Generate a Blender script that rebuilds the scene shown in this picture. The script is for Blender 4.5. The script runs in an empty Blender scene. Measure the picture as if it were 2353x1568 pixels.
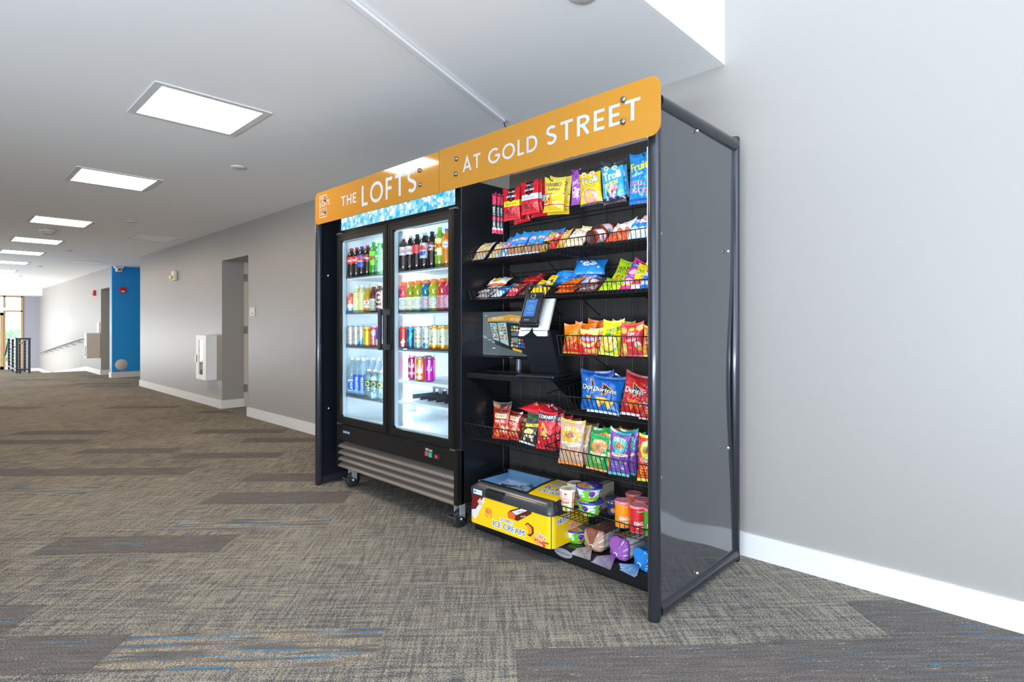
import bpy, bmesh, math, random
import numpy as np
from mathutils import Vector, Matrix
R = math.radians
scene = bpy.context.scene
C = bpy.context.collection

# ------------------------------------------------------------------ camera, world, exposure
YAW, FPX, HOR, EYE = R(43.82), 1287.3, 750.8, 1.2
cam_d = bpy.data.cameras.new('camera')
cam_d.sensor_width = 36.0
cam_d.lens = 36.0 * FPX / 2353.0
cam_d.shift_y = (HOR - 784.0) / 2353.0
cam_d.clip_start, cam_d.clip_end = 0.05, 200
cam = bpy.data.objects.new('camera', cam_d)
C.objects.link(cam)
cam.location = (0, 0, EYE)
cam.rotation_euler = (R(90), 0, YAW)
scene.camera = cam
scene.view_settings.view_transform = 'Standard'
scene.view_settings.look = 'None'
scene.view_settings.exposure = 0.0
scene.view_settings.gamma = 1.0
scene.view_settings.use_curve_mapping = False
world = bpy.data.worlds.new('sky')
scene.world = world
world.use_nodes = True
wn = world.node_tree.nodes['Background']
wn.inputs['Color'].default_value = (0.80, 0.90, 1.0, 1)
wn.inputs['Strength'].default_value = 4.0


def area(name, loc, rot, sx, sy, power, col):
    d = bpy.data.lights.new(name, 'AREA')
    d.shape = 'RECTANGLE'
    d.size, d.size_y, d.energy, d.color = sx, sy, power, col
    o = bpy.data.objects.new(name, d)
    C.objects.link(o)
    o.location = loc
    o.rotation_euler = rot
    return o


# daylight entering through the windows of the lobby (behind and beside the camera) and of the far hall, plus an added uplight
DAY = (0.58, 0.75, 1.0)
area('daylight_lobby_south', (1.2, -3.9, 1.9), (R(92), 0, 0), 6.5, 3.2, 72, DAY)
area('daylight_lobby_east', (4.85, -0.2, 2.4), (R(90), 0, R(90)), 5.5, 3.6, 95, DAY)
area('added_uplight_lobby', (1.8, -3.85, .5), (R(158), 0, 0), 6.0, .8, 1000, (.72, .84, 1.0))  # added uplight aimed at the ceiling to brighten it, not a window
area('daylight_clerestory', (4.8, 0.5, 4.5), (R(75), 0, R(90)), 5.0, 1.2, 110, DAY)
area('daylight_hall_south', (-16.5, -2.0, .9), (R(110), 0, 0), 4.0, 1.8, 80, DAY)
area('daylight_stair_window', (-23.5, -2.0, 0.2), (R(68), 0, 0), 6.5, 1.9, 760, (0.95, 0.98, 1.0))

PANEL_STRENGTH = 26.0
PANEL_COLOUR = (1.0, 0.83, 0.62)
LED_STRENGTH = 30.0

# ------------------------------------------------------------------ helpers
CS, SN = math.cos(YAW), math.sin(YAW)


def at(px, py, axis, val):
    """point where the sight line of a photo pixel meets a real plane of the place"""
    t = (px - 1176.5) / FPX
    d = (-SN + t * CS, CS + t * SN, -(py - HOR) / FPX)
    o = (0, 0, EYE)
    i = 'XYZ'.index(axis)
    k = (val - o[i]) / d[i]
    return Vector([o[j] + k * d[j] for j in range(3)])


def X(px, Y):
    return at(px, 700, 'Y', Y).x


def Zc(px, py, Y):
    return at(px, py, 'Y', Y).z


def lin(c):
    if isinstance(c, str):
        c = c.lstrip('#')
        c = [int(c[i:i + 2], 16) / 255 for i in (0, 2, 4)]
    return tuple(x / 12.92 if x <= 0.04045 else ((x + 0.055) / 1.055) ** 2.4 for x in c[:3])


MATS = {}


def mat(name, col='808080', rough=0.5, metal=0.0, coat=0.0, emit=0.0, trans=0.0, ior=1.45, alpha=1.0, noise=0.0, nscale=40, spec=0.5, bump=0.0):
    if name in MATS:
        return MATS[name]
    m = bpy.data.materials.new(name)
    m.use_nodes = True
    nt = m.node_tree
    b = nt.nodes['Principled BSDF']
    rgb = lin(col)
    b.inputs['Base Color'].default_value = (*rgb, 1)
    b.inputs['Roughness'].default_value = rough
    b.inputs['Metallic'].default_value = metal
    b.inputs['Coat Weight'].default_value = coat
    b.inputs['Coat Roughness'].default_value = 0.08
    b.inputs['Transmission Weight'].default_value = trans
    b.inputs['IOR'].default_value = ior
    b.inputs['Alpha'].default_value = alpha
    b.inputs['Specular IOR Level'].default_value = spec
    if emit:
        b.inputs['Emission Color'].default_value = (*rgb, 1)
        b.inputs['Emission Strength'].default_value = emit
    if noise or bump:
        tc = nt.nodes.new('ShaderNodeTexCoord')
        nz = nt.nodes.new('ShaderNodeTexNoise')
        nz.inputs['Scale'].default_value = nscale
        nz.inputs['Detail'].default_value = 4
        nt.links.new(tc.outputs['Object'], nz.inputs['Vector'])
        if noise:
            mx = nt.nodes.new('ShaderNodeMixRGB')
            mx.blend_type = 'MIX'
            mx.inputs[1].default_value = (*[x * (1 - noise) for x in rgb], 1)
            mx.inputs[2].default_value = (*[min(1, x * (1 + noise)) for x in rgb], 1)
            nt.links.new(nz.outputs['Fac'], mx.inputs[0])
            nt.links.new(mx.outputs[0], b.inputs['Base Color'])
        if bump:
            bp = nt.nodes.new('ShaderNodeBump')
            bp.inputs['Strength'].default_value = bump
            bp.inputs['Distance'].default_value = 0.002
            nt.links.new(nz.outputs['Fac'], bp.inputs['Height'])
            nt.links.new(bp.outputs[0], b.inputs['Normal'])
    MATS[name] = m
    return m


def attr_mat(name, rough, coat=0.0, metal=0.0, emit=0.0, spec=0.5, trans=0.0):
    """material whose colour is the printed artwork stored on the mesh"""
    if name in MATS:
        return MATS[name]
    m = bpy.data.materials.new(name)
    m.use_nodes = True
    nt = m.node_tree
    b = nt.nodes['Principled BSDF']
    a = nt.nodes.new('ShaderNodeAttribute')
    a.attribute_name = 'print'
    nt.links.new(a.outputs['Color'], b.inputs['Base Color'])
    b.inputs['Roughness'].default_value = rough
    b.inputs['Coat Weight'].default_value = coat
    b.inputs['Metallic'].default_value = metal
    b.inputs['Specular IOR Level'].default_value = spec
    b.inputs['Transmission Weight'].default_value = trans
    if emit:
        nt.links.new(a.outputs['Color'], b.inputs['Emission Color'])
        b.inputs['Emission Strength'].default_value = emit
        b.inputs['Base Color'].default_value = (0.01, 0.01, 0.01, 1)
        for l in list(nt.links):
            if l.to_socket == b.inputs['Base Color']:
                nt.links.remove(l)
    MATS[name] = m
    return m


def thin_glass(name, tint=(1, 1, 1), refl=1.0, rough=0.0):
    m = bpy.data.materials.new(name)
    m.use_nodes = True
    nt = m.node_tree
    nt.nodes.clear()
    out = nt.nodes.new('ShaderNodeOutputMaterial')
    mx = nt.nodes.new('ShaderNodeMixShader')
    tr = nt.nodes.new('ShaderNodeBsdfTransparent')
    gl = nt.nodes.new('ShaderNodeBsdfGlossy')
    fr = nt.nodes.new('ShaderNodeLayerWeight')
    fr.inputs['Blend'].default_value = 0.5
    pw = nt.nodes.new('ShaderNodeMath')
    pw.operation = 'POWER'
    pw.inputs[1].default_value = 5
    ad = nt.nodes.new('ShaderNodeMath')
    ad.operation = 'MULTIPLY_ADD'
    ad.inputs[1].default_value = 0.92
    ad.inputs[2].default_value = 0.045
    nt.links.new(fr.outputs['Facing'], pw.inputs[0])
    nt.links.new(pw.outputs[0], ad.inputs[0])
    mt = nt.nodes.new('ShaderNodeMath')
    mt.operation = 'MULTIPLY'
    mt.inputs[1].default_value = refl
    tr.inputs['Color'].default_value = (*tint, 1)
    gl.inputs['Roughness'].default_value = rough
    nt.links.new(ad.outputs[0], mt.inputs[0])
    nt.links.new(mt.outputs[0], mx.inputs[0])
    nt.links.new(tr.outputs[0], mx.inputs[1])
    nt.links.new(gl.outputs[0], mx.inputs[2])
    nt.links.new(mx.outputs[0], out.inputs[0])
    MATS[name] = m
    return m


class MB:
    """collects primitive shapes and links them as one mesh object"""

    def __init__(s):
        s.v, s.f, s.sm = [], [], []

    def add(s, vs, fs, smooth=False):
        n = len(s.v)
        s.v += [tuple(v) for v in vs]
        s.f += [tuple(i + n for i in f) for f in fs]
        s.sm += [smooth] * len(fs)
        return s

    def box(s, x0, x1, y0, y1, z0, z1, M=None):
        vs = [Vector(p) for p in ((x0, y0, z0), (x1, y0, z0), (x1, y1, z0), (x0, y1, z0), (x0, y0, z1), (x1, y0, z1), (x1, y1, z1), (x0, y1, z1))]
        if M is not None:
            vs = [M @ v for v in vs]
        return s.add(vs, [(0, 3, 2, 1), (4, 5, 6, 7), (0, 1, 5, 4), (1, 2, 6, 5), (2, 3, 7, 6), (3, 0, 4, 7)])

    def bbox(s, x0, x1, y0, y1, z0, z1, b=0.005, seg=2, M=None):
        bm = bmesh.new()
        bmesh.ops.create_cube(bm, size=1)
        for v in bm.verts:
            v.co = Vector(((x0 + x1) / 2 + v.co.x * (x1 - x0), (y0 + y1) / 2 + v.co.y * (y1 - y0), (z0 + z1) / 2 + v.co.z * (z1 - z0)))
        bmesh.ops.bevel(bm, geom=list(bm.edges), offset=b, segments=seg, profile=0.5, affect='EDGES')
        vs = [(M @ v.co) if M is not None else v.co.copy() for v in bm.verts]
        s.add(vs, [[v.index for v in f.verts] for f in bm.faces], False)
        bm.free()
        return s

    def tube(s, pts, r, n=8, cap=True):
        pts = [Vector(p) for p in pts]
        rings = []
        prev = None
        for i, p in enumerate(pts):
            a = pts[max(i - 1, 0)]
            b = pts[min(i + 1, len(pts) - 1)]
            d = (b - a).normalized()
            if prev is None:
                u = d.orthogonal().normalized()
            else:
                u = prev - d * prev.dot(d)
                u.normalize()
            prev = u
            w = d.cross(u)
            rr = r[i] if isinstance(r, (list, tuple)) else r
            rings.append([p + (u * math.cos(2 * math.pi * k / n) + w * math.sin(2 * math.pi * k / n)) * rr for k in range(n)])
        vs = [v for ring in rings for v in ring]
        fs = []
        for i in range(len(rings) - 1):
            for k in range(n):
                a, b = i * n + k, i * n + (k + 1) % n
                fs.append((a, b, b + n, a + n))
        s.add(vs, fs, n > 5)
        if cap:
            s.add(rings[0], [tuple(range(n - 1, -1, -1))])
            s.add(rings[-1], [tuple(range(n))])
        return s

    def lathe(s, prof, c=(0, 0, 0), n=20, M=None):
        vs, fs = [], []
        for r, z in prof:
            for k in range(n):
                a = 2 * math.pi * k / n
                p = Vector((c[0] + r * math.cos(a), c[1] + r * math.sin(a), c[2] + z))
                vs.append(M @ p if M is not None else p)
        for i in range(len(prof) - 1):
            for k in range(n):
                a, b = i * n + k, i * n + (k + 1) % n
                fs.append((a, b, b + n, a + n))
        s.add(vs, fs, True)
        return s

    def prism(s, poly, z0, z1, M=None):
        """outline in XY extruded in Z, then moved by M"""
        n = len(poly)
        vs = [Vector((x, y, z0)) for x, y in poly] + [Vector((x, y, z1)) for x, y in poly]
        if M is not None:
            vs = [M @ v for v in vs]
        fs = [tuple(range(n - 1, -1, -1)), tuple(range(n, 2 * n))] + [(i, (i + 1) % n, (i + 1) % n + n, i + n) for i in range(n)]
        return s.add(vs, fs)

    def build(s, name, m, parent=None, loc=None):
        me = bpy.data.meshes.new(name)
        me.from_pydata(s.v, [], s.f)
        me.polygons.foreach_set('use_smooth', s.sm)
        me.materials.append(m)
        me.update()
        o = bpy.data.objects.new(name, me)
        C.objects.link(o)
        if parent is not None:
            o.parent = parent
        if loc is not None:
            o.location = loc
        return o


def tag(o, label=None, cat=None, group=None, kind=None):
    if label:
        o['label'] = label
    if cat:
        o['category'] = cat
    if group:
        o['group'] = group
    if kind:
        o['kind'] = kind
    return o


def thing(name, label, cat, loc=(0, 0, 0), rot=(0, 0, 0), group=None):
    o = bpy.data.objects.new(name, None)
    o.empty_display_size = 0.05
    C.objects.link(o)
    o.location = loc
    o.rotation_euler = rot
    return tag(o, label, cat, group)


def struct(name, mb, m):
    return tag(mb.build(name, m), kind='structure')


def copy_tree(o, parent=None):
    c = o.copy()
    C.objects.link(c)
    if parent is not None:
        c.parent = parent
    for ch in [x for x in list(C.objects) if x.parent == o]:
        copy_tree(ch, c)
    return c


# ------------------------------------------------------------------ artwork canvas
GL = {}


def load_glyphs():
    chars = "ABCDEFGHIJKLMNOPQRSTUVWXYZabcdefghijklmnopqrstuvwxyz0123456789&'.!-/%"
    obs = []
    for ch in chars:
        cu = bpy.data.curves.new('glyph', 'FONT')
        cu.body = ch
        cu.size = 1.0
        cu.resolution_u = 3
        cu.offset = 0.0
        o = bpy.data.objects.new('glyph', cu)
        C.objects.link(o)
        obs.append((ch, o, cu))
    bpy.context.view_layer.update()
    dg = bpy.context.evaluated_depsgraph_get()
    for ch, o, cu in obs:
        ev = o.evaluated_get(dg)
        me = ev.to_mesh()
        me.calc_loop_triangles()
        co = np.array([v.co[:2] for v in me.vertices]) if len(me.vertices) else np.zeros((0, 2))
        tr = np.array([t.vertices[:] for t in me.loop_triangles], int)
        GL[ch] = co[tr] if len(tr) else np.zeros((0, 3, 2))
        ev.to_mesh_clear()
    cap = GL['H'][:, :, 1].max()
    for k in GL:
        g = GL[k] / cap
        if len(g):
            g[:, :, 0] -= g[:, :, 0].min()
        GL[k] = g
    for ch, o, cu in obs:
        bpy.data.objects.remove(o)
        bpy.data.curves.remove(cu)


load_glyphs()


def text_tris(s):
    x, out = 0.0, []
    for ch in s:
        if ch == ' ':
            x += 0.42
            continue
        g = GL.get(ch)
        if g is None or not len(g):
            continue
        out.append(g + np.array([x, 0]))
        x += g[:, :, 0].max() + 0.11
    t = np.concatenate(out)
    t = t - np.array([t[:, :, 0].max() / 2, 0.5])
    return t


class Cv:
    """small colour canvas; units are those of its width and height"""
    S = 2

    def __init__(s, w, h, bg, res):
        s.w, s.h = w, h
        s.nx, s.ny = max(3, int(round(w * res))), max(3, int(round(h * res)))
        s.a = np.zeros((s.ny * s.S, s.nx * s.S, 3))
        s.a[:] = lin(bg)
        ys, xs = np.mgrid[0:s.ny * s.S, 0:s.nx * s.S]
        s.xs = (xs + 0.5) / (s.nx * s.S) * w
        s.ys = (ys + 0.5) / (s.ny * s.S) * h

    def _win(s, x0, x1, y0, y1):
        kx, ky = s.nx * s.S / s.w, s.ny * s.S / s.h
        return (slice(max(0, int(y0 * ky) - 1), max(0, int(y1 * ky) + 2)), slice(max(0, int(x0 * kx) - 1), max(0, int(x1 * kx) + 2)))

    def rect(s, x0, y0, x1, y1, col):
        m = (s.xs >= x0) & (s.xs <= x1) & (s.ys >= y0) & (s.ys <= y1)
        s.a[m] = lin(col)
        return s

    def ell(s, cx, cy, rx, ry, col, rot=0.0, ring=None):
        c, n = math.cos(rot), math.sin(rot)
        dx, dy = s.xs - cx, s.ys - cy
        q = ((dx * c + dy * n) / rx) ** 2 + ((-dx * n + dy * c) / ry) ** 2
        m = q <= 1
        if ring:
            m &= q >= ring
        s.a[m] = lin(col)
        return s

    def poly(s, pts, col):
        w = s._win(min(p[0] for p in pts), max(p[0] for p in pts), min(p[1] for p in pts), max(p[1] for p in pts))
        xs, ys = s.xs[w], s.ys[w]
        m = np.zeros(xs.shape, bool)
        n = len(pts)
        for i in range(n):
            x0, y0 = pts[i]
            x1, y1 = pts[(i + 1) % n]
            if y0 == y1:
                continue
            k = ((ys > min(y0, y1)) & (ys <= max(y0, y1)))
            m ^= k & (xs < x0 + (ys - y0) * (x1 - x0) / (y1 - y0))
        sub = s.a[w]
        sub[m] = lin(col)
        s.a[w] = sub
        return s

    def txt(s, t, cx, cy, h, col, w=None, rot=0.0, shear=0.0, edge=None, ew=0.0, arc=0.0):
        tr = text_tris(t) * h
        if w:
            tr[:, :, 0] *= w / (tr[:, :, 0].max() - tr[:, :, 0].min())
        tr[:, :, 0] += tr[:, :, 1] * shear
        if arc:
            tr[:, :, 1] -= arc * tr[:, :, 0] ** 2
        c, n = math.cos(rot), math.sin(rot)
        tx = tr[:, :, 0] * c - tr[:, :, 1] * n + cx
        ty = tr[:, :, 0] * n + tr[:, :, 1] * c + cy
        if edge:
            for ox, oy in ((-1, 0), (1, 0), (0, -1), (0, 1), (.7, .7), (-.7, .7), (.7, -.7), (-.7, -.7)):
                s._tris(tx + ox * ew, ty + oy * ew, edge)
        for k in (-.03 * h, .03 * h):
            s._tris(tx + k * c, ty + k * n, col)
        return s

    def _tris(s, tx, ty, col):
        L = lin(col)
        for a, b in zip(tx, ty):
            w = s._win(a.min(), a.max(), b.min(), b.max())
            xs, ys = s.xs[w], s.ys[w]
            if not xs.size:
                continue
            d = [(a[(i + 1) % 3] - a[i]) * (ys - b[i]) - (b[(i + 1) % 3] - b[i]) * (xs - a[i]) for i in range(3)]
            m = ((d[0] >= 0) & (d[1] >= 0) & (d[2] >= 0)) | ((d[0] <= 0) & (d[1] <= 0) & (d[2] <= 0))
            sub = s.a[w]
            sub[m] = L
            s.a[w] = sub

    def blobs(s, n, cols, r, box=None, seed=1):
        rn = random.Random(seed)
        x0, y0, x1, y1 = box or (0, 0, s.w, s.h)
        for i in range(n):
            s.ell(rn.uniform(x0, x1), rn.uniform(y0, y1), r * rn.uniform(.6, 1.3), r * rn.uniform(.5, 1.1), rn.choice(cols), rn.uniform(0, 3))
        return s

    def stripes(s, y0, y1, n, col, x0=0, x1=None):
        x1 = s.w if x1 is None else x1
        for i in range(n):
            a = y0 + (y1 - y0) * (i + .25) / n
            s.rect(x0, a, x1, a + (y1 - y0) * .5 / n, col)
        return s

    def out(s):
        return s.a.reshape(s.ny, s.S, s.nx, s.S, 3).mean(axis=(1, 3))


def sample(img, u, v):
    """bilinear-ish lookup, u and v in 0..1"""
    ny, nx, _ = img.shape
    i = np.clip((v * ny).astype(int), 0, ny - 1)
    j = np.clip((u * nx).astype(int), 0, nx - 1)
    return img[i, j]


def grid_mesh(name, P, col, m, parent=None, extra=None, smooth=True, closed_u=False):
    """P: (nv, nu, 3) points, col: (nv, nu, 3) colours"""
    nv, nu, _ = P.shape
    idx = np.arange(nv * nu).reshape(nv, nu)
    q = np.stack([idx[:-1, :-1], idx[:-1, 1:], idx[1:, 1:], idx[1:, :-1]], -1).reshape(-1, 4)
    V, K = P.reshape(-1, 3), col.reshape(-1, 3)
    if extra is not None:
        for P2, c2, flip in extra:
            a, b, _ = P2.shape
            i2 = np.arange(a * b).reshape(a, b) + len(V)
            q2 = np.stack([i2[:-1, :-1], i2[:-1, 1:], i2[1:, 1:], i2[1:, :-1]], -1).reshape(-1, 4)
            if flip:
                q2 = q2[:, ::-1]
            q = np.concatenate([q, q2])
            V = np.concatenate([V, P2.reshape(-1, 3)])
            K = np.concatenate([K, c2.reshape(-1, 3)])
    me = bpy.data.meshes.new(name)
    me.vertices.add(len(V))
    me.vertices.foreach_set('co', V.astype(np.float32).ravel())
    me.loops.add(len(q) * 4)
    me.loops.foreach_set('vertex_index', q.astype(np.int32).ravel())
    me.polygons.add(len(q))
    me.polygons.foreach_set('loop_start', (np.arange(len(q)) * 4).astype(np.int32))
    me.update(calc_edges=True)
    me.polygons.foreach_set('use_smooth', np.full(len(q), smooth))
    at_ = me.attributes.new('print', 'FLOAT_COLOR', 'POINT')
    at_.data.foreach_set('color', np.concatenate([K, np.ones((len(K), 1))], 1).astype(np.float32).ravel())
    me.materials.append(m)
    me.validate()
    me.update()
    o = bpy.data.objects.new(name, me)
    C.objects.link(o)
    if parent is not None:
        o.parent = parent
    return o


def flat_print(name, cv, origin, ux, uy, m, parent=None, off=0.0):
    """canvas laid on a flat rectangle: origin + u*ux + v*uy"""
    img = cv.out()
    ny, nx, _ = img.shape
    u = (np.arange(nx + 1)) / nx
    v = (np.arange(ny + 1)) / ny
    U, V = np.meshgrid(u, v)
    o, a, b = np.array(origin), np.array(ux), np.array(uy)
    P = o + U[..., None] * a + V[..., None] * b
    col = sample(img, np.clip(U - .5 / nx, 0, 1), np.clip(V - .5 / ny, 0, 1))
    return grid_mesh(name, P, col, m, parent, smooth=False)


M_FILM = attr_mat('printed_film', 0.26, coat=0.5)
_n, _l = M_FILM.node_tree.nodes, M_FILM.node_tree.links      # crinkled foil
_tc, _nz, _bp = _n.new('ShaderNodeTexCoord'), _n.new('ShaderNodeTexNoise'), _n.new('ShaderNodeBump')
_nz.inputs['Scale'].default_value = 38
_nz.inputs['Detail'].default_value = 1.5
_nz.inputs['Distortion'].default_value = 1.2
_bp.inputs['Strength'].default_value = 0.55
_bp.inputs['Distance'].default_value = 0.006
_l.new(_tc.outputs['Object'], _nz.inputs['Vector'])
_l.new(_nz.outputs['Fac'], _bp.inputs['Height'])
_l.new(_bp.outputs[0], _n['Principled BSDF'].inputs['Normal'])
M_MATTE = attr_mat('printed_paper', 0.5)
M_CAN = attr_mat('printed_can', 0.25, coat=0.3, metal=0.35)
M_LABEL = attr_mat('printed_label', 0.35, coat=0.3)
M_SCREEN = attr_mat('lit_screen', 0.2, emit=0.9)


def rnoise(rn, U, V, k=5, f=3.0):
    z = np.zeros_like(U)
    for i in range(k):
        a, ph, ff = rn.uniform(0, 6.28), rn.uniform(0, 6.28), f * rn.uniform(.6, 1.8)
        z += np.sin(ff * (U * math.cos(a) + V * math.sin(a)) + ph + 1.5 * np.sin(ff * .6 * (V * math.cos(a * 2) - U) + ph * 2)) / k
    return z


def bag(name, label, cat, cv, loc, w, h, t, yaw=0, lean=10, roll=0, group=None, seals=None, seed=0, wr=1.0, ears=0.05, mtl=None, sv=0.06, parts=True):
    """pillow packet: base centre at loc, printed front towards -Y, thickness t; seals = (top colour, bottom colour)"""
    rn = random.Random(seed * 7 + 3)
    img = cv.out()
    ny, nx, _ = img.shape
    mtl = mtl or M_FILM
    tilt = rn.uniform(-.05, .05) * min(wr, 1.3) * (1 if t > .03 else .3)

    def surf(nu, nv, v0, v1, side):
        u = np.linspace(-1, 1, nu)
        v = np.linspace(v0, v1, nv)
        U, V = np.meshgrid(u, v)
        vv = np.clip((V - sv) / (1 - 2 * sv), 0, 1)
        prof = np.power(np.clip(1 - np.abs(U) ** 2.4, 0, 1), .62) * np.power(np.clip(np.sin(np.pi * vv), 0, 1), .55)
        prof = prof * (1.06 - 0.35 * (vv - .35))
        x = U * w / 2 * (1 - .07 * np.sin(np.pi * vv) ** .7)
        z = V * h + ears * h * (np.abs(U) ** 3) * np.where(V > .5, np.clip(V - .5, 0, 1) * 2, -np.clip(.5 - V, 0, 1) * .5) + tilt * h * U * V ** 3 - abs(tilt) * h * .6 * (1 - U ** 2) * V ** 4
        n1 = rnoise(random.Random(seed), U * 1.6, V * 2.6 * h / w, 5, 2.4)
        n2 = rnoise(random.Random(seed + 99), U * 3, V * 4 * h / w, 4, 3.5)
        edge = np.exp(-vv * 7) + np.exp(-(1 - vv) * 7)
        fold = np.sin(U * 9 + rn.uniform(0, 6)) * edge * .12 + np.sin(U * 17 + 1) * edge * .05
        y = -side * (t / 2) * prof * (1 + wr * (.30 * n1 + .16 * n2 + fold * 1.5))
        y = y + 0.010 * wr * rnoise(random.Random(seed + 5), U * .8, V * 1.2, 3, 1.8) * np.clip(V * 3, 0, 1)
        return np.stack([x, y, z], -1), U, V

    base = thing(name, label, cat, loc, (-R(lean), R(roll), R(yaw)), group)
    F, U, V = surf(nx + 1, ny + 1, sv if parts else 0, 1 - sv if parts else 1, 1)
    colF = sample(img, np.clip((U + 1) / 2 - .25 / nx, 0, .9999), np.clip(V - .25 / ny, 0, .9999))
    B, U2, V2 = surf(13, 17, sv if parts else 0, 1 - sv if parts else 1, -1)
    cb = np.zeros(B.shape) + img.mean(axis=(0, 1))
    grid_mesh('pouch', F, colF, mtl, base, extra=[(B, cb, True)])
    if parts:
        sc = seals or (None, None)
        for nm, a, b, k in (('bottom_seal', 0, sv, 1), ('top_seal', 1 - sv, 1, 0)):
            S, U, V = surf(41, 5, a, b, 1)
            S[..., 1] += .0006 * np.sin(U * 60)
            cc = sample(img, np.clip((U + 1) / 2, 0, .999), np.clip(V, 0, .999))
            if sc[k]:
                cc = np.zeros(S.shape) + np.array(lin(sc[k]))
            S2 = S.copy()
            S2[..., 1] += .0008
            grid_mesh(nm, S, cc, mtl, base, extra=[(S2, cc, True)])
    return base


def sleeve(name, cv, r, z0, z1, m, parent, arc=(0, 2 * math.pi), turn=0.0, prof=None, cap=False):
    """canvas wrapped round a cylinder, canvas centre towards -Y"""
    img = cv.out()
    ny, nx, _ = img.shape
    U, V = np.meshgrid(np.linspace(0, 1, nx + 1), np.linspace(0, 1, ny + 1))
    span = arc[1] - arc[0]
    A = -math.pi / 2 + (U - .5) * span + turn
    rr = np.interp(V, [p[0] for p in prof], [p[1] for p in prof]) if prof else np.full_like(U, r)
    P = np.stack([rr * np.cos(A), rr * np.sin(A), z0 + V * (z1 - z0)], -1)
    col = sample(img, np.clip(U, 0, .9999), np.clip(V, 0, .9999))
    return grid_mesh(name, P, col, m, parent)


# stroke lettering for the big sign
def arc_pts(cx, cy, rx, ry, a0, a1, n=18):
    return [(cx + rx * math.cos(R(a0 + (a1 - a0) * i / n)), cy + ry * math.sin(R(a0 + (a1 - a0) * i / n))) for i in range(n + 1)]


W8 = .075
STK = {
    'T': (.66, [[(0, 1 - W8), (.66, 1 - W8)], [(.33, 1 - W8), (.33, 0)]]),
    'H': (.68, [[(W8, 0), (W8, 1)], [(.68 - W8, 0), (.68 - W8, 1)], [(W8, .5), (.68 - W8, .5)]]),
    'E': (.5, [[(W8, 0), (W8, 1)], [(W8, 1 - W8), (.5, 1 - W8)], [(W8, .5), (.46, .5)], [(W8, W8), (.5, W8)]]),
    'L': (.48, [[(W8, 1), (W8, 0)], [(W8, W8), (.48, W8)]]),
    'F': (.48, [[(W8, 0), (W8, 1)], [(W8, 1 - W8), (.48, 1 - W8)], [(W8, .5), (.43, .5)]]),
    'O': (1.0, [arc_pts(.5, .5, .5 - W8, .5 - W8, 0, 360, 40)]),
    'D': (.78, [[(W8, 0), (W8, 1)], [(W8, 1 - W8)] + arc_pts(.32, .5, .46 - W8, .5 - W8, 90, -90, 20) + [(W8, W8)]]),
    'A': (.84, [[(.06, 0), (.42, 1 - .05), (.78, 0)], [(.2, .28), (.64, .28)]]),
    'G': (.95, [arc_pts(.5, .5, .5 - W8, .5 - W8, 48, 352, 36) + [(.95 - W8, .48), (.58, .48)]]),
    'R': (.62, [[(W8, 0), (W8, 1)], [(W8, 1 - W8)] + arc_pts(.3, .72, .28 - W8 / 2, .28 - W8, 90, -90, 14) + [(W8, .44 + W8 * .3)], [(.3, .46), (.56, 0)]]),
    'S': (.58, [arc_pts(.29, .72, .29 - W8, .28 - W8, 35, 200, 14) + [(.2, .55), (.38, .47)] + arc_pts(.29, .29, .29 - W8, .29 - W8, 25, -150, 14)]),
}


def stroke_word(mb, word, x0, x1, z0, z1, y, gap=.2):
    """word drawn with round-cornered strokes on the plane y, from x0 to x1"""
    tot = sum(STK[c][0] for c in word) + gap * (len(word) - 1)
    sx, sz = (x1 - x0) / tot, z1 - z0
    x = 0
    for c in word:
        w, pls = STK[c]
        for pl in pls:
            pts = [Vector((x + a, b)) for a, b in pl]
            Lp, Rp = [], []
            closed = (pts[0] - pts[-1]).length < 1e-6
            for i, p in enumerate(pts):
                a = pts[i - 1] if i > 0 else (pts[-2] if closed else p)
                b = pts[i + 1] if i < len(pts) - 1 else (pts[1] if closed else p)
                d1 = (p - a).normalized() if (p - a).length > 1e-9 else (b - p).normalized()
                d2 = (b - p).normalized() if (b - p).length > 1e-9 else d1
                t = (d1 + d2).normalized()
                nrm = Vector((-t.y, t.x))
                k = W8 / max(.35, nrm.dot(Vector((-d1.y, d1.x))))
                Lp.append(p + nrm * k)
                Rp.append(p - nrm * k)
            for i in range(len(pts) - 1):
                q = [Rp[i], Rp[i + 1], Lp[i + 1], Lp[i]]
                mb.add([(x0 + v.x * sx, y, z0 + v.y * sz) for v in q], [(0, 1, 2, 3)])
        x += w + gap
# ------------------------------------------------------------------ the setting
M_WALL = mat('wall_paint', '98938d', 0.42, spec=0.35)
M_CEIL = mat('ceiling_paint', 'f3f2f0', 0.8)
M_WHITE = mat('white_paint', 'eceae6', 0.45)
M_FASCIA = mat('fascia_paint', 'f6f6f4', 0.7)
M_BLUE = mat('blue_paint', '1b98e4', 0.45, noise=0.03, nscale=6)
M_TRIM = mat('trim_paint', 'd9d7d3', 0.35)
M_DOOR = mat('door_paint', 'c9c0b2', 0.5)
M_PIER = mat('pier_paint', '9a9ba6', 0.6)
M_OAK = mat('light_oak', 'b08f66', 0.45, noise=0.12, nscale=18)
WY, CH, XE = 2.97, 2.61, -1.262

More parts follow.
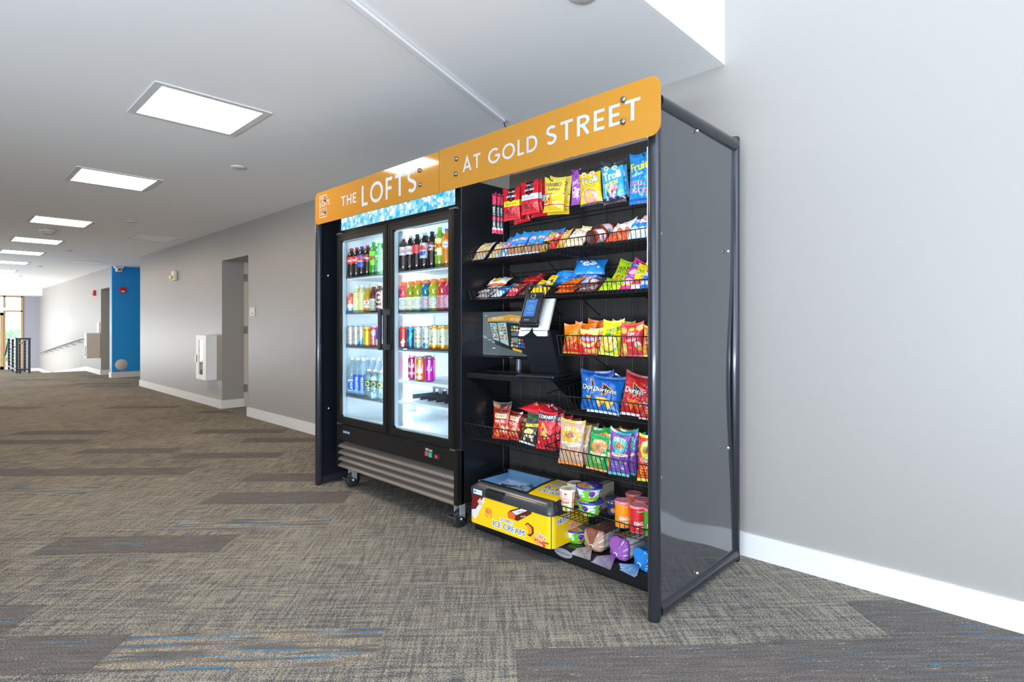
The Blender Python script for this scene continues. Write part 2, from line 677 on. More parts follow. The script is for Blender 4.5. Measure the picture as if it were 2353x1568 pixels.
w = MB()
w.box(-7.75, 5.0, WY, WY + .1, 0, 5.2)
w.box(-8.72, -7.75, WY, WY + .1, 2.16, CH + .1)
w.box(-8.72, -7.75, WY + .1, 3.45, 2.16, 2.24)
w.box(-13.28, -8.72, WY, WY + .1, 0, CH + .1)
w.box(-8.82, -8.72, WY + .1, 3.45, 0, CH)
w.box(-7.75, -7.65, WY + .1, 3.45, 0, CH)
w.box(-13.28, -13.18, WY + .1, 5.0, 0, CH)
w.box(-16.05, -15.9, WY, 3.5, 0, CH)
w.box(-17.0, -16.05, WY, 3.39, 2.13, CH)
w.box(-28.3, -17.0, WY, 3.5, -.6, CH)
w.box(-17.0, -16.05, 3.4, 3.5, 0, 2.13)
struct('wall_north', w, M_WALL)
struct('wall_accent', MB().box(-15.9, -15.8, WY, 5.0, .13, CH), M_BLUE)
struct('wall_accent_return', MB().box(-15.9, -13.18, 5.0, 5.1, 0, CH), M_WALL)
w = MB()
w.box(-6.1, 5.0, -4.1, -4.0, 0, .3).box(-6.1, 5.0, -4.1, -4.0, 3.5, 5.2).box(-6.1, -2.05, -4.1, -4.0, .3, 3.5).box(4.45, 5.0, -4.1, -4.0, .3, 3.5)
w.box(-6.1, -6.0, -4.0, -2.1, 0, CH)
w.box(-28.3, -6.1, -2.2, -2.1, -.6, -.45).box(-28.3, -6.1, -2.2, -2.1, 2.1, CH).box(-28.3, -26.8, -2.2, -2.1, -.45, 2.1).box(-20.2, -18.5, -2.2, -2.1, -.45, 2.1).box(-14.5, -6.1, -2.2, -2.1, -.45, 2.1)
struct('wall_south', w, M_WALL)
w = MB().box(5.0, 5.1, -4.1, 3.07, 0, .6).box(5.0, 5.1, -4.1, 3.07, 4.2, 5.2).box(5.0, 5.1, -4.1, -2.95, .6, 4.2).box(5.0, 5.1, 2.55, 3.07, .6, 4.2)
struct('wall_east', w, M_WALL)
for n, x0, x1, y0, y1, z0, z1 in (('window_1', -2.05, 4.45, -4.08, -4.02, .3, 3.5), ('window_2', 5.02, 5.08, -2.95, 2.55, .6, 4.2), ('window_3', -18.5, -14.5, -2.18, -2.12, -.45, 2.1), ('window_4', -26.8, -20.2, -2.18, -2.12, -.45, 2.1)):
    m = MB()
    horiz = (x1 - x0) > 1
    a, b = (x0, x1) if horiz else (y0, y1)
    k = 4
    for i in range(k + 1):
        c = a + (b - a - .06) * i / k
        m.box(c, c + .06, y0, y1, z0, z1) if horiz else m.box(x0, x1, c, c + .06, z0, z1)
    for z in (z0, z1 - .06):
        m.box(x0, x1, y0, y1, z, z + .06)
    struct(n, m, M_OAK)

w = MB().box(-28.3, XE - .02, -4.1, 3.5, CH, CH + .14).box(-15.9, -13.18, 3.5, 5.1, CH, CH + .14)
struct('ceiling', w, M_CEIL)
struct('ceiling_lobby', MB().box(XE - .1, 5.1, -4.1, 3.07, 5.2, 5.3), M_FASCIA)
struct('trim_1', MB().box(XE - .02, XE, -4.1, WY, CH, 5.2), M_FASCIA)
struct('trim_2', MB().box(-28.3, -27.3, -2.1, 2.97, 2.36, CH), M_WHITE)

# baseboards
bh, bt = .122, .016
b = MB().box(-7.75 - bt, 5.0, WY - bt, WY, 0, bh).box(-13.28 - bt, -8.72 + bt, WY - bt, WY, 0, bh).box(-8.72, -8.72 + bt, WY, 3.35, 0, bh)
b.box(-16.05, -15.8 + bt, WY - bt, WY, 0, bh).box(-15.8, -15.8 + bt, WY, 5.0, 0, bh).box(-15.9, -15.8, WY, 5.0, 0, .13)
b.box(-18.85, -17.0 + bt, WY - bt, WY, 0, bh).box(-17.0, -17.0 + bt, WY, 3.4, 0, bh)
b.add([(-18.85, WY - bt, 0), (-18.85, WY - bt, bh), (-25, WY - bt, -.52 + bh), (-25, WY - bt, -.52), (-18.85, WY, 0), (-18.85, WY, bh), (-25, WY, -.52 + bh), (-25, WY, -.52)], [(0, 1, 2, 3), (1, 5, 6, 2)])
b.box(-28.3, -25, WY - bt, WY, -.52, -.52 + bh).box(-28.25, -28.25 + bt, 2.5, WY, -.52, -.52 + bh)
struct('baseboard_north', b, M_TRIM)


# carpet
def carpet(name, kind):
    m = bpy.data.materials.new(name)
    m.use_nodes = True
    nt = m.node_tree
    N, Lk = nt.nodes.new, nt.links.new
    bs = nt.nodes['Principled BSDF']
    bs.inputs['Roughness'].default_value = 0.95
    bs.inputs['Specular IOR Level'].default_value = 0.15
    tc = N('ShaderNodeTexCoord')

    def noise(sx, sy, scale=1.0, detail=2.0, off=0.0):
        mp = N('ShaderNodeMapping')
        mp.vector_type = 'TEXTURE'
        mp.inputs['Rotation'].default_value = (0, 0, R(46))
        mp.inputs['Location'].default_value = (off, off, 0)
        mp.inputs['Scale'].default_value = (1 / sx, 1 / sy, 1)
        n = N('ShaderNodeTexNoise')
        n.inputs['Scale'].default_value = scale
        n.inputs['Detail'].default_value = detail
        Lk(tc.outputs['Object'], mp.inputs['Vector'])
        Lk(mp.outputs[0], n.inputs['Vector'])
        return n.outputs['Fac']

    def ramp(sock, a, b, c0=0.0, c1=1.0):
        r = N('ShaderNodeMapRange')
        r.inputs['From Min'].default_value = a
        r.inputs['From Max'].default_value = b
        r.inputs['To Min'].default_value = c0
        r.inputs['To Max'].default_value = c1
        Lk(sock, r.inputs['Value'])
        return r.outputs[0]

    def mix(f, a, b):
        x = N('ShaderNodeMixRGB')
        if hasattr(f, 'is_output'):
            Lk(f, x.inputs[0])
        else:
            x.inputs[0].default_value = f
        for i, c in ((1, a), (2, b)):
            if isinstance(c, str):
                x.inputs[i].default_value = (*lin(c), 1)
            else:
                Lk(c, x.inputs[i])
        return x.outputs[0]

    def math_(op, a, b):
        x = N('ShaderNodeMath')
        x.operation = op
        for i, c in ((0, a), (1, b)):
            if hasattr(c, 'is_output'):
                Lk(c, x.inputs[i])
            else:
                x.inputs[i].default_value = c
        return x.outputs[0]
    fine = noise(150, 230, 1.0, 2)
    su = noise(5, 60, 1.0, 3, 3.1)
    sv = noise(70, 5, 1.0, 3, 7.7)
    big = noise(1.1, 1.1, 1.0, 2, 2.0)
    streak = math_('ADD', math_('MULTIPLY', su, 0.5), math_('MULTIPLY', sv, 0.5))
    if kind == 'base':
        s = math_('ADD', math_('MULTIPLY', fine, 0.54), math_('MULTIPLY', streak, 0.46))
        s = math_('ADD', s, ramp(big, .3, .7, -.02, .02))
        col = mix(ramp(s, .455, .56), '524f50', '9c9280')
    else:
        s = math_('ADD', math_('MULTIPLY', fine, 0.7), math_('MULTIPLY', su, 0.3))
        col = mix(ramp(s, .40, .62), '4f4946', '776f69')
        dash = noise(2.2, 46, 1.0, 3, 1.3)
        dots = noise(120, 120, 1.0, 1, 4.4)
        if kind == 'dark':
            col = mix(math_('MULTIPLY', ramp(dash, .63, .68), ramp(dots, .45, .6)), col, '2684b0')
            d2 = noise(8, 120, 1.0, 3, 11.3)
            col = mix(math_('MULTIPLY', ramp(d2, .6, .68), ramp(dots, .5, .62)), col, 'b3a794')
        else:
            d2 = noise(3, 34, 1.0, 3, 11.3)
            d3 = noise(60, 6, 1.0, 2, 5.3)
            col = mix(math_('MULTIPLY', ramp(d2, .42, .56), ramp(fine, .42, .55)), col, 'b5a488')
            col = mix(math_('MULTIPLY', ramp(d3, .45, .6), .55), col, '6a625c')
            col = mix(math_('MULTIPLY', ramp(dash, .56, .62), ramp(dots, .42, .56)), col, '1a84b4')
    Lk(col, bs.inputs['Base Color'])
    bp = N('ShaderNodeBump')
    bp.inputs['Strength'].default_value = 0.6
    bp.inputs['Distance'].default_value = 0.004
    Lk(fine, bp.inputs['Height'])
    Lk(bp.outputs[0], bs.inputs['Normal'])
    return m


CB, CD, CSR = carpet('carpet_base', 'base'), carpet('carpet_dark_plank', 'dark'), carpet('carpet_striped_plank', 'striped')
fl = MB()
fl.box(-18.85, 5.1, -4.1, 5.1, -.05, 0).box(-21.0, -18.85, -2.2, 1.62, -.05, 0)
fl.box(-28.3, -25.0, -2.2, 3.0, -.6, -.52).box(-25.0, -21.0, -2.2, 1.62, -.6, -.52)
fl.add([(-18.85, 1.62, 0), (-25, 1.62, -.52), (-25, 3.0, -.52), (-18.85, 3.0, 0)], [(0, 1, 2, 3)])
for i in range(3):
    fl.box(-21.0 - .3 * (i + 1), -21.0 - .3 * i, -2.2, 1.62, -.52, -.13 * (i + 1))
n_base = len(fl.f)
TH = R(46)


def uv2w(u, v):
    return (math.cos(TH) * u - math.sin(TH) * v, math.sin(TH) * u + math.cos(TH) * v)


planks = [(1.55, 3.6, 2.1, 2.39, 1), (-2.43, -1.45, 3.04, 3.285, 1), (-2.95, -1.40, 1.99, 2.24, 1), (-1.395, -.42, 2.0, 2.25, 2), (-2.7, -1.91, 2.245, 2.49, 1), (.09, 1.07, 1.8, 2.08, 1), (1.07, 3.6, 1.80, 2.1, 1),
          (-1.96, -1.0, 3.85, 4.12, 1), (-4.4, -2.47, 4.64, 4.87, 1), (-1.9, -.98, 3.35, 3.56, 2), (-1.94, -.9, 4.4, 4.64, 1), (-3.95, -3.03, 5.43, 5.65, 1), (.05, .5, 2.87, 3.06, 1),
          (-3.5, -2.9, 4.12, 4.36, 2), (-2.9, -1.95, 5.2, 5.42, 1), (-2.6, -1.7, 5.9, 6.12, 1), (-5.3, -4.2, 5.9, 6.12, 1)]
rp = random.Random(12)
r0 = 6.4
while r0 < 22:
    u = -r0 * 1.15
    while u < -1.5:
        ln = 1.0 if rp.random() < .7 else 2.0
        if rp.random() < .30:
            planks.append((u, u + ln, r0, r0 + .25, 1 if rp.random() < .93 else 2))
        u += ln + 1.0
    r0 += .5
kinds = [0] * n_base
for u0, u1, v0, v1, k in planks:
    q = [uv2w(u0, v0), uv2w(u1, v0), uv2w(u1, v1), uv2w(u0, v1)]
    if min(x for x, y in q) < -18.8 or min(y for x, y in q) > 2.9:
        continue
    lim, c = 2.954, []                       # planks are cut along the wall
    for i in range(4):
        (xa, ya), (xb, yb_) = q[i], q[(i + 1) % 4]
        if ya <= lim:
            c.append((xa, ya))
        if (ya <= lim) != (yb_ <= lim):
            f = (lim - ya) / (yb_ - ya)
            c.append((xa + (xb - xa) * f, lim))
    if len(c) > 2:
        fl.add([(x, y, .0012) for x, y in c], [tuple(range(len(c)))])
        kinds.append(k)
fo = tag(fl.build('floor', CB), kind='structure')
fo.data.materials.append(CD)
fo.data.materials.append(CSR)
fo.data.polygons.foreach_set('material_index', kinds)

# far end: pier, glazing, outside
struct('wall_west', MB().box(-28.4, -28.3, 2.5, 3.0, -.6, CH).box(-28.4, -28.3, -2.2, 0.2, -.6, CH).box(-28.4, -28.3, .2, 2.5, 2.36, CH), M_PIER)
g = MB()
for y in (.2, 1.0, 1.95, 2.45):
    g.box(-28.36, -28.27, y, y + .06, -.52, 2.36)
for z in (-.52, 1.76, 2.31):
    g.box(-28.36, -28.27, .2, 2.5, z, z + .05)
struct('window_5', g, M_OAK)
M_GLASS = thin_glass('clear_glass', (.97, 1, .99))
g = MB().box(-28.325, -28.315, .2, 2.5, -.52, 1.76)
tag(g.build('window_pane', M_GLASS), kind='structure')
tag(MB().box(-28.325, -28.315, .2, 2.5, 1.81, 2.31).build('window_pane', mat('frosted_glass', 'e8f1f6', .8, trans=.85, ior=1.1)), kind='structure')
d = MB().box(-28.3, -28.25, 1.86, 1.95, -.5, 1.72).box(-28.3, -28.25, 1.06, 1.15, -.5, 1.72).box(-28.3, -28.25, 1.06, 1.95, 1.62, 1.72).box(-28.3, -28.25, 1.06, 1.95, -.5, -.3)
door = struct('door_1', d, M_OAK)
MB().box(-28.25, -28.15, 1.5, 2.02, 1.78, 1.92).build('door_closer', M_WHITE, door)
struct('door_2', MB().box(-8.72, -7.75, 3.37, 3.42, 0, 2.16), M_DOOR)
fr = MB().box(-8.72, -8.685, 3.275, 3.325, .0, 2.16).box(-8.66, -7.8, 3.33, 3.37, 2.1, 2.16).box(-7.81, -7.75, 3.33, 3.37, 0, 2.16)
fr_o = struct('trim_3', fr, M_DOOR)
M_STEEL = mat('brushed_steel', 'a8a8a8', 0.3, 1.0)
for z in (.28, 1.15, 1.93):
    MB().box(-8.69, -8.672, 3.265, 3.31, z - .055, z + .055).build('door_hinge', M_STEEL, fr_o)
M_GRASS = mat('lawn', '8fae68', 0.9, noise=.25, nscale=4)
struct('ground_outside', MB().box(-60, -28.4, -20, 25, -.75, -.55), mat('paving_outside', 'cfcabf', .9, noise=.05))


def shrub(name, label, cat, loc, rx, ry, rz, n, leaf, col, seed, trunk=None):
    rn = random.Random(seed)
    t = thing(name, label, cat, loc)
    vs, fs = [], []
    for i in range(n):
        a, b, k = rn.uniform(0, 6.28), math.acos(rn.uniform(-1, 1)), rn.uniform(.72, 1.0)
        c = Vector((rx * k * math.sin(b) * math.cos(a), ry * k * math.sin(b) * math.sin(a), rz * k * math.cos(b) + rz))
        q = Vector((rn.uniform(-1, 1), rn.uniform(-1, 1), rn.uniform(-1, 1))).normalized()
        r = q.orthogonal().normalized()
        s = leaf * rn.uniform(.6, 1.3)
        j = len(vs)
        vs += [c - q * s, c + r * s * .5, c + q * s, c - r * s * .5]
        fs.append((j, j + 1, j + 2, j + 3))
    z0 = trunk or 0
    MB().add([(v.x, v.y, v.z + z0) for v in vs], fs).build('foliage', mat('leaves_' + col, col, .6, noise=.3, nscale=3), t)
    if trunk:
        MB().tube([(0, 0, 0), (.05, 0, trunk * .5), (0, .03, trunk + rz)], [.12, .1, .05], 8).build('trunk', mat('bark', '6b5a49', .9, noise=.2), t)
    return t


shrub('clipped_hedge', 'rounded green hedge outside the glass entrance at the far end of the hall', 'hedge', (-33.5, 3.4, -.55), 1.0, 2.4, .85, 4200, .09, 'c8e2c4', 4)
shrub('leafy_tree', 'light green leafy tree standing outside beyond the hedge and glass entrance', 'tree', (-40, 4.2, -.55), 1.8, 2.0, 1.3, 700, .16, 'dcebd2', 8, 1.6)

# ------------------------------------------------------------------ ceiling fittings
M_FRAME = mat('light_frame', 'd8d8d6', 0.5)
M_PANEL = mat('light_diffuser', 'ffffff', .5, emit=1.0)
pn = M_PANEL.node_tree.nodes['Principled BSDF']
pn.inputs['Emission Color'].default_value = (*PANEL_COLOUR, 1)
pn.inputs['Emission Strength'].default_value = PANEL_STRENGTH
M_OFF = mat('unlit_diffuser', 'ffffff', .5)


def ring(x0, x1, y0, y1, z0, z1, t):
    return MB().box(x0, x1, y0, y0 + t, z0, z1).box(x0, x1, y1 - t, y1, z0, z1).box(x0, x0 + t, y0 + t, y1 - t, z0, z1).box(x1 - t, x1, y0 + t, y1 - t, z0, z1)


places = ['nearest to the camera, the largest', 'second from the camera', 'third from the camera, beside the smoke detector', 'fourth from the camera', 'fifth from the camera', 'sixth from the camera', 'seventh and farthest from the camera']
for i, x in enumerate((-4.03, -6.49, -9.58, -11.98, -14.1, -16.45, -19.0)):
    t = thing('ceiling_light', 'glowing square recessed ceiling panel, ' + places[i], 'ceiling light', (x, 1.235, CH), group='lit ceiling panels in a row')
    ring(-.335, .335, -.335, .335, -.006, 0, .045).build('frame', M_FRAME, t)
    MB().box(-.29, .29, -.29, .29, -.003, 0).build('diffuser', M_PANEL, t)
for i, (x, y, s) in enumerate(((-10.3, 2.48, 'nearer, before the blue accent wall'), (-15.25, 2.42, 'farther, beside the top of the blue wall'))):
    t = thing('ceiling_light', 'unlit pale square ceiling panel by the wall, ' + s, 'ceiling light', (x, y, CH), group='unlit ceiling panels by the wall')
    ring(-.3, .3, -.3, .3, -.006, 0, .03).build('frame', M_FRAME, t)
    MB().box(-.27, .27, -.27, .27, -.004, 0).build('diffuser', M_OFF, t)
M_DISC = mat('white_disc', 'd5d3cf', .5)
for i, (px, py, s) in enumerate(((548, 384, 'right of the largest light panel'), (300, 509, 'right of the third light panel'), (158, 576, 'right of the fifth light panel'), (90, 612, 'beside the sixth light panel'), (45, 634, 'near the seventh light panel'), (14, 652, 'farthest, close to the glass entrance'), (1338, -13, 'at the top edge above the street lettering'))):
    p = at(px, py, 'Z', CH)
    o = MB().lathe([(0, -.012), (.05, -.012), (.062, -.006), (.062, 0)], n=28).build('sprinkler_cover', M_DISC, loc=p)
    tag(o, 'round sprinkler cover on the ceiling, ' + s, 'sprinkler cover', 'sprinkler covers on the ceiling')
p = at(110, 529, 'Z', CH)
t = thing('smoke_detector', 'round smoke detector hanging below the ceiling after the third light panel', 'smoke detector', p)
MB().lathe([(.10, 0), (.10, -.02), (.08, -.03)], n=28).build('base_plate', M_DISC, t)
MB().lathe([(.075, -.025), (.075, -.055), (.05, -.065), (0, -.066)], n=28).build('sensor_head', mat('detector', 'bdbab5', .5), t)
# cable raceway on the ceiling and its cord
a, b = Vector((-1.75, .1, CH - .0115)), Vector((-2.68, 2.71, CH - .0115))
dv = (b - a).normalized()
sd = dv.cross(Vector((0, 0, 1))) * .013
m = MB()
ups = [Vector((0, 0, -.009)), Vector((0, 0, .009))]
vs = [a - sd + ups[0], a + sd + ups[0], b + sd + ups[0], b - sd + ups[0], a - sd + ups[1], a + sd + ups[1], b + sd + ups[1], b - sd + ups[1]]
m.add(vs, [(0, 1, 2, 3), (7, 6, 5, 4), (0, 4, 5, 1), (1, 5, 6, 2), (2, 6, 7, 3), (3, 7, 4, 0)])
tag(m.build('cable_raceway', mat('raceway_plastic', 'efefef', .35)), 'long thin white cable raceway running across the ceiling to the stand', 'cable raceway')
e = b
tag(MB().tube([e, e + Vector((0, .02, -.04)), e + Vector((.02, .03, -.15)), e + Vector((.05, .03, -.35)), e + Vector((.06, .02, -.55))], .004, 8).build('power_cord', mat('black_rubber', '101012', .5)), 'thin dark power cord dropping from the ceiling raceway behind the sign', 'cord')

# ------------------------------------------------------------------ fittings on the hall walls
M_RED = mat('alarm_red', 'd01f25', .35)
M_PLAST = mat('white_plastic', 'ece8e0', .4)
M_LENS = mat('clear_lens', 'e8e8e8', .15, coat=.5)
p = Vector((-10.92, WY, 2.07))
t = thing('strobe_light', 'small white wall strobe with an amber lens above the extinguisher cabinet', 'alarm strobe', p)
MB().bbox(-.09, .07, -.05, 0, -.07, .09, .008).build('housing', M_PLAST, t)
MB().bbox(-.075, .0, -.085, -.05, -.05, .015, .008).build('amber_lens', mat('amber_lens', 'e6c20a', .2, coat=.5), t)
t = thing('fire_alarm', 'square red fire alarm strobe mounted high on the blue wall', 'fire alarm', (-15.8, 3.18, 2.06))
MB().bbox(0, .045, -.065, .065, -.07, .07, .012).build('housing', M_RED, t)
MB().bbox(.04, .075, -.035, .035, -.055, -.015, .008).build('strobe_lens', M_LENS, t)
t = thing('fire_alarm', 'red fire alarm seen from the side on the bright wall beyond the blue one', 'fire alarm', (-17.68, WY, 2.06))
MB().bbox(-.06, .06, -.05, 0, -.07, .07, .01).build('housing', M_RED, t)
MB().bbox(-.05, .01, -.1, -.045, -.05, .0, .008).build('strobe_lens', M_LENS, t)
t = thing('security_camera', 'small white security camera at the top of the blue wall', 'camera', (-15.8, 3.09, CH))
MB().bbox(0, .14, -.09, .09, -.05, 0, .01).build('mount', M_PLAST, t)
MB().bbox(.01, .15, -.06, .06, -.13, -.04, .02).build('housing', M_PLAST, t)
MB().bbox(.14, .16, -.03, .03, -.1, -.06, .006).build('lens', mat('camera_glass', '55585c', .1), t)
o = MB().lathe([(0, .012), (.118, .012), (.128, 0)], n=36, M=Matrix.Rotation(R(90), 4, 'Y')).build('access_cover', mat('cover_paint', 'cfc6ba', .5), loc=(-15.8, 3.157, .3))
tag(o, 'round beige access cover low on the blue wall', 'access cover')
# extinguisher cabinet
cx0, cx1, cy0 = X(468, WY - .12), X(499, WY), WY - .13
t = thing('extinguisher_cabinet', 'white wall cabinet with a tall window holding a fire extinguisher', 'fire extinguisher cabinet', (-9.15, WY, .41))
h = .66
MB().box(-.22, .22, -.13, -.12 + .115, 0, .01).box(-.22, .22, -.13, 0, h - .01, h).box(-.22, -.21, -.13, 0, .01, h - .01).box(.21, .22, -.13, 0, .01, h - .01).box(-.21, .21, -.01, 0, .01, h - .01).build('cabinet', M_WHITE, t)
dd = MB().box(-.22, -.10, -.15, -.131, 0, h).box(.08, .22, -.15, -.131, 0, h).box(-.10, .08, -.15, -.131, 0, .07).box(-.10, .08, -.15, -.131, h - .07, h).build('door', M_WHITE, t)
MB().box(-.10, .08, -.142, -.139, .07, h - .07).build('window', M_GLASS, dd)
MB().box(-.2, -.185, -.165, -.15, .25, .36).build('handle', M_STEEL, dd)
t = thing('fire_extinguisher', 'red fire extinguisher inside the white wall cabinet', 'fire extinguisher', (-9.29, WY - .068, .422))
MB().lathe([(0, 0), (.05, 0), (.05, .25), (.035, .3), (.018, .33)], n=20).build('cylinder', M_RED, t)
MB().bbox(-.05, .03, -.015, .015, .33, .4, .006).build('valve', mat('black_plastic', '141416', .4), t)
MB().tube([(0, 0, .37), (.045, -.02, .3), (.05, -.03, .1)], .009, 8).build('hose', mat('black_plastic'), t)
sleeve('label', Cv(10, 6, 'd9d9c8', 2), .0515, .12, .2, M_LABEL, t)
# room sign by the door
cv = Cv(8, 12, 'cfc6b4', 12)
cv.rect(.4, .4, 7.6, 11.6, 'ddd5c6').poly([(1.5, 6.5), (1.9, 6.5), (6.3, 11), (5.9, 11)], '8b8478').rect(2.4, 1.8, 6, 5, 'b8ae9a').txt('120', 4.2, 3.6, 1.5, '7b7465')
t = thing('room_sign', 'small beige room sign on the wall right of the door recess', 'wall sign', (-7.6, WY, 1.395))
MB().bbox(-.08, .08, -.008, 0, -.06, .06, .002).build('plate', mat('sign_beige', 'cfc6b4', .5), t)
flat_print('sign_face', cv, (-.078, -.0085, -.058), (.156, 0, 0), (0, 0, .116), M_MATTE, t)
# drinking fountain
t = thing('drinking_fountain', 'boxy beige drinking fountain on the bright wall beside the dark doorway', 'drinking fountain', (-17.3, WY, .42))
MB().bbox(.03, .28, -.29, 0, 0, .62, .015).build('body', mat('fountain_beige', 'c9bfb2', .45), t)
MB().box(.07, .24, -.30, -.289, .05, .3).build('grille', mat('fountain_grey', '8b8b8e', .4), t)
MB().bbox(.0, .2, -.03, 0, .63, .88, .008).build('splash_panel', M_WHITE, t)
# ramp handrail
t = thing('handrail', 'steel wall handrail sloping down along the bright wall by the ramp', 'handrail', (-18.0, WY, 0))
MB().tube([(0, -.09, .9), (-.9, -.09, .885), (-9.0, -.09, .24)], .021, 10).build('rail', M_STEEL, t)
for i in range(9):
    x = -.35 - i * 1.05
    z = .88 if x > -.9 else .885 - (-x - .9) * .0797
    MB().tube([(x, -.09, z - .02), (x, -.085, z - .08), (x, 0, z - .09)], .008, 6).build('bracket', M_STEEL, t)
# guard rail
M_DARKM = mat('dark_steel', '4b4d52', .4, .5)
t = thing('guard_railing', 'dark steel guard railing with cable infill at the head of the stairs', 'railing', (-18.95, 1.56, 0))
posts = [(0, 0), (0, .24), (-1.0, 0), (-2.0, 0), (-1.0, .24), (-2.2, .24)]
for x, y in posts:
    MB().box(x - .025, x + .025, y - .025, y + .025, -.02 if x > -2.1 else -.18, .87).build('post', M_DARKM, t)
    MB().box(x - .05, x + .05, y - .05, y + .05, 0, .012).build('foot_plate', M_STEEL, t)
MB().box(-2.03, .03, -.03, .03, .87, .91).box(-.03, .03, .03, .27, .87, .91).build('top_rail', M_DARKM, t)
MB().box(-2.03, .03, -.02, .02, .08, .12).box(-.02, .02, .02, .22, .08, .12).build('bottom_rail', M_DARKM, t)
m = MB()
for i in range(8):
    z = .19 + i * .085
    m.tube([(0, 0, z), (-2.0, 0, z)], .004, 4).tube([(0, 0, z), (0, .24, z)], .004, 4)
m.build('cable_infill', M_STEEL, t)
MB().tube([(0, .24, .89), (-.3, .24, .88), (-6.2, .24, .37)], .021, 8).tube([(-2.0, 0, .89), (-3.2, 0, .35)], .021, 8).build('handrail', M_DARKM, t)
# ------------------------------------------------------------------ the market stand
M_POST = mat('black_tube', '2c2e34', .28, .35, coat=.3)
M_PANELG = mat('side_panel_acrylic', '3a3c40', .05, 0, coat=.6, spec=.6)
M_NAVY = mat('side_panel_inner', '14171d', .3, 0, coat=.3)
M_BLACK = mat('black_metal', '111214', .35, .2)
M_WIRE = mat('black_wire', '242528', .3, .5)
M_SCREW = mat('chrome_screw', 'd9d6cf', .15, 1.0)
XR, XL, YF, YB, TOP = -1.165, -4.005, 2.055, 2.865, 2.17
st = thing('market_stand', 'tall black tube-framed stand with glossy grey side panels around the fridge and snacks', 'display stand', (0, 0, 0))
for x in (XR, XL):
    for y, r in ((YF, .0265), (YB, .024)):
        MB().lathe([(0, 0), (r * .9, 0), (r, .01), (r, TOP - .01), (r * .9, TOP), (0, TOP)], (x, y, 0), 24).build('post', M_POST, st)
    MB().tube([(x, YF + .02, TOP - .045), (x, YB - .02, TOP - .045)], .031, 18).build('top_rail', M_POST, st)
    MB().tube([(x, YF + .02, .036), (x, YB - .02, .036)], .030, 18).build('bottom_rail', M_POST, st)
V, U = np.meshgrid(np.linspace(0, 1, 50), np.linspace(0, 1, 30), indexing='ij')
zz = .06 + V * (TOP - .13)
bow = np.exp(-((V - .45) / .22) ** 2)
yy = YF + .024 + U * (YB - YF - .045 - .018 * bow)
xx = XR + .010 + U ** 2 * (-.004 - .016 * bow) + .0025 * np.sin(V * 9 + U * 3) * U
bulge = .006 * np.sin(np.pi * np.clip(V * 6, 0, 1)) * np.sin(np.pi * U)
P = np.stack([xx + bulge, yy, zz], -1)
P2 = P.copy()
P2[..., 0] -= .004
sp = grid_mesh('side_panel', P, np.full(P.shape, .1), M_PANELG, st, extra=[(P2, np.full(P.shape, .1), True)])
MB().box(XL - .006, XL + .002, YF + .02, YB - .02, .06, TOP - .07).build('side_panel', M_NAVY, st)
for px, py in ((1602, 301), (1517, 537), (1673, 578), (1673, 1030), (1517, 1098), (1602, 1318)):
    p = at(px, py, 'X', XR + .016)
    MB().lathe([(.009, 0), (.008, .004), (.004, .007), (0, .0075)], n=14, M=Matrix.Translation(p) @ Matrix.Rotation(R(90), 4, 'Y')).build('screw', M_SCREW, st)
for px, py in ((755, 634), (756, 939)):
    p = at(px, py, 'X', XL + .003)
    MB().lathe([(.012, 0), (.010, .005), (.004, .008), (0, .0085)], n=14, M=Matrix.Translation(p) @ Matrix.Rotation(R(90), 4, 'Y')).build('screw', M_SCREW, st)
MB().box(XL + .03, XR - .03, YB - .02, YB, TOP - .06, TOP - .02).build('cross_bar', M_POST, st)
MB().box(XL + .02, XR - .02, YF - .008, YF + .008, TOP - .16, TOP - .10).build('cross_bar', M_POST, st)

# back board behind the snack grid
bb = bpy.data.materials.new('dark_woodgrain')
bb.use_nodes = True
nt = bb.node_tree
b = nt.nodes['Principled BSDF']
b.inputs['Roughness'].default_value = .5
tc, mp, nz, mx = (nt.nodes.new(k) for k in ('ShaderNodeTexCoord', 'ShaderNodeMapping', 'ShaderNodeTexNoise', 'ShaderNodeMixRGB'))
mp.inputs['Scale'].default_value = (220, 1, 4)
nz.inputs['Scale'].default_value = 1
mx.inputs[1].default_value = (*lin('1b1a1b'), 1)
mx.inputs[2].default_value = (*lin('393530'), 1)
for a_, b_ in ((tc.outputs['Object'], mp.inputs[0]), (mp.outputs[0], nz.inputs[0]), (nz.outputs['Fac'], mx.inputs[0]), (mx.outputs[0], b.inputs['Base Color'])):
    nt.links.new(a_, b_)
YG = 2.475
bo = MB().box(-2.455, -1.20, YG + .06, YG + .08, .10, 2.15)
tag(bo.build('back_board', bb), 'dark wood-grain back board behind the black wire grid', 'board')

# signs
M_SIGN = mat('amber_acrylic', 'ae7404', .05, coat=1.0)
M_LETTER = mat('white_vinyl', 'b4b4bc', .45)
M_BOLT = mat('steel_bolt', '8d8680', .28, .9)
SY = 2.0


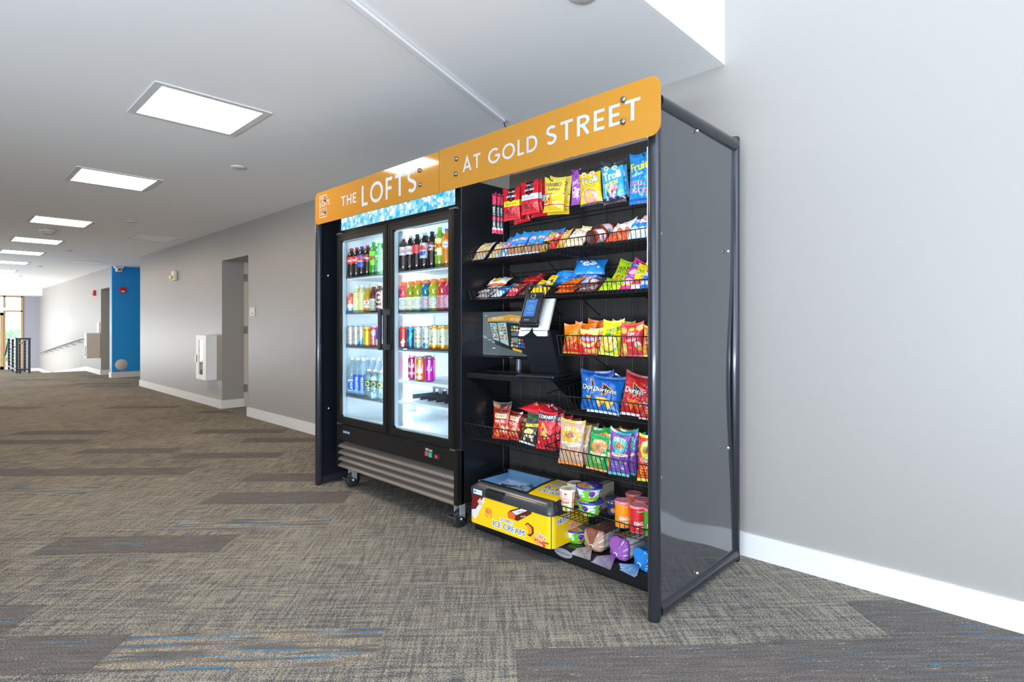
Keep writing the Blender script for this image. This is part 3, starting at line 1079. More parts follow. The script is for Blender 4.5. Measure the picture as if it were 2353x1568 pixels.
def sign(name, label, x0, x1, z0, z1, yaw, corners, words, bolts, wave):
    """curved-corner acrylic panel; words: list of (text, x0, x1, z0, z1)"""
    piv = x0 if yaw >= 0 else x1
    t = thing(name, label, 'sign', (0, 0, 0), (0, 0, 0))

    def dy(x):
        return SY + math.tan(R(yaw)) * (x - x0) + wave * math.sin((x - x0) / (x1 - x0) * 2 * math.pi)
    pts = []
    r = .045
    cl, cr = corners
    n = 60
    xs = [x0 + (x1 - x0) * i / n for i in range(n + 1)]
    # extra columns in the rounded ends
    if cl:
        xs = sorted(set(xs + [x0 + r * (1 - math.cos(R(a))) for a in range(0, 91, 10)]))
    if cr:
        xs = sorted(set(xs + [x1 - r * (1 - math.cos(R(a))) for a in range(0, 91, 10)]))
    vs, fs = [], []
    for x in xs:
        k = 0
        if cl and x < x0 + r:
            k = r - math.sqrt(max(0, r * r - (x0 + r - x) ** 2))
        if cr and x > x1 - r:
            k = r - math.sqrt(max(0, r * r - (x - x1 + r) ** 2))
        for yo in (0, .006):
            vs += [(x, dy(x) + yo, z0 + k), (x, dy(x) + yo, z1 - k)]
    for i in range(len(xs) - 1):
        a = i * 4
        fs += [(a, a + 4, a + 5, a + 1), (a + 2, a + 3, a + 7, a + 6), (a, a + 2, a + 6, a + 4), (a + 1, a + 5, a + 7, a + 3)]
    fs += [(0, 1, 3, 2), (len(vs) - 4, len(vs) - 2, len(vs) - 1, len(vs) - 3)]
    m = MB()
    m.add(vs, fs, False)
    o = m.build('acrylic_panel', M_SIGN, t)
    for wd, a, b2, c, d in words:
        m = MB()
        stroke_word(m, wd, a, b2, c, d, 0)
        m.v = [(x, dy(x) - .0012, z) for x, y, z in m.v]
        m.build('lettering', M_LETTER, t)
    for bx, bz in bolts:
        MB().lathe([(.013, 0), (.013, .008), (.010, .012), (0, .0125)], n=20, M=Matrix.Translation((bx, dy(bx) - .0005, bz)) @ Matrix.Rotation(R(90), 4, 'X')).build('bolt', M_BOLT, t)
        MB().box(bx - .006, bx + .006, dy(bx) + .006, YF - .012, bz - .006, bz + .006).build('standoff', M_BOLT, t)
    return t, dy


# the words fit between measured edges; perspective makes them look slanted
t1, dy1 = sign('sign_panel', 'left amber sign panel reading THE LOFTS with a small boxed logo', -3.955, -2.492, 1.956, 2.19, 0, (True, False),
     [('THE', -3.576, -3.377, 2.040, 2.108), ('LOFTS', -3.306, -2.70, 2.000, 2.135)],
     [(-3.802, 2.124), (-3.802, 2.037), (-2.668, 2.117), (-2.664, 2.032)], .002)
lg = MB()
fx0, fx1, fz0, fz1 = -3.888, -3.782, 1.998, 2.160


def bar(m, xa, xb, za, zb):
    m.box(xa, xb, 0, .0006, za, zb)


bar(lg, fx0, fx0 + .005, fz0, fz1)
bar(lg, fx0, fx1, fz0, fz0 + .005)
bar(lg, fx0, fx1, fz1 - .005, fz1)
bar(lg, fx1 - .005, fx1, fz1 - .035, fz1)
bar(lg, fx1 - .005, fx1, fz0, fz0 + .055)
stroke_word(lg, 'THE', fx0 + .012, fx0 + .06, 2.125, 2.147, 0)
stroke_word(lg, 'LOFTS', fx0 + .010, fx0 + .150, 2.078, 2.118, 0, .14)
stroke_word(lg, 'AT', fx0 + .012, fx0 + .040, 2.048, 2.066, 0)
stroke_word(lg, 'GOLD', fx0 + .05, fx0 + .105, 2.048, 2.066, 0)
stroke_word(lg, 'STREET', fx0 + .012, fx0 + .092, 2.014, 2.034, 0)
lg.v = [(x, dy1(x) - .0014 + y, z) for x, y, z in lg.v]
lg.build('logo', M_LETTER, t1)
sign('sign_panel', 'right amber sign panel reading AT GOLD STREET above the snack shelves', -2.488, -1.103, 1.958, 2.196, -.4, (False, True),
     [('AT', -2.289, -2.150, 2.035, 2.112), ('GOLD', -2.091, -1.746, 2.034, 2.112), ('STREET', -1.690, -1.190, 2.040, 2.128)],
     [(-2.340, 2.117), (-2.345, 2.035), (-1.268, 2.136), (-1.270, 2.046)], .005)

# led strip inside the front right post
t = thing('led_strip', 'vertical white light strip inside the front right post of the stand', 'light strip', (XR - .032, YF + .016, 1.45))
MB().box(-.004, .006, -.008, .008, 0, .5).build('channel', M_STEEL, t)
ml = mat('led_diffuser', 'cfe6ff', .5, emit=LED_STRENGTH)
MB().box(-.007, -.004, -.006, .006, .005, .495).build('diffuser', ml, t)

# ------------------------------------------------------------------ glass-door cooler
KX0, KX1, KY0, KY1, KZ0, KZ1 = -3.835, -2.462, 2.14, 2.84, .165, 2.065
M_CBODY = mat('cooler_black', '15171b', .3, .1, coat=.35)
M_CFRONT = mat('cooler_front_black', '161514', .38, .2)
M_LINER = mat('cooler_liner', 'dfe6ea', .35, coat=.2)
M_GASK = mat('door_gasket', 'b9c2c9', .4)
M_LOUV = mat('louver_metal', '8a8078', .42, .55)
M_CRUB = mat('caster_rubber', '26272a', .5)
co = thing('drinks_cooler', 'black two-door glass drinks cooler on casters with a lit blue ice header', 'fridge')
m = MB()
m.bbox(KX0, KX0 + .035, KY0, KY1, KZ0, KZ1, .004).bbox(KX1 - .035, KX1, KY0, KY1, KZ0, KZ1, .004)
m.box(KX0 + .035, KX1 - .035, KY1 - .03, KY1, KZ0, KZ1).box(KX0 + .035, KX1 - .035, KY0 + .03, KY1 - .03, KZ1 - .16, KZ1)
m.box(KX0 + .035, KX1 - .035, KY0 + .03, KY1 - .03, .40, .485).box(KX0 + .035, KX1 - .035, KY0 + .06, KY1 - .03, KZ0, KZ0 + .02)
m.build('cabinet', M_CBODY, co)
ix0, ix1, iz0, iz1, iy1 = KX0 + .036, KX1 - .036, .486, 1.90, KY1 - .031
m = MB()
m.box(ix0, ix0 + .012, KY0 + .01, iy1, iz0, iz1).box(ix1 - .012, ix1, KY0 + .01, iy1, iz0, iz1).box(ix0, ix1, iy1 - .012, iy1, iz0, iz1)
m.box(ix0, ix1, KY0 + .01, iy1, iz1, iz1 + .004).box(ix0, ix1, KY0 + .01, iy1, iz0, iz0 + .012)
m.build('liner', M_LINER, co)
MB().box(-3.205, -3.125, KY0 + .012, KY0 + .06, iz0, iz1).build('centre_mullion', mat('mullion_grey', '8a8f96', .4), co)
m_il = mat('cooler_lamp', 'e6f2ff', .5, emit=60)
for x0, x1, y0 in ((ix0 + .0125, ix0 + .020, iy1 - .10), (ix1 - .020, ix1 - .0125, iy1 - .10), (-3.205, -3.197, KY0 + .07), (-3.133, -3.125, KY0 + .07)):
    MB().box(x0, x1, y0, y0 + .022, .55, 1.84).build('lamp_tube', m_il, co)
for x in (-3.55, -3.35, -2.95, -2.68):
    MB().box(x - .012, x + .012, iy1 - .018, iy1 - .012, .56, 1.85).build('shelf_rail', M_GASK, co)
# header
MB().box(KX0, KX1, KY0 - .012, KY0, 1.885, KZ1).build('header_frame', M_CFRONT, co)
cv = Cv(125, 14, '7fd0ec', 3)
rr = random.Random(5)
for i in range(260):
    cx, cy = rr.uniform(0, 125), rr.uniform(-1, 9) if rr.random() < .8 else rr.uniform(0, 14)
    s_ = rr.uniform(.8, 2.4)
    a0 = rr.uniform(0, 6)
    pts = [(cx + s_ * rr.uniform(.6, 1.2) * math.cos(a0 + k * 1.26), cy + s_ * rr.uniform(.6, 1.2) * math.sin(a0 + k * 1.26)) for k in range(5)]
    cv.poly(pts, rr.choice(['e8f6fc', 'f6fbff', 'bfe6f6', 'd4eefa', '9fdcf2', '2fb0e0', '46bfe8']))
M_ICE = attr_mat('lit_ice_print', .2, emit=1.1)
flat_print('ice_header', cv, (-3.80, KY0 - .0135, 1.912), (1.30, 0, 0), (0, 0, .145), M_ICE, co)
# doors
for x0, x1, hx in ((-3.825, -3.170, -3.192), (-3.158, -2.490, -3.136)):
    dr = MB()
    z0, z1, y0, y1, fw = .490, 1.880, KY0 - .034, KY0 + .004, .048
    dr.box(x0, x0 + fw, y0, y1, z0, z1).box(x1 - fw, x1, y0, y1, z0, z1).box(x0 + fw, x1 - fw, y0, y1, z0, z0 + fw).box(x0 + fw, x1 - fw, y0, y1, z1 - fw, z1)
    dr.box(x0 + .012, x0 + .016, y0 - .002, y0, z0 + .012, z1 - .012).box(x1 - .016, x1 - .012, y0 - .002, y0, z0 + .012, z1 - .012)
    dr.box(x0 + .012, x1 - .012, y0 - .002, y0, z0 + .012, z0 + .016).box(x0 + .012, x1 - .012, y0 - .002, y0, z1 - .016, z1 - .012)
    do = dr.build('door', M_CFRONT, co)
    MB().box(x0 + fw, x1 - fw, y0 + .012, y0 + .018, z0 + fw, z1 - fw).build('glass', thin_glass('cooler_glass', (.95, .99, .99), .45) if 'cooler_glass' not in MATS else MATS['cooler_glass'], do)
    ring(x0 + fw, x1 - fw, 0, 1, 0, 0, 0)
    gk = MB().box(x0 + fw, x0 + fw + .014, y0 + .018, y1, z0 + fw, z1 - fw).box(x1 - fw - .006, x1 - fw, y0 + .018, y1, z0 + fw, z1 - fw).box(x0 + fw, x1 - fw, y0 + .018, y1, z0 + fw, z0 + fw + .010).box(x0 + fw, x1 - fw, y0 + .018, y1, z1 - fw - .008, z1 - fw)
    gk.build('gasket', M_GASK, do)
    hd = MB().bbox(hx - .013, hx + .013, y0 - .050, y0 - .030, 1.045, 1.315, .004).bbox(hx - .013, hx + .013, y0 - .032, y0, 1.045, 1.085, .003).bbox(hx - .013, hx + .013, y0 - .032, y0, 1.275, 1.315, .003)
    hd.build('handle', mat('handle_grey', '2f3236', .35, .2), do)
for x in (-3.80, -2.50):
    MB().box(x - .03, x + .03, KY0 - .036, KY0 + .01, 1.882, 1.892).build('hinge', M_STEEL, co)
    MB().box(x - .025, x + .025, KY0 - .036, KY0 + .01, .478, .489).build('hinge', M_STEEL, co)
# lower front
fp = MB().box(KX0, KX1, KY0 - .03, KY0 + .02, .362, .476).box(KX0, KX0 + .012, KY0 - .03, KY0 + .02, .165, .362).box(KX1 - .03, KX1, KY0 - .03, KY0 + .02, .165, .362)
fp.build('front_panel', M_CFRONT, co)
MB().box(KX0 + .012, KX1 - .03, KY0 + .03, KY0 + .06, .17, .362).build('grille_back', mat('grille_dark', '0b0b0c', .7), co)
for i in range(4):
    z = .350 - i * .048
    m = MB()
    x0, x1 = KX0 + .012, KX1 - .03
    m.add([(x0, KY0 + .028, z), (x1, KY0 + .028, z), (x1, KY0 - .026, z - .036), (x0, KY0 - .026, z - .036), (x0, KY0 - .026, z - .045), (x1, KY0 - .026, z - .045), (x0, KY0 + .028, z - .006), (x1, KY0 + .028, z - .006)],
          [(3, 2, 1, 0), (4, 5, 2, 3), (6, 7, 5, 4), (0, 1, 7, 6)])
    m.build('louver', M_LOUV, co)
yf = KY0 - .0315
cv = Cv(80, 18, '1d55a4', 1)
cv = Cv(8, 1.9, '1b4f9e', 14)
cv.rect(.2, .3, 7.8, 1.6, '2359a8').txt('DELAWARE', 4, .95, 1.0, 'e8d21d', w=7.0, shear=.15)
flat_print('maker_badge', cv, (-3.745, yf, .418), (.10, 0, 0), (0, 0, .022), M_MATTE, co)
sw = MB().bbox(-2.758, -2.730, yf - .006, yf + .002, .410, .438, .002).build('red_switch', mat('switch_red', 'a8484a', .3), co)
MB().bbox(-2.722, -2.694, yf - .006, yf + .002, .407, .435, .002).build('green_switch', mat('switch_green', '1f9a70', .3, emit=.15), co)
for x in (-2.758, -2.722):
    MB().box(x, x + .03, yf - .001, yf + .001, .443 - (x + 2.758) * .1, .457 - (x + 2.758) * .1).build('switch_label', mat('label_grey', '8b8b87', .5), co)
MB().bbox(-2.682, -2.612, yf - .004, yf + .002, .403, .437, .003).build('thermostat', mat('thermostat_black', '202022', .3), co)
cv = Cv(4, 3, '1a0a0a', 12).txt('38', 2, 1.5, 2.0, 'ff3030', w=2.8)
flat_print('thermostat_display', cv, (-2.668, yf - .0045, .408), (.036, 0, 0), (0, 0, .024), attr_mat('red_display', .3, emit=1.6), co)
for x, y in ((-3.765, 2.20), (-2.545, 2.20), (-3.765, 2.75), (-2.545, 2.75)):
    ct = MB().box(x - .04, x + .04, y - .04, y + .04, .155, .165).box(x - .028, x - .022, y - .02, y + .02, .055, .157).box(x + .022, x + .028, y - .02, y + .02, .055, .157).lathe([(.018, .135), (.022, .157)], (x, y, 0), 12).build('caster', mat('zinc_plate', 'c4c8cc', .4, .5), co)
    MB().lathe([(0, -.018), (.035, -.018), (.052, -.014), (.055, -.006), (.055, .006), (.052, .014), (.035, .018), (0, .018)], n=28, M=Matrix.Translation((x, y, .055)) @ Matrix.Rotation(R(90), 4, 'Y')).build('wheel', M_CRUB, ct)
    MB().lathe([(0, -.031), (.014, -.031), (.014, .031), (0, .031)], n=12, M=Matrix.Translation((x, y, .055)) @ Matrix.Rotation(R(90), 4, 'Y')).box(x - .02, x + .05, y - .075, y - .02, .075, .083).build('brake', M_STEEL, ct)
# shelves
M_SHELFW = mat('shelf_white', 'dfe5ea', .35)
M_LANE = mat('lane_grey', '3a3b40', .4)
M_LIP = thin_glass('clear_plastic', (.80, .82, .84), 1.2, .1)
LSH = [1.560, 1.298, 1.052, .690]
RSH = [1.562, 1.292, 1.052, .850, .712]
for x0, x1, zs in ((ix0 + .013, -3.21, LSH), (-3.12, ix1 - .013, RSH)):
    for k, z in enumerate(zs):
        sh = MB().box(x0, x1, KY0 + .016, iy1 - .02, z - .012, z - .006).box(x0, x1, KY0 + .010, KY0 + .016, z - .018, z)
        for i in range(30):
            x = x0 + (x1 - x0) * (i + .5) / 30
            sh.box(x - .002, x + .002, KY0 + .016, iy1 - .02, z - .006, z - .003)
        so = sh.build('shelf', M_SHELFW, co)
        if x1 > -3 and k == 3:
            continue
        if x1 > -3 and k == 4:
            m = MB()
            for i in range(7):
                x = x0 + .02 + i * .085
                n = 10
                poly = [(x, z), (x, z + .085), (x + .083, z + .085), (x + .083, z), (x + .064, z), (x + .064, z + .04)] + [(x + .0415 + .0225 * math.cos(R(a)), z + .04 + .0225 * math.sin(R(a))) for a in range(20, 161, 20)] + [(x + .019, z + .04), (x + .019, z)]
                m.prism(poly, 0, .006, Matrix.Translation((0, KY0 + .30, 0)) @ Matrix.Rotation(R(90), 4, 'X'))
                m.box(x, x + .003, KY0 + .12, KY0 + .5, z, z + .03)
            m.build('lane_organiser', M_LANE, so)
            continue
        MB().box(x0, x1, KY0 + .0065, KY0 + .009, z - .01, z + .022).build('shelf_lip', M_LIP, so)

# ------------------------------------------------------------------ wire grid panels, base deck, baskets
for x0, x1, s in ((-2.448, -1.852, 'left'), (-1.840, -1.215, 'right')):
    t = thing('wire_grid_panel', 'black wire grid panel, %s' % ('left one behind the monitor' if s == 'left' else 'right one behind the chip bags'), 'wire grid', (0, 0, 0))
    m = MB()
    for x in (x0, x1):
        m.tube([(x, YG, .18), (x, YG, 2.0)], .0045, 6)
    m.tube([(x0, YG, 2.0), (x1, YG, 2.0)], .0045, 6)
    m.tube([(x0, YG, .18), (x1, YG, .18)], .0045, 6)
    m.build('border_rods', M_WIRE, t)
    m = MB()
    n = 4
    for i in range(1, n):
        x = x0 + (x1 - x0) * i / n
        m.tube([(x, YG, .18), (x, YG, 2.0)], .003, 6)
    for i in range(12):
        for dz in (0, .022):
            z = .30 + i * .15 + dz
            m.tube([(x0, YG - .005, z), (x1, YG - .005, z)], .0026, 6)
    m.build('grid_wires', M_WIRE, t)

t = thing('base_deck', 'low black steel base deck under the freezer and bread', 'base shelf', (0, 0, 0))
MB().bbox(-2.455, -1.20, 2.245, 2.50, .006, .084, .004).build('deck', mat('deck_black', '1c1c1f', .3, .2, coat=.3), t)
cv = Cv(12, 5, '1a1a1c', 10)
cv.ell(6, 2.5, 5.9, 2.4, '9a9a9a').txt('F', 1.7, 3.0, 1.6, '1b1b1b').txt('FrontRunner', 6.7, 2.4, 1.1, '2a2a2a', w=7)
dk = MB().box(-2.455, -1.2, 2.2445, 2.2455, .004, .01).build('toe_strip', M_BLACK, t)
el = MB()
N_ = 32
el.prism([(.058 * math.cos(2 * math.pi * i / N_), .022 * math.sin(2 * math.pi * i / N_)) for i in range(N_)], 0, .0008, Matrix.Translation((-1.79, 2.244, .044)) @ Matrix.Rotation(R(90), 4, 'X'))
sk = el.build('oval_sticker', mat('sticker_silver', '9c9c9e', .4, .2), t)
cv = Cv(8, 1.6, '9c9c9e', 14).txt('F', .6, .8, 1.3, '1b1b1b').txt('FrontRunner', 4.6, .75, 1.0, '2e2e2e', w=6.4)
flat_print('sticker_print', cv, (-1.832, 2.2425, .036), (.084, 0, 0), (0, 0, .017), M_MATTE, sk)


def basket(label, x0, x1, yt, yb0, ybk, zt, zb, step=.024, back=None, brackets=True):
    """wire basket: front rim at y=yt z=zt, front foot at y=yb0 z=zb, runs back to ybk"""
    t = thing('wire_basket', label, 'wire basket', (0, 0, 0), group='black wire baskets on the grid')
    zbk = back if back is not None else zt
    r = .0028
    MB().tube([(x0, ybk, zbk), (x0, yt, zt), (x1, yt, zt), (x1, ybk, zbk)], r, 8).tube([(x0, yt, zt), (x0 + .006, yb0, zb)], r * .8, 6).tube([(x1, yt, zt), (x1 - .006, yb0, zb)], r * .8, 6).build('rim', M_WIRE, t)
    m = MB()
    n = max(3, int((x1 - x0) / step))
    for i in range(1, n):
        x = x0 + (x1 - x0) * i / n
        m.tube([(x, yt, zt), (x, yb0, zb), (x, ybk, zb)], .0018, 5)
    k = max(3, int((ybk - yb0) / .03))
    for i in range(1, k):
        a = i / k
        ya, yb_ = yt + (ybk - yt) * a, yb0 + (ybk - yb0) * a
        for x, s in ((x0, 1), (x1, -1)):
            m.tube([(x, ya, zt + (zbk - zt) * a), (x + .006 * s, yb_, zb)], .0018, 5)
    m.tube([(x0 + .006, yb0, zb), (x1 - .006, yb0, zb)], .002, 5)
    for i in range(1, 5):
        y = yb0 + (ybk - yb0) * i / 4
        m.tube([(x0 + .006, y, zb - .002), (x1 - .006, y, zb - .002)], .0016, 5)
    m.build('wire_mesh', M_WIRE, t)
    if brackets:
        for f in (.22, .8):
            x = x0 + (x1 - x0) * f
            MB().tube([(x, yb0 + .12, zb - .004), (x, ybk - .01, zb - .09), (x, ybk, zb - .09)], .003, 6).build('bracket', M_WIRE, t)
    return t


YGf = YG - .008
basket('shallow wire basket of cookies, top left of the rack', -2.440, -1.868, 2.195, 2.205, YGf, 1.628, 1.578)
basket('shallow wire basket of candy cups and bars, top right of the rack', -1.856, -1.225, 2.165, 2.175, YGf, 1.630, 1.582)
basket('shallow wire basket of candy bars and bags, second row left', -2.425, -1.868, 2.170, 2.180, YGf, 1.412, 1.357)
basket('shallow wire basket of candy bars and sour candy, second row right', -1.856, -1.225, 2.160, 2.170, YGf, 1.405, 1.352)
basket('wire basket of orange, red and yellow chip bags beside the card reader', -1.745, -1.225, 2.135, 2.152, YGf, 1.157, 1.060, back=1.157)
basket('deep wire basket holding the blue and red tortilla chip bags', -1.790, -1.225, 2.105, 2.148, YGf, .868, .780, back=.92)
basket('wide wire basket under the monitor shelf with red snack bags', -2.405, -1.800, 2.120, 2.158, YGf, .651, .560, back=.68)
basket('deep wire basket of beige, green and purple chip bags', -1.790, -1.225, 2.105, 2.145, YGf, .612, .508, back=.66)
basket('lowest wire basket holding noodle cups and chip cans', -1.752, -1.225, 2.122, 2.128, YGf, .332, .278)

# monitor shelf
t = thing('monitor_shelf', 'black metal shelf on the grid under the monitor', 'shelf', (0, 0, 0))
MB().bbox(-2.425, -1.815, 2.155, YGf, .922, .934, .003).box(-2.425, -1.815, 2.150, 2.156, .908, .930).build('shelf_board', mat('shelf_black', '1b1c1f', .32, .3, coat=.2), t)
for x in (-2.42, -1.828):
    m = MB()
    m.prism([(2.20, .921), (YGf, .921), (YGf, .72)], 0, .004, Matrix(((0, 0, 1, x), (1, 0, 0, 0), (0, 1, 0, 0), (0, 0, 0, 1))))
    m.build('gusset_bracket', M_BLACK, t)

# monitor
t = thing('monitor', 'flat black monitor showing a camera view of the stand', 'monitor', (-2.235, 2.335, .9355), (0, 0, R(3)))
MB().bbox(-.235, .235, -.012, .022, .078, .358, .004).build('bezel', mat('monitor_black', '0e0f12', .25), t)
MB().tube([(.03, .02, .008), (.03, .025, .20)], .017, 14).build('stand_neck', mat('monitor_grey', '5c6068', .35, .3), t)
MB().bbox(-.14, .14, -.08, .10, 0, .010, .003).build('stand_foot', mat('monitor_black'), t)
cv = Cv(46, 27, '55636a', 6)
cv.poly([(0, 10), (46, -2), (46, 27), (0, 27)], '66747b').poly([(0, 11.5), (10, 7), (10, 8), (0, 12.5)], 'a8afae')
for i in range(5):
    cv.poly([(3, 2 + i * 1.9), (12, 3.5 + i * 1.9), (12, 4.2 + i * 1.9), (3, 2.8 + i * 1.9)], '48545b')
cv.poly([(4.5, 21), (42, 19), (42, -1), (10.5, 6.5)], '14181d')
cv.poly([(4, 23.2), (22, 25.2), (44, 22.6), (44, 18.2), (20, 21.4), (4, 21)], 'd6a23c')
cv.txt('THE LOFTS', 12, 22.8, 1.5, 'f2e9d0', w=9).txt('AT GOLD STREET', 31, 21.9, 1.6, 'f2e9d0', w=17, rot=-.06)
cv.poly([(5.4, 20.2), (11, 20), (13.5, 8.6), (9, 9.7)], '9fc3cc').poly([(11.8, 20), (18.8, 20.2), (21, 6), (14.4, 8.2)], 'a9ccd4')
for r_ in range(6):
    for k in range(6):
        cv.ell(7 + r_ * .35 + k * .75, 18.6 - r_ * 1.5, .38, .5, random.Random(r_ * 7 + k).choice(['b33a3a', '3c7a3a', '3a4f9c', 'd8a33a', 'e8e8e8', '4a3a34', '6fc2d8']))
        cv.ell(12.9 + r_ * .35 + k * .95, 18.8 - r_ * 1.7, .45, .6, random.Random(r_ * 11 + k).choice(['b33a3a', '57a63a', 'd87a2a', 'd8a33a', 'e8e8e8', '4a3a34', '6fc2d8']))
for r_ in range(9):
    for k in range(9):
        cl = random.Random(r_ * 13 + k).choice(['c9322c', 'e8e4dc', '2d62c0', 'e0b52a', '3c9a48', '7a4aa8', 'd8742a', 'b8b8c0'])
        if r_ in (1, 2, 5, 6, 7):
            cv.ell(23.5 + k * 1.9, 19.6 - r_ * 1.9 - k * .15, .8, .75, cl)
cv.rect(23.5, 8.4, 28, 11, '7f97a4').rect(23, 12.2, 31, 14.4, '60717a').poly([(24, 5), (31, 3.4), (31, 2), (24, 3.4)], 'd8b63a').rect(29, 12, 31, 16, 'd8dcdc')
cv.txt('0.00', 2.5, 24.8, .7, 'dfe5e5').rect(7.8, 4, 10.3, 4.7, 'cfd6d6')
flat_print('screen', cv, (-.226, -.0126, .096), (.452, 0, 0), (0, 0, .254), M_SCREEN, t)
cv = Cv(4, 1, '0e0f12', 14).txt('acer', 2, .5, .6, '8a8f95', w=2)
flat_print('maker_mark', cv, (-.02, -.0126, .081), (.04, 0, 0), (0, 0, .010), M_MATTE, t)

# payment stand with card reader
PY = 14
t = thing('payment_stand', 'black slanted kiosk column with a white angled head plate on the shelf', 'payment stand', (-1.945, 2.275, .9355), (0, 0, R(PY)))
MB().bbox(-.11, .11, -.115, .115, 0, .012, .003).build('base_plate', mat('stand_base', '2b2c2f', .3, .3), t)


def slab(y0b, y1b, y0t, y1t, zb, zt, x0, x1):
    return MB().add([(x0, y0b, zb), (x1, y0b, zb), (x1, y1b, zb), (x0, y1b, zb), (x0, y0t, zt), (x1, y0t, zt), (x1, y1t, zt), (x0, y1t, zt)],
                    [(0, 3, 2, 1), (4, 5, 6, 7), (0, 1, 5, 4), (1, 2, 6, 5), (2, 3, 7, 6), (3, 0, 4, 7)])


slab(.01, .10, -.105, .0, .012, .245, -.085, .085).build('column', mat('stand_column', '1d2026', .35, .2), t)
hp = slab(-.118, -.100, -.014, .004, .215, .412, -.092, .070)
hp.v = hp.v
hp.build('head_plate', mat('stand_white', 'e6e5e2', .35), t)
slab(-.106, -.02, -.09, .0, .222, .252, -.05, .05).build('cable_slot', M_BLACK, t)
MB().prism([(-.04, 0), (.04, 0), (.012, .02), (0, .05), (-.012, .02)], -.002, .002, Matrix.Translation((-.02, -.119, .214)) @ Matrix.Rotation(R(90 - 27), 4, 'X')).build('notch', M_BLACK, t)
tm = thing('card_reader', 'black card payment terminal with a blue screen on the white head plate', 'card reader', (-1.938, 2.185, 1.278), (-R(28), 0, R(PY)))
MB().bbox(-.052, .052, -.040, -.002, -.085, .095, .008, 3).build('body', mat('terminal_black', '232427', .3, .1, coat=.3), tm)
MB().bbox(-.055, .055, -.030, -.004, -.100, -.060, .008, 3).build('card_slot', mat('terminal_dark', '161719', .35), tm)
cv = Cv(5.2, 8.6, '3f86e0', 14)
cv.ell(2.6, 4.3, 1.5, 1.5, '7fb2f0').ell(2.6, 4.3, 1.3, 1.3, '4f92e6').ell(2.6, 4.3, .8, .8, '7fb2f0').ell(2.6, 4.3, .65, .65, '4a8ee4').rect(1.4, 7.3, 3.8, 7.6, '8bbaf2').rect(1.2, 1.6, 4, 1.9, '8bbaf2')
flat_print('display', cv, (-.034, -.0408, -.050), (.064, 0, 0), (0, 0, .100), M_SCREEN, tm)
m = MB()
for r_ in (.004, .007, .010):
    pts = [(r_ * math.cos(R(a)), -.0412, .070 + r_ * math.sin(R(a))) for a in range(-45, 46, 15)]
    m.tube(pts, .0008, 4)
m.tube([(.014 * math.cos(R(a)), -.0412, .070 + .014 * math.sin(R(a))) for a in range(0, 361, 20)], .0006, 4)
m.build('contactless_mark', mat('mark_white', 'd8d8d8', .4), tm)
MB().box(-.02, -.015, -.0412, -.040, -.072, -.069).box(-.010, -.005, -.0412, -.040, -.072, -.069).box(0, .005, -.0412, -.040, -.072, -.069).build('indicator_lights', mat('mark_white'), tm)
# ------------------------------------------------------------------ countertop ice-cream freezer
FX0, FX1, FY0, FY1 = -2.395, -1.782, 2.14, 2.452
M_LID = attr_mat('freezer_lid_print', .33, coat=.25)
M_WRAP = attr_mat('freezer_wrap_print', .3, coat=.4)
fz_ = thing('ice_cream_freezer', 'small yellow countertop ice cream freezer with grey lid and glass window', 'freezer', (0, 0, 0))
MB().bbox(FX0 + .03, FX1 - .03, 2.25, FY1 - .02, .0845, .092, .002).build('base', mat('freezer_black', '17181a', .5), fz_)
D, Wd = 31.0, 61.3


def fx(px):
    return (X(px, FY0) - FX0) * 100 + D


def fz(px, py):
    return (Zc(px, py, FY0) - .09) * 100


cv = Cv(D * 2 + Wd, 18.5, 'efc312', 7)


def fp_(pts, col):
    cv.poly([(fx(a), fz(a, b)) for a, b in pts], col)


fp_([(1070, 1100), (1113, 1140), (1094, 1172), (1074, 1180)], '6a1218')
fp_([(1068, 1160), (1078, 1170), (1093, 1170), (1112, 1142), (1114, 1150), (1093, 1193), (1080, 1182), (1068, 1182)], 'd9d9dc')
fp_([(1097, 1152), (1104, 1144), (1109, 1160), (1103, 1163)], 'cbb698')
cx, cz = fx(1122.5), fz(1122.5, 1178)
cv.ell(cx, cz - .8, 2.7, 2.0, 'e06a20').ell(cx, cz - .3, 2.6, 1.7, 'e8cc52').ell(cx, cz + .6, 2.7, 2.0, 'ee8a1c').blobs(14, ['d2342a', '2f66b8', '3a8a3e', 'f0c030', '8a2b1a'], .32, (cx - 2, cz - .5, cx + 2, cz + 2.1), 4)
cv.ell(cx + .3, cz - 2.2, 1.0, .5, 'efc312')
fp_([(1166, 1180), (1172, 1173), (1198, 1166), (1221, 1175), (1222, 1181), (1190, 1198), (1168, 1190)], '5c1c10')
fp_([(1167, 1181), (1173, 1175), (1184, 1184), (1183, 1195), (1168, 1189)], 'd9641a')
fp_([(1176, 1176), (1204, 1168), (1214, 1173), (1186, 1184)], 'e9e4ea')
cv.txt('SNICKERS', fx(1196), fz(1196, 1176.5), .9, '1b3a80', w=4.8, rot=.28)
cv.txt('ICE CREAM', fx(1202), fz(1202, 1187), .6, 'e8e0d8', w=3.6, rot=.3)
cv.txt('UNWRAP', fx(1164.5), fz(1164.5, 1198), 1.55, '1763b4', w=9.6, edge='f7f2e6', ew=.22)
cv.txt('ICE CREAM', fx(1168), fz(1168, 1214), 3.1, '1763b4', w=23, edge='f7f2e6', ew=.35)
fp_([(1206, 1205), (1213, 1201), (1226, 1212), (1227, 1226), (1219, 1234), (1212, 1230), (1215, 1222), (1213, 1212)], '5a2413')
fp_([(1209, 1207), (1213, 1204), (1222, 1214), (1222, 1226), (1214, 1229), (1215, 1222), (1212, 1213)], 'f0941c')
fp_([(1213, 1230), (1219, 1236), (1227, 1228), (1253, 1252), (1250, 1262), (1240, 1258)], 'f3a62a')
fp_([(1227, 1240), (1232, 1238), (1254, 1254), (1251, 1260)], 'd8242a')
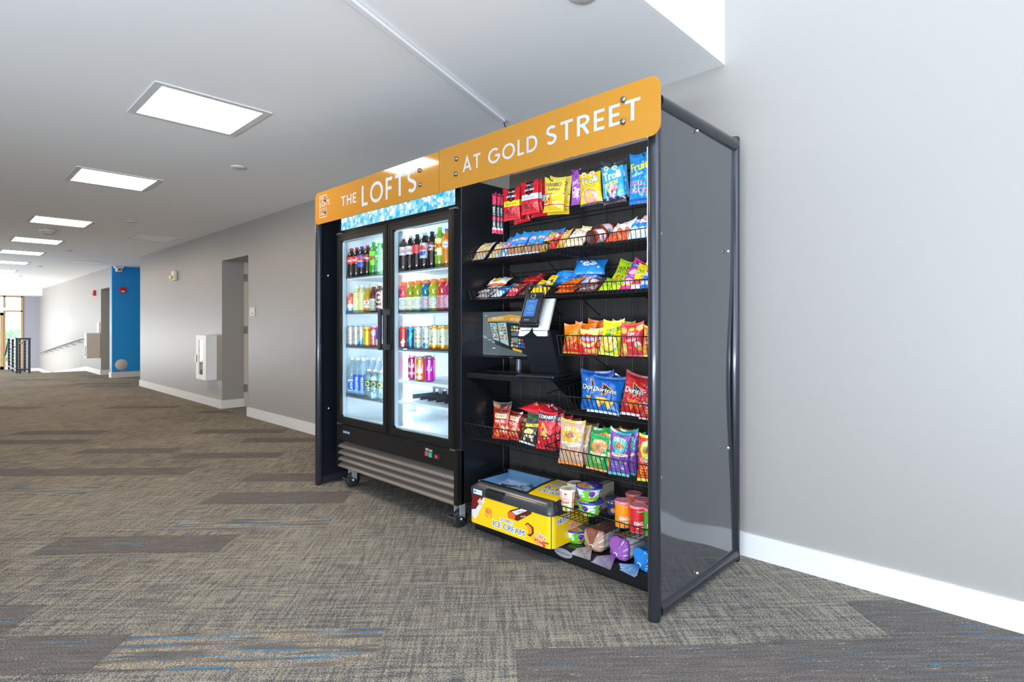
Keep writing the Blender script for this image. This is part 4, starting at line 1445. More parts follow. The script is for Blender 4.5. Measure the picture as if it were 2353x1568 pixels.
cv.txt('TWIX', fx(1243), fz(1243, 1235), 2.6, 'd8242a', w=6.6, rot=-.24, edge='fdf3e8', ew=.28, shear=.1)
cv.txt('CARAMEL', fx(1240), fz(1240, 1248.5), .7, 'fdf3e8', w=5.2, rot=-.42)
cv.poly([(fx(1246), fz(1246, 1244)), (fx(1262), fz(1262, 1249)), (fx(1262), fz(1262, 1253)), (fx(1246), fz(1246, 1248))], 'd8242a')
sx = D + Wd
cv.txt('SNICKERS', sx + 9.5, 13.0, 2.4, '1d3f8c', w=10, rot=.12, edge='f2f0ee', ew=.4).txt('TWIX', sx + 17.5, 8.2, 3.0, 'd8242a', w=8.5, rot=.12, edge='fdf3e8', ew=.3, shear=.1)
cv.rect(sx - .2, 0, sx + .4, 18.5, '4a4440')
rc = .035
path = [(FX0, FY1, 0.0), (FX0, FY0 + rc, D - 3.5)]
path += [(FX0 + rc - rc * math.cos(R(a)), FY0 + rc - rc * math.sin(R(a)), D - 3.5 + a / 90 * 7) for a in range(15, 91, 15)]
path += [(FX1 - rc, FY0, D + Wd - 3.5)]
path += [(FX1 - rc + rc * math.sin(R(a)), FY0 + rc - rc * math.cos(R(a)), D + Wd - 3.5 + a / 90 * 7) for a in range(15, 91, 15)]
path += [(FX1, FY1, 2 * D + Wd)]
img = cv.out()
ny, nx, _ = img.shape
sarr = np.linspace(0, 2 * D + Wd, nx + 1)
pxs = np.interp(sarr, [p[2] for p in path], [p[0] for p in path])
pys = np.interp(sarr, [p[2] for p in path], [p[1] for p in path])
V, U = np.meshgrid(np.linspace(0, 1, ny + 1), np.linspace(0, 1, nx + 1), indexing='ij')
P = np.stack([np.broadcast_to(pxs, V.shape), np.broadcast_to(pys, V.shape), .09 + V * .185], -1)
grid_mesh('wrapped_body', P, sample(img, np.clip(U, 0, .9999), np.clip(V, 0, .9999)), M_WRAP, fz_)
MB().box(FX0 + .02, FX1 - .02, FY1 - .004, FY1, .09, .26).box(FX0 + .01, FX1 - .01, FY0 + .02, FY1 - .01, .090, .094).build('body_back', mat('freezer_black'), fz_)
# lid
cvl = Cv(61.3, 31.2, '3b3c3f', 6)
wx0, wx1, wy0, wy1 = 2.6, 39.0, 6.2, 30.0      # window in lid cm
cvl.rect(wx0 - 1.6, wy0 - 1.6, wx1 + 1.2, 31.2, '1e2023')
cvl.poly([(41.5, 5.2), (57, 5.2), (59, 6.5), (59, 31.2), (41.5, 31.2), (41, 6.2)], 'efc312')
cvl.txt('UNWRAP', 50, 22.0, 2.6, '1763b4', w=12.5, edge='f7f2e6', ew=.3).txt('ICE', 49.5, 16.8, 4.6, '1763b4', w=10.5, edge='f7f2e6', ew=.4).txt('CREAM', 50, 11.6, 2.9, '1763b4', w=13.5, edge='f7f2e6', ew=.3)
cvl.poly([(41.5, 27.5), (47, 26), (52, 27.8), (59, 26.5), (59, 28), (50, 29.2), (41.5, 29)], 'e8e4e0').rect(41.5, 29.2, 59, 31.2, '6a1218')
img = cvl.out()
ny, nx, _ = img.shape
xs = np.linspace(0, 61.3, nx + 1)
ys = np.linspace(0, 31.2, ny + 1)
Xg, Yg = np.meshgrid(xs, ys)


def fall(d, r):
    return np.sqrt(np.clip(1 - (1 - np.clip(d / r, 0, 1)) ** 2, 0, 1))


def lid_h(Xg, Yg):
    top = .052 + .040 * (Yg / 31.2) + .010 * np.sin(np.pi * np.clip(Yg / 31.2, 0, 1))
    return .255 + top * fall(Yg + .01, 4.5) * fall(Xg + .01, 5.0) * fall(61.31 - Xg, 5.0)


Zg = lid_h(Xg, Yg)
P = np.stack([FX0 + Xg / 100, FY0 + Yg / 100, Zg], -1)
# rounded outline in plan
_x, _y = Xg / 100, Yg / 100
_r = .05
for _flip in (False, True):
    dx = (_r - _x) if not _flip else (_x - (.613 - _r))
    dy = _r - _y
    m_ = (dx > 0) & (dy > 0)
    big = np.maximum(dx, dy)
    k_ = np.where(m_, big / np.maximum(np.hypot(dx, dy), 1e-9), 1)
    nxp = np.where(m_, dx * k_, dx)
    nyp = np.where(m_, dy * k_, dy)
    _x = np.where(m_, (_r - nxp) if not _flip else (.613 - _r + nxp), _x)
    _y = np.where(m_, _r - nyp, _y)
P = np.stack([FX0 + _x, FY0 + _y, Zg], -1)
K = sample(img, np.clip(Xg / 61.3, 0, .9999), np.clip(Yg / 31.2, 0, .9999))
lid = grid_mesh('lid', P, K, M_LID, fz_)
bm = bmesh.new()
bm.from_mesh(lid.data)
kill = [f for f in bm.faces if wx0 < (f.calc_center_median().x - FX0) * 100 < wx1 and wy0 < (f.calc_center_median().y - FY0) * 100 < wy1]
bmesh.ops.delete(bm, geom=kill, context='FACES')
bm.to_mesh(lid.data)
bm.free()
# lid skirt
m = MB()
pl = [(FX0 - .004 + (rc + .004) * (1 - math.cos(R(a))), FY0 - .004 + (rc + .004) * (1 - math.sin(R(a)))) for a in range(0, 91, 15)]
pl += [(FX1 + .004 - (rc + .004) * (1 - math.sin(R(a))), FY0 - .004 + (rc + .004) * (1 - math.cos(R(a)))) for a in range(0, 91, 15)]
pl += [(FX1 + .004, FY1)]
pl = [(FX0 - .004, FY1)] + pl
vs = [(x, y, .252) for x, y in pl] + [(x, y, .285) for x, y in pl] + [(x + (FX0 / 2 + FX1 / 2 - x) * .05, y + (FY1 - y) * .07, .302) for x, y in pl]
n = len(pl)
fs = [(i + k * n, i + 1 + k * n, i + 1 + (k + 1) * n, i + (k + 1) * n) for k in range(2) for i in range(n - 1)]
m.add(vs, fs, True)
m.build('lid_rim', mat('lid_grey', '3b3c3f', .35, .2, coat=.25), fz_)
# window glass, tub and contents
gx, gy = np.meshgrid(np.linspace(wx0, wx1, 20), np.linspace(wy0, wy1, 14))
P = np.stack([FX0 + gx / 100, FY0 + gy / 100, lid_h(gx, gy) + .001], -1)
grid_mesh('window_glass', P, np.ones(P.shape), thin_glass('freezer_glass', (.80, .90, 1.0), 1.6), fz_)
a0, a1, b0, b1 = FX0 + wx0 / 100 - .005, FX0 + wx1 / 100 + .005, FY0 + wy0 / 100 - .005, FY0 + wy1 / 100 + .003
tb = MB()
tb.box(a0, a1, b0, b1, .20, .203).box(a0, a0 + .02, b0, b1, .20, .272).box(a1 - .02, a1, b0, b1, .20, .272).box(a0, a1, b1 - .02, b1, .20, .278).box(a0, a1, b0, b0 + .004, .20, .30)
wl = MB().box(a0, a0 + .004, b0, b1, .272, .315).box(a1 - .004, a1, b0, b1, .272, .315).box(a0, a1, b1 - .004, b1, .278, .336)
wl.build('lid_well', mat('well_blue', '8fb4cf', .25, coat=.3), fz_)
tb.build('tub', mat('tub_white', 'e3e9ee', .4), fz_)
MB().box(a0 + .02, a1 - .02, b0 + .005, b0 + .009, .285, .293).build('added_glow_strip', mat('added_freezer_glow', 'd8ecff', .5, emit=5), fz_)  # glowing strip added to brighten the tub under the glass
MB().box(a0 + .12, a1 - .03, b1 - .022, b1 - .0205, .262, .265).build('fill_line', mat('fill_red', 'd8636e', .5), fz_)
# handle notch and stickers
MB().bbox(-2.255, -2.115, FY0 - .010, FY0 + .022, .270, .300, .006).build('handle', mat('handle_dark', '2a2b2e', .3, .3), fz_)
MB().bbox(-2.245, -2.125, FY0 - .012, FY0 + .01, .262, .274, .003).build('handle_recess', mat('recess_black', '0c0c0d', .6), fz_)
cv = Cv(9, 3.6, 'e4eef0', 8)
cv.ell(1.6, 1.8, 1.1, 1.3, '2a9aa8').txt('FlexiFreeze', 5.6, 1.8, 1.3, '4aa5b4', w=5.6)
flat_print('lid_sticker', cv, (-2.350, FY0 - .0054, .258), (.070, .0, 0), (0, 0, .026), M_MATTE, fz_)


# ------------------------------------------------------------------ packets inside the freezer
def plain(w, h, c, res=4):
    return Cv(w, h, c, res)


for i, (x, y, yaw, c1, s) in enumerate(((-2.25, 2.29, 30, '4a3a5c', 'purple and white'), (-2.17, 2.33, -20, '5f7c92', 'pale blue'), (-2.10, 2.27, 70, 'a8b8c4', 'silver'))):
    cv = plain(8, 12, c1).ell(4, 6, 3, 2.5, 'd8d4dc').blobs(6, ['c46a78', 'e8e4ea', c1], 1.0, seed=i)
    bag('ice_cream_packet', s + ' ice cream packet inside the freezer under its glass window', 'ice cream packet', cv, (x, y, .222 + .012 * i), .09, .10, .04, yaw, 62, 0, 'ice cream packets in the freezer', seed=40 + i, parts=False)

# ------------------------------------------------------------------ packaged snacks
N = '232323'


def art(kind, w, h, res=6):
    """printed front of a packet, w x h in cm"""
    W, H = w, h
    c = None
    if kind == 'jerky_yellow' or kind == 'jerky_white':
        c = Cv(W, H, 'd3202a', res)
        c.rect(W * .3, H * .84, W * .72, H, '1c1c1e').txt('70 CALORIES', W * .51, H * .89, H * .05, 'e8e8e8', w=W * .36)
        c.rect(0, H * .42, W, H * .60, 'f2d313' if kind == 'jerky_yellow' else 'd5d8de')
        c.poly([(W * .24, H * .80), (W * .5, H * .84), (W * .76, H * .80), (W * .72, H * .64), (W * .5, H * .55), (W * .28, H * .64)], '2a1718')
        c.txt('JACK LINKS', W * .5, H * .735, H * .07, 'f4f4f4', w=W * .56).poly([(W * .42, H * .66), (W * .5, H * .58), (W * .58, H * .66), (W * .5, H * .62)], 'd3202a')
        c.txt('TENDER BITES' if kind == 'jerky_yellow' else 'STEAK', W * .5, H * .49, H * .055, '5a4a2a' if kind == 'jerky_yellow' else '8b8d95', w=W * .72)
        c.blobs(9, ['8c2b30', '9e4448', '74202a'], W * .1, (W * .12, H * .14, W * .9, H * .36), 7)
    elif kind == 'gummy_gold':
        c = Cv(W, H, 'e6cc50', res).rect(0, 0, W, H * .16, 'd8b520').rect(0, H * .20, W, H * .50, 'f0dc96').rect(0, H * .50, W, H * .53, 'c8302c').rect(0, H * .18, W, H * .21, 'c8302c')
        c.txt('HARIBO', W * .47, H * .80, H * .12, '2a2c30', w=W * .74).txt('Goldbears', W * .5, H * .66, H * .09, '4a4c40', w=W * .6)
        c.blobs(26, ['d83a2a', '3a9a3a', 'f2a020', 'f4ead0', 'e8d020'], W * .07, (W * .04, H * .23, W * .6, H * .46), 3).blobs(9, ['f2d000', 'e6c400'], W * .13, (W * .6, H * .25, W * .92, H * .55), 5)
    elif kind == 'candy_purple':
        c = Cv(W, H, 'a552b8', res).ell(W * .5, H * .35, W * .4, H * .16, 'd9b9e6').txt('CHEWY', W * .5, H * .62, H * .1, 'f2dff7', w=W * .7, rot=.3).blobs(8, ['e4c6ee', '8a3aa2'], W * .12, seed=2)
    elif kind in ('gummy_yellow', 'gummy_blue'):
        yel = kind == 'gummy_yellow'
        c = Cv(W, H, 'f4c800' if yel else '3aa2dc', res).rect(0, H * .86, W, H, '2a2a30').rect(0, 0, W, H * (.06 if yel else .14), '2a2438')
        for a, b in ((.25, .84), (.62, .85)):
            c.ell(W * a, H * b, W * .12, W * .12, 'f2d8a0' if yel else 'a8dcae').ell(W * a, H * b, W * .05, W * .05, 'e88a6a')
        c.txt('Trolli', W * .48, H * .66, H * .19, 'f8f0fa', w=W * .78, rot=.16, edge='3a2a30' if yel else '7ab6dc', ew=W * .028)
        c.txt('Peachie O' if yel else 'CRAWLERS', W * .42, H * .46, H * .1, 'f6ea7a', w=W * .66, rot=.25, edge='4a3a10' if yel else '2a3040', ew=W * .018)
        if yel:
            c.ell(W * .5, H * .22, W * .33, W * .28, 'e8806a').ell(W * .5, H * .22, W * .28, W * .23, 'f0a088').ell(W * .5, H * .25, W * .1, W * .09, 'f4c010')
        else:
            c.ell(W * .45, H * .28, W * .3, W * .2, '2a5a8c', .5).blobs(16, ['e86a6a', 'f2b84a', '6ac8a0', 'f28a9a'], W * .08, (W * .22, H * .18, W * .75, H * .38), 6)
    elif kind == 'gummy_rings':
        c = Cv(W, H, '1383c8', res).txt('Fruit', W * .45, H * .72, H * .18, 'f4e010', w=W * .72, rot=.18, edge='0a5a98', ew=W * .02)
        for i in range(7):
            c.ell(W * (.15 + .12 * (i % 4) * 1.6), H * (.24 + .14 * (i // 4)), W * .1, W * .1, 'd87a74', ring=.4)
        c.txt('SLICED RINGS', W * .4, H * .55, H * .05, 'bfe0f2', w=W * .5, rot=.18).rect(0, 0, W, H * .1, '0f5fa2')
    elif kind == 'jerky_stick':
        c = Cv(W, H, 'f2436a', res).rect(0, H * .12, W, H * .72, '3a3c42').rect(0, H * .09, W, H * .14, 'ececec').ell(W * .5, H * .36, W * .4, H * .06, 'f2436a').txt('JERKY', W * .5, H * .55, W * .55, 'e8e8e8', w=H * .22, rot=-1.57).txt('ORIGINAL', W * .5, H * .22, W * .4, 'd8d8d8', w=H * .12, rot=-1.57)
    elif kind == 'cheese_puff':
        c = Cv(W, H, 'f07808', res).txt('Cheetos', W * .5, H * .62, H * .15, 'f8dc10', w=W * .88, rot=.22, edge='2a1a10', ew=W * .025)
        c.poly([(0, 0), (W, 0), (W, H * .3), (W * .5, H * .46), (0, H * .38)], 'dd3a14').blobs(9, ['e8641c', 'f28a30', 'f6f2ec', 'd8461c'], W * .13, (W * .1, H * .1, W * .85, H * .38), 9).rect(0, 0, W, H * .03, 'f0a020')
    elif kind == 'corn_chip':
        c = Cv(W, H, 'd8242a', res).poly([(0, H), (0, H * .78), (W * .4, H * .84), (W, H * .72), (W, H)], 'f4cf6a').ell(W * .5, H * .56, W * .46, H * .24, 'f2c34a').ell(W * .52, H * .62, W * .38, H * .19, 'd8242a')
        c.txt('Fritos', W * .5, H * .62, H * .15, 'f8f8fa', w=W * .72, rot=.08, edge='1c3a8c', ew=W * .03).txt('ORIGINAL', W * .55, H * .32, H * .06, 'f4e8d8', w=W * .5, rot=.12)
        c.blobs(9, ['d8a04a', 'e0b060', 'c88a38'], W * .15, (W * .05, 0, W * .95, H * .2), 2)
    elif kind == 'onion_ring':
        c = Cv(W, H, 'e6d80a', res).txt('FUNYUNS', W * .6, H * .72, H * .13, '2a7a2a', w=W * .7, rot=.3).ell(W * .45, H * .34, W * .43, H * .27, '1a8a86').ell(W * .43, H * .35, W * .39, H * .24, 'f0c22a')
        for a, b in ((.3, .38), (.5, .32), (.42, .45), (.6, .42)):
            c.ell(W * a, H * b, W * .13, W * .16, 'f6e292').ell(W * a, H * b, W * .07, W * .1, 'e8b434')
        c.ell(W * .35, H * .56, W * .16, H * .05, '3aa028')
    elif kind in ('wavy_red', 'wavy_orange'):
        base_c = 'd8343c' if kind == 'wavy_red' else 'e8701c'
        c = Cv(W, H, base_c, res).ell(W * .14, H * .76, W * .14, H * .10, 'd6a84a').ell(W * .86, H * .84, W * .17, H * .09, 'e0b860').ell(W * .52, H * .70, W * .2, H * .16, 'c22a30').ell(W * .5, H * .80, W * .13, H * .06, 'f0cc10')
        c.txt("Lays", W * .5, H * .68, H * .12, 'f8f6f2', w=W * .3, rot=.08, shear=.2).txt('WAVY', W * .48, H * .46, H * .09, 'f8f6f2', w=W * .52, rot=.06, shear=.3)
        c.blobs(5, ['d8a850', 'e4bc6c', 'c8943c'], W * .13, (W * .02, H * .05, W * .3, H * .36), 5).ell(W * .82, H * .34, W * .13, H * .09, 'e8e2dc').ell(W * .86, H * .26, W * .12, H * .08, 'd8a850')
    elif kind in ('tortilla_blue', 'tortilla_red'):
        bl = kind == 'tortilla_blue'
        c = Cv(W, H, '1764b4' if bl else 'b81c24', res).rect(0, H * .86, W, H, '134f9a' if bl else '981820')
        c.poly([(W * .34, H * .80), (W * .74, H * .60), (W * .40, H * .40)], 'e8944a').poly([(W * .37, H * .76), (W * .68, H * .60), (W * .42, H * .45)], '1a1a1c')
        c.txt('Doritos', W * .46, H * .58, H * .12, 'f0f0f0', w=W * .76, rot=-.04, edge='1a1a1c', ew=W * .018, shear=.08)
        col = ['e8a818', 'f0b828'] if bl else ['e06a24', 'd8541c']
        c.poly([(W * .2, H * .36), (W * .62, H * .36), (W * .36, H * .12)], col[0]).poly([(W * .48, H * .32), (W * .84, H * .34), (W * .62, H * .08)], col[1]).blobs(12, ['f8e060', 'd83a2a', '3a6ac0'] if bl else ['f0a040', 'c8321c'], W * .014, (W * .25, H * .18, W * .75, H * .35), 3)
        c.rect(0, 0, W, H * .03, 'd8dce4')
    elif kind == 'pretzel_red':
        c = Cv(W, H, 'b8241e', res).rect(0, H * .86, W, H, '4a1c14').rect(W * .14, H * .68, W * .86, H * .82, 'ecdca0').txt("SNYDERS", W * .5, H * .75, H * .08, '4a3018', w=W * .62).txt('PIECES', W * .48, H * .58, H * .08, 'f6f0ea', w=W * .6).txt('HOT BUFFALO WING', W * .5, H * .50, H * .04, 'e8a030', w=W * .56)
        c.blobs(34, ['d8582a', 'c8402a', 'e8904a', 'a02a1a', 'f0b070'], W * .09, (0, H * .04, W, H * .42), 5)
    elif kind == 'chip_flame':
        c = Cv(W, H, '56575c', res).poly([(W * .4, H), (W, H), (W, H * .55), (W * .7, H * .6)], '3a1e22').ell(W * .2, H * .88, W * .2, H * .12, 'd88a3a').ell(W * .45, H * .66, W * .24, H * .1, 'f0cc10').txt('Lays', W * .45, H * .6, H * .1, 'f2f2f2', w=W * .4, edge='c8242a', ew=W * .04).blobs(6, ['c85a2a', '7a2a1c'], W * .1, (W * .6, H * .65, W, H * .95), 3)
    elif kind == 'chip_black':
        c = Cv(W, H, '35332f', res).rect(0, H * .82, W, H, '2c6a3a').poly([(W * .1, H * .62), (W * .95, H * .74), (W * .95, H * .64), (W * .1, H * .52)], 'f0d810').txt('SALT PEPPER', W * .52, H * .64, H * .05, '2a2a10', w=W * .7, rot=.12).ell(W * .42, H * .40, W * .3, H * .1, 'e4cc82', .3).blobs(7, ['d8c49a', 'c8b080', 'e8dcc0'], W * .09, (W * .2, H * .08, W * .85, H * .34), 6).rect(0, 0, W, H * .03, 'd8d8d8')
    elif kind == 'chip_green':
        c = Cv(W, H, '137a3c', res).ell(W * .5, H * .80, W * .34, H * .1, 'f0cc10').ell(W * .5, H * .74, W * .34, H * .09, 'c8242a').txt("Lays", W * .5, H * .74, H * .11, 'f4f4f4', w=W * .5).blobs(9, ['e0b84a', 'c89a3c'], W * .14, (W * .05, H * .05, W * .9, H * .45), 5)
    elif kind == 'corners_red':
        c = Cv(W, H, 'd3232c', res).poly([(0, H * .74), (W, H * .78), (W, H * .97), (0, H * .95)], '33394a').txt('CORNERS', W * .5, H * .86, H * .085, 'f0ead8', w=W * .86, rot=.04)
        for a, b, s in ((.35, .60, 1), (.5, .46, 1.05), (.3, .38, .9), (.55, .34, .8)):
            c.poly([(W * (a - .16 * s), H * (b - .08)), (W * (a + .2 * s), H * b), (W * (a - .02), H * (b + .12 * s))], random.Random(int(a * 99)).choice(['e6b254', 'f0c66c', 'd89c3c']))
        c.rect(W * .1, H * .16, W * .2, H * .2, 'f0d8c8')
    elif kind in ('deli_beige', 'deli_green', 'deli_purple', 'deli_red', 'deli_lime'):
        bg, ln, ovl, tx = {'deli_beige': ('c2a08c', 'e0b83c', 'd8a41c', 'e0a030'), 'deli_green': ('14994a', 'e07a20', 'd8842c', 'e8a040'), 'deli_purple': ('7a3f9c', '19a0a0', '2aa8a8', '2a9aa8'),
                           'deli_red': ('e02e24', 'f0d818', 'e8d418', 'f0d820'), 'deli_lime': ('e0a820', '2a8a3a', '1f8a3c', '2a7a34')}[kind]
        c = Cv(W, H, bg, res).rect(0, H * .955, W, H, ln).rect(0, 0, W, H * .03, ln)
        c.ell(W * .5, H * .70, W * .38, H * .185, ovl).ell(W * .5, H * .68, W * .24, H * .085, 'b98a52').ell(W * .42, H * .655, W * .17, H * .05, 'a87a44')
        c.txt('DIRTY', W * .5, H * .815, H * .085, 'f2ead0', w=W * .56, arc=.45 / W).txt('DELI', W * .5, H * .71, H * .038, '4a3418', w=W * .2).txt('STYLE', W * .5, H * .66, H * .038, '4a3418', w=W * .26)
        c.poly([(W * .12, H * .51), (W * .88, H * .51), (W * .94, H * .47), (W * .84, H * .445), (W * .5, H * .42), (W * .12, H * .45)], 'ddd4b4').txt('SEA SALT CHIPS', W * .48, H * .475, H * .028, '6a5a3a', w=W * .52)
        for i, tline in enumerate(('Totally Crafted', 'Quality Taste', 'Best Kettle', 'For The', 'Perfect Crunch')):
            c.txt(tline, W * .48, H * (.36 - i * .063), H * .038, tx, w=W * (.66 - .06 * (i % 2)))
    elif kind == 'mini_blue':
        c = Cv(W, H, '1d8ee0', res).ell(W * .5, H * .52, W * .24, H * .16, 'f4f4f8').txt('Oreo', W * .5, H * .52, H * .14, '1a4a9c', w=W * .3).rect(0, H * .92, W, H, '1560b4').rect(0, 0, W, H * .08, '1560b4').ell(W * .2, H * .7, W * .05, W * .05, 'f4f4f8').ell(W * .8, H * .3, W * .04, W * .04, 'e4e8f4')
    elif kind == 'sour_lime':
        c = Cv(W, H, 'b4cc10', res).txt('SOUR', W * .5, H * .66, H * .14, '2a3a14', w=W * .66, rot=.15).txt('PATCH', W * .5, H * .50, H * .13, '2a3a14', w=W * .66, rot=.15).ell(W * .3, H * .3, W * .14, W * .14, 'd8502a').ell(W * .7, H * .26, W * .14, W * .14, '6aa828').rect(0, H * .94, W, H, '8ac020')
    elif kind == 'candy_pink':
        c = Cv(W, H, 'e0308c', res).rect(0, H * .60, W, H * .78, '2a5ac0').txt('CANDY', W * .5, H * .69, H * .11, 'f4f4f8', w=W * .7).ell(W * .5, H * .36, W * .4, H * .16, 'f4b8d8').poly([(0, H * .3), (W, H * .2), (W, H * .12), (0, H * .2)], 'f0dc30')
    elif kind == 'popper':
        c = Cv(W, H, 'ece8e2', res).rect(0, H * .88, W, H, 'ec6a1c').rect(0, 0, W, H * .1, 'ec6a1c').txt('POPPIN', W * .5, H * .6, H * .16, 'd8242a', w=W * .78, rot=.1, shear=.2).ell(W * .45, H * .3, W * .26, H * .12, 'e8a020').ell(W * .6, H * .35, W * .14, H * .08, 'a8c83a')
    elif kind == 'red_choco':
        c = Cv(W, H, 'b81c24', res).txt('MALT', W * .5, H * .6, H * .16, 'e8b86a', w=W * .7, rot=.1).blobs(9, ['8a141a', 'd8342c', '6a2a1a'], W * .12, seed=5).ell(W * .7, H * .8, W * .08, W * .08, '3a6ac0')
    elif kind == 'button_yellow':
        c = Cv(W, H, 'f2cc08', res).poly([(W * .1, H * .55), (W * .9, H * .75), (W * .9, H * .55), (W * .1, H * .35)], '5a3218').txt('M&Ms', W * .5, H * .56, H * .14, 'f4efe6', w=W * .6, rot=.15).blobs(5, ['3a8ad0', '3a9a3a', 'e8742a'], W * .07, (W * .6, H * .6, W * .95, H * .9), 3)
    elif kind == 'cookie_clear':
        c = Cv(W, H, 'b9b5ae', res)
        for i in range(5):
            c.ell(W * (.3 + .4 * (i % 2)), H * (.14 + .17 * i), W * .3, W * .27, ['d8b27a', 'cfa266', 'e0be8c'][i % 3])
        c.blobs(10, ['efeeec', '8f8a84'], W * .05, seed=8)
    elif kind == 'donut_blue':
        c = Cv(W, H, '2196dc', res).rect(0, H * .06, W, H * .34, 'a8764a').blobs(8, ['c08a50', '8a5a30', 'd8a868'], W * .14, (0, H * .08, W, H * .32), 3).txt('HOSTESS', W * .5, H * .62, H * .1, 'f4f4f4', w=W * .78, edge='d8342c', ew=W * .04).rect(0, H * .38, W, H * .42, '5a3aa8').rect(0, .0, W, H * .05, 'e8e8f0')
    elif kind == 'donut_orange':
        c = Cv(W, H, '2a8ed4', res).poly([(0, H * .4), (W, H * .6), (W, H * .36), (0, H * .2)], 'e8602a').txt('DONETTES', W * .5, H * .42, H * .08, 'e8e8f4', w=W * .8, rot=.15).blobs(6, ['c89a62', 'a8743c', 'e8dccc'], W * .16, (0, 0, W, H * .25), 4)
    elif kind == 'caramel_gold':
        c = Cv(W, H, 'd8ae52', res).txt('TWIX', W * .5, H * .6, H * .17, 'd8242a', w=W * .8, edge='f6efdc', ew=W * .05, shear=.15).rect(0, 0, W, H * .12, 'b8862a').blobs(4, ['f0d89a', 'a8742a'], W * .12, (0, H * .1, W, H * .4), 2)
    elif kind == 'white_bar':
        c = Cv(W, H, 'eee9e0', res).rect(0, H * .86, W, H, 'e8d060').txt('PIE', W * .5, H * .6, H * .15, 'c8722a', w=W * .7).ell(W * .5, H * .26, W * .34, H * .12, 'e8c88a').rect(0, 0, W, H * .06, 'd8b04a')
    elif kind == 'orange_white':
        c = Cv(W, H, 'e8ecf2', res).poly([(0, 0), (W, 0), (W, H * .34), (0, H * .46)], 'd8501c').blobs(5, ['e8702a', 'b83a14'], W * .2, (0, 0, W, H * .34), 2).txt('kinder', W * .5, H * .7, H * .13, 'd83a2a', w=W * .75)
    elif kind == 'blue_white':
        c = Cv(W, H, 'dfe8f2', res).poly([(0, H * .5), (W, H * .66), (W, H * .40), (0, H * .26)], '1d7ac8').txt('kinder', W * .5, H * .74, H * .13, 'd8342c', w=W * .75).rect(0, 0, W, H * .16, 'c0ccd8')
    elif kind == 'silver_bar':
        c = Cv(W, H, 'c4c2c0', res).rect(0, H * .36, W, H * .44, '8a4a2a').rect(0, 0, W, H * .08, '9a5a34').txt('MILK', W * .5, H * .66, H * .16, '6a4430', w=W * .7)
    elif kind == 'blue_bar':
        c = Cv(W, H, '2277cc', res).rect(W * .06, H * .04, W * .94, H * .34, 'dfe3ea').stripes(H * .06, H * .32, 5, 'a4acb8', W * .1, W * .6).txt('CRUNCH', W * .5, H * .62, H * .16, 'f4f4f8', w=W * .84)
    elif kind == 'red_candy':
        c = Cv(W, H, 'd4283e', res).ell(W * .4, H * .55, W * .3, H * .16, 'f0c83a').txt('SKITTLES', W * .5, H * .3, H * .11, 'f6f2f0', w=W * .84).blobs(6, ['e8742a', '5aa83a', 'f0d030'], W * .09, (0, H * .6, W, H * .95), 3)
    elif kind == 'dark_bar':
        c = Cv(W, H, '3e2623', res).blobs(10, ['6a4a44', '8c7a74', '2a1614'], W * .13, seed=6).txt('DOVE', W * .5, H * .6, H * .15, 'd8c8b8', w=W * .6)
    elif kind == 'orange_cup':
        c = Cv(W, H, 'ee6412', res).txt('REESES', W * .5, H * .62, H * .18, 'f4cc18', w=W * .86, edge='5a2a10', ew=W * .02).stripes(H * .12, H * .3, 3, '8a3a10', W * .45, W * .9).rect(0, 0, W, H * .05, 'd8540c')
    elif kind == 'brown_white_bar':
        c = Cv(W, H, '6a3c34', res).rect(W * .08, H * .1, W * .5, H * .45, 'dcdae4').stripes(H * .12, H * .42, 6, '6a6a9a', W * .12, W * .45).rect(W * .6, H * .1, W * .95, H * .4, 'd8b8b8').txt('BAR', W * .5, H * .7, H * .18, 'e8e4ea', w=W * .8)
    elif kind == 'yellow_red':
        c = Cv(W, H, 'f0d412', res).rect(0, H * .12, W, H * .30, 'c8242a').rect(0, 0, W, H * .12, 'e8e0dc').txt('SOUR', W * .5, H * .62, H * .16, '2a8a3a', w=W * .7).ell(W * .7, H * .42, W * .2, H * .06, 'f27a1c')
    elif kind == 'blue_candy':
        c = Cv(W, H, '1c68c8', res).rect(0, H * .1, W, H * .2, 'b4cce8').txt('SWEET', W * .5, H * .5, H * .16, 'f0f4fa', w=W * .8).poly([(0, H * .7), (W, H * .9), (W, H * .8), (0, H * .6)], 'c8cfd8')
    elif kind == 'red_brown':
        c = Cv(W, H, 'c8281c', res).blobs(7, ['8a3a1c', 'e8862a', 'f0d8b0'], W * .16, seed=9).txt('KAT', W * .5, H * .7, H * .15, 'f6f2f0', w=W * .7)
    return c


SPACE = {'chips': ('chip_bag', 'chip bag'), 'candy': ('candy_bag', 'candy bag'), 'jerky': ('jerky_bag', 'jerky bag'), 'pretzel': ('pretzel_bag', 'snack bag'), 'bar': ('candy_bar', 'candy bar'), 'cookie': ('cookie_pack', 'cookie pack')}
SEED = [100]


def pk(sp, kind, label, xl, xr, yt, yb, Y, yaw=12, lean=8, roll=0, t=.045, z=None, group=None, seals=None, wr=1.0, wmin=None, res=6):
    """packet whose edges were measured in the photo on the plane Y where it stands"""
    SEED[0] += 1
    xc = (xl + xr) / 2
    w = (X(xr, Y) - X(xl, Y)) * math.cos(YAW) / math.cos(YAW - R(yaw))
    if wmin:
        w = max(w, wmin)
    z0 = Zc(xc, yb, Y) if z is None else z
    h = (Zc(xc, yt, Y) - Zc(xc, yb, Y)) / math.cos(R(lean))
    nm, cat = SPACE[sp]
    cv_ = art(kind, w * 100, h * 100, res)
    return bag(nm, label, cat, cv_, (X(xc, Y), Y, z0), w, h, t, yaw, lean, roll, group, seals, SEED[0], wr, parts=(w > .05))


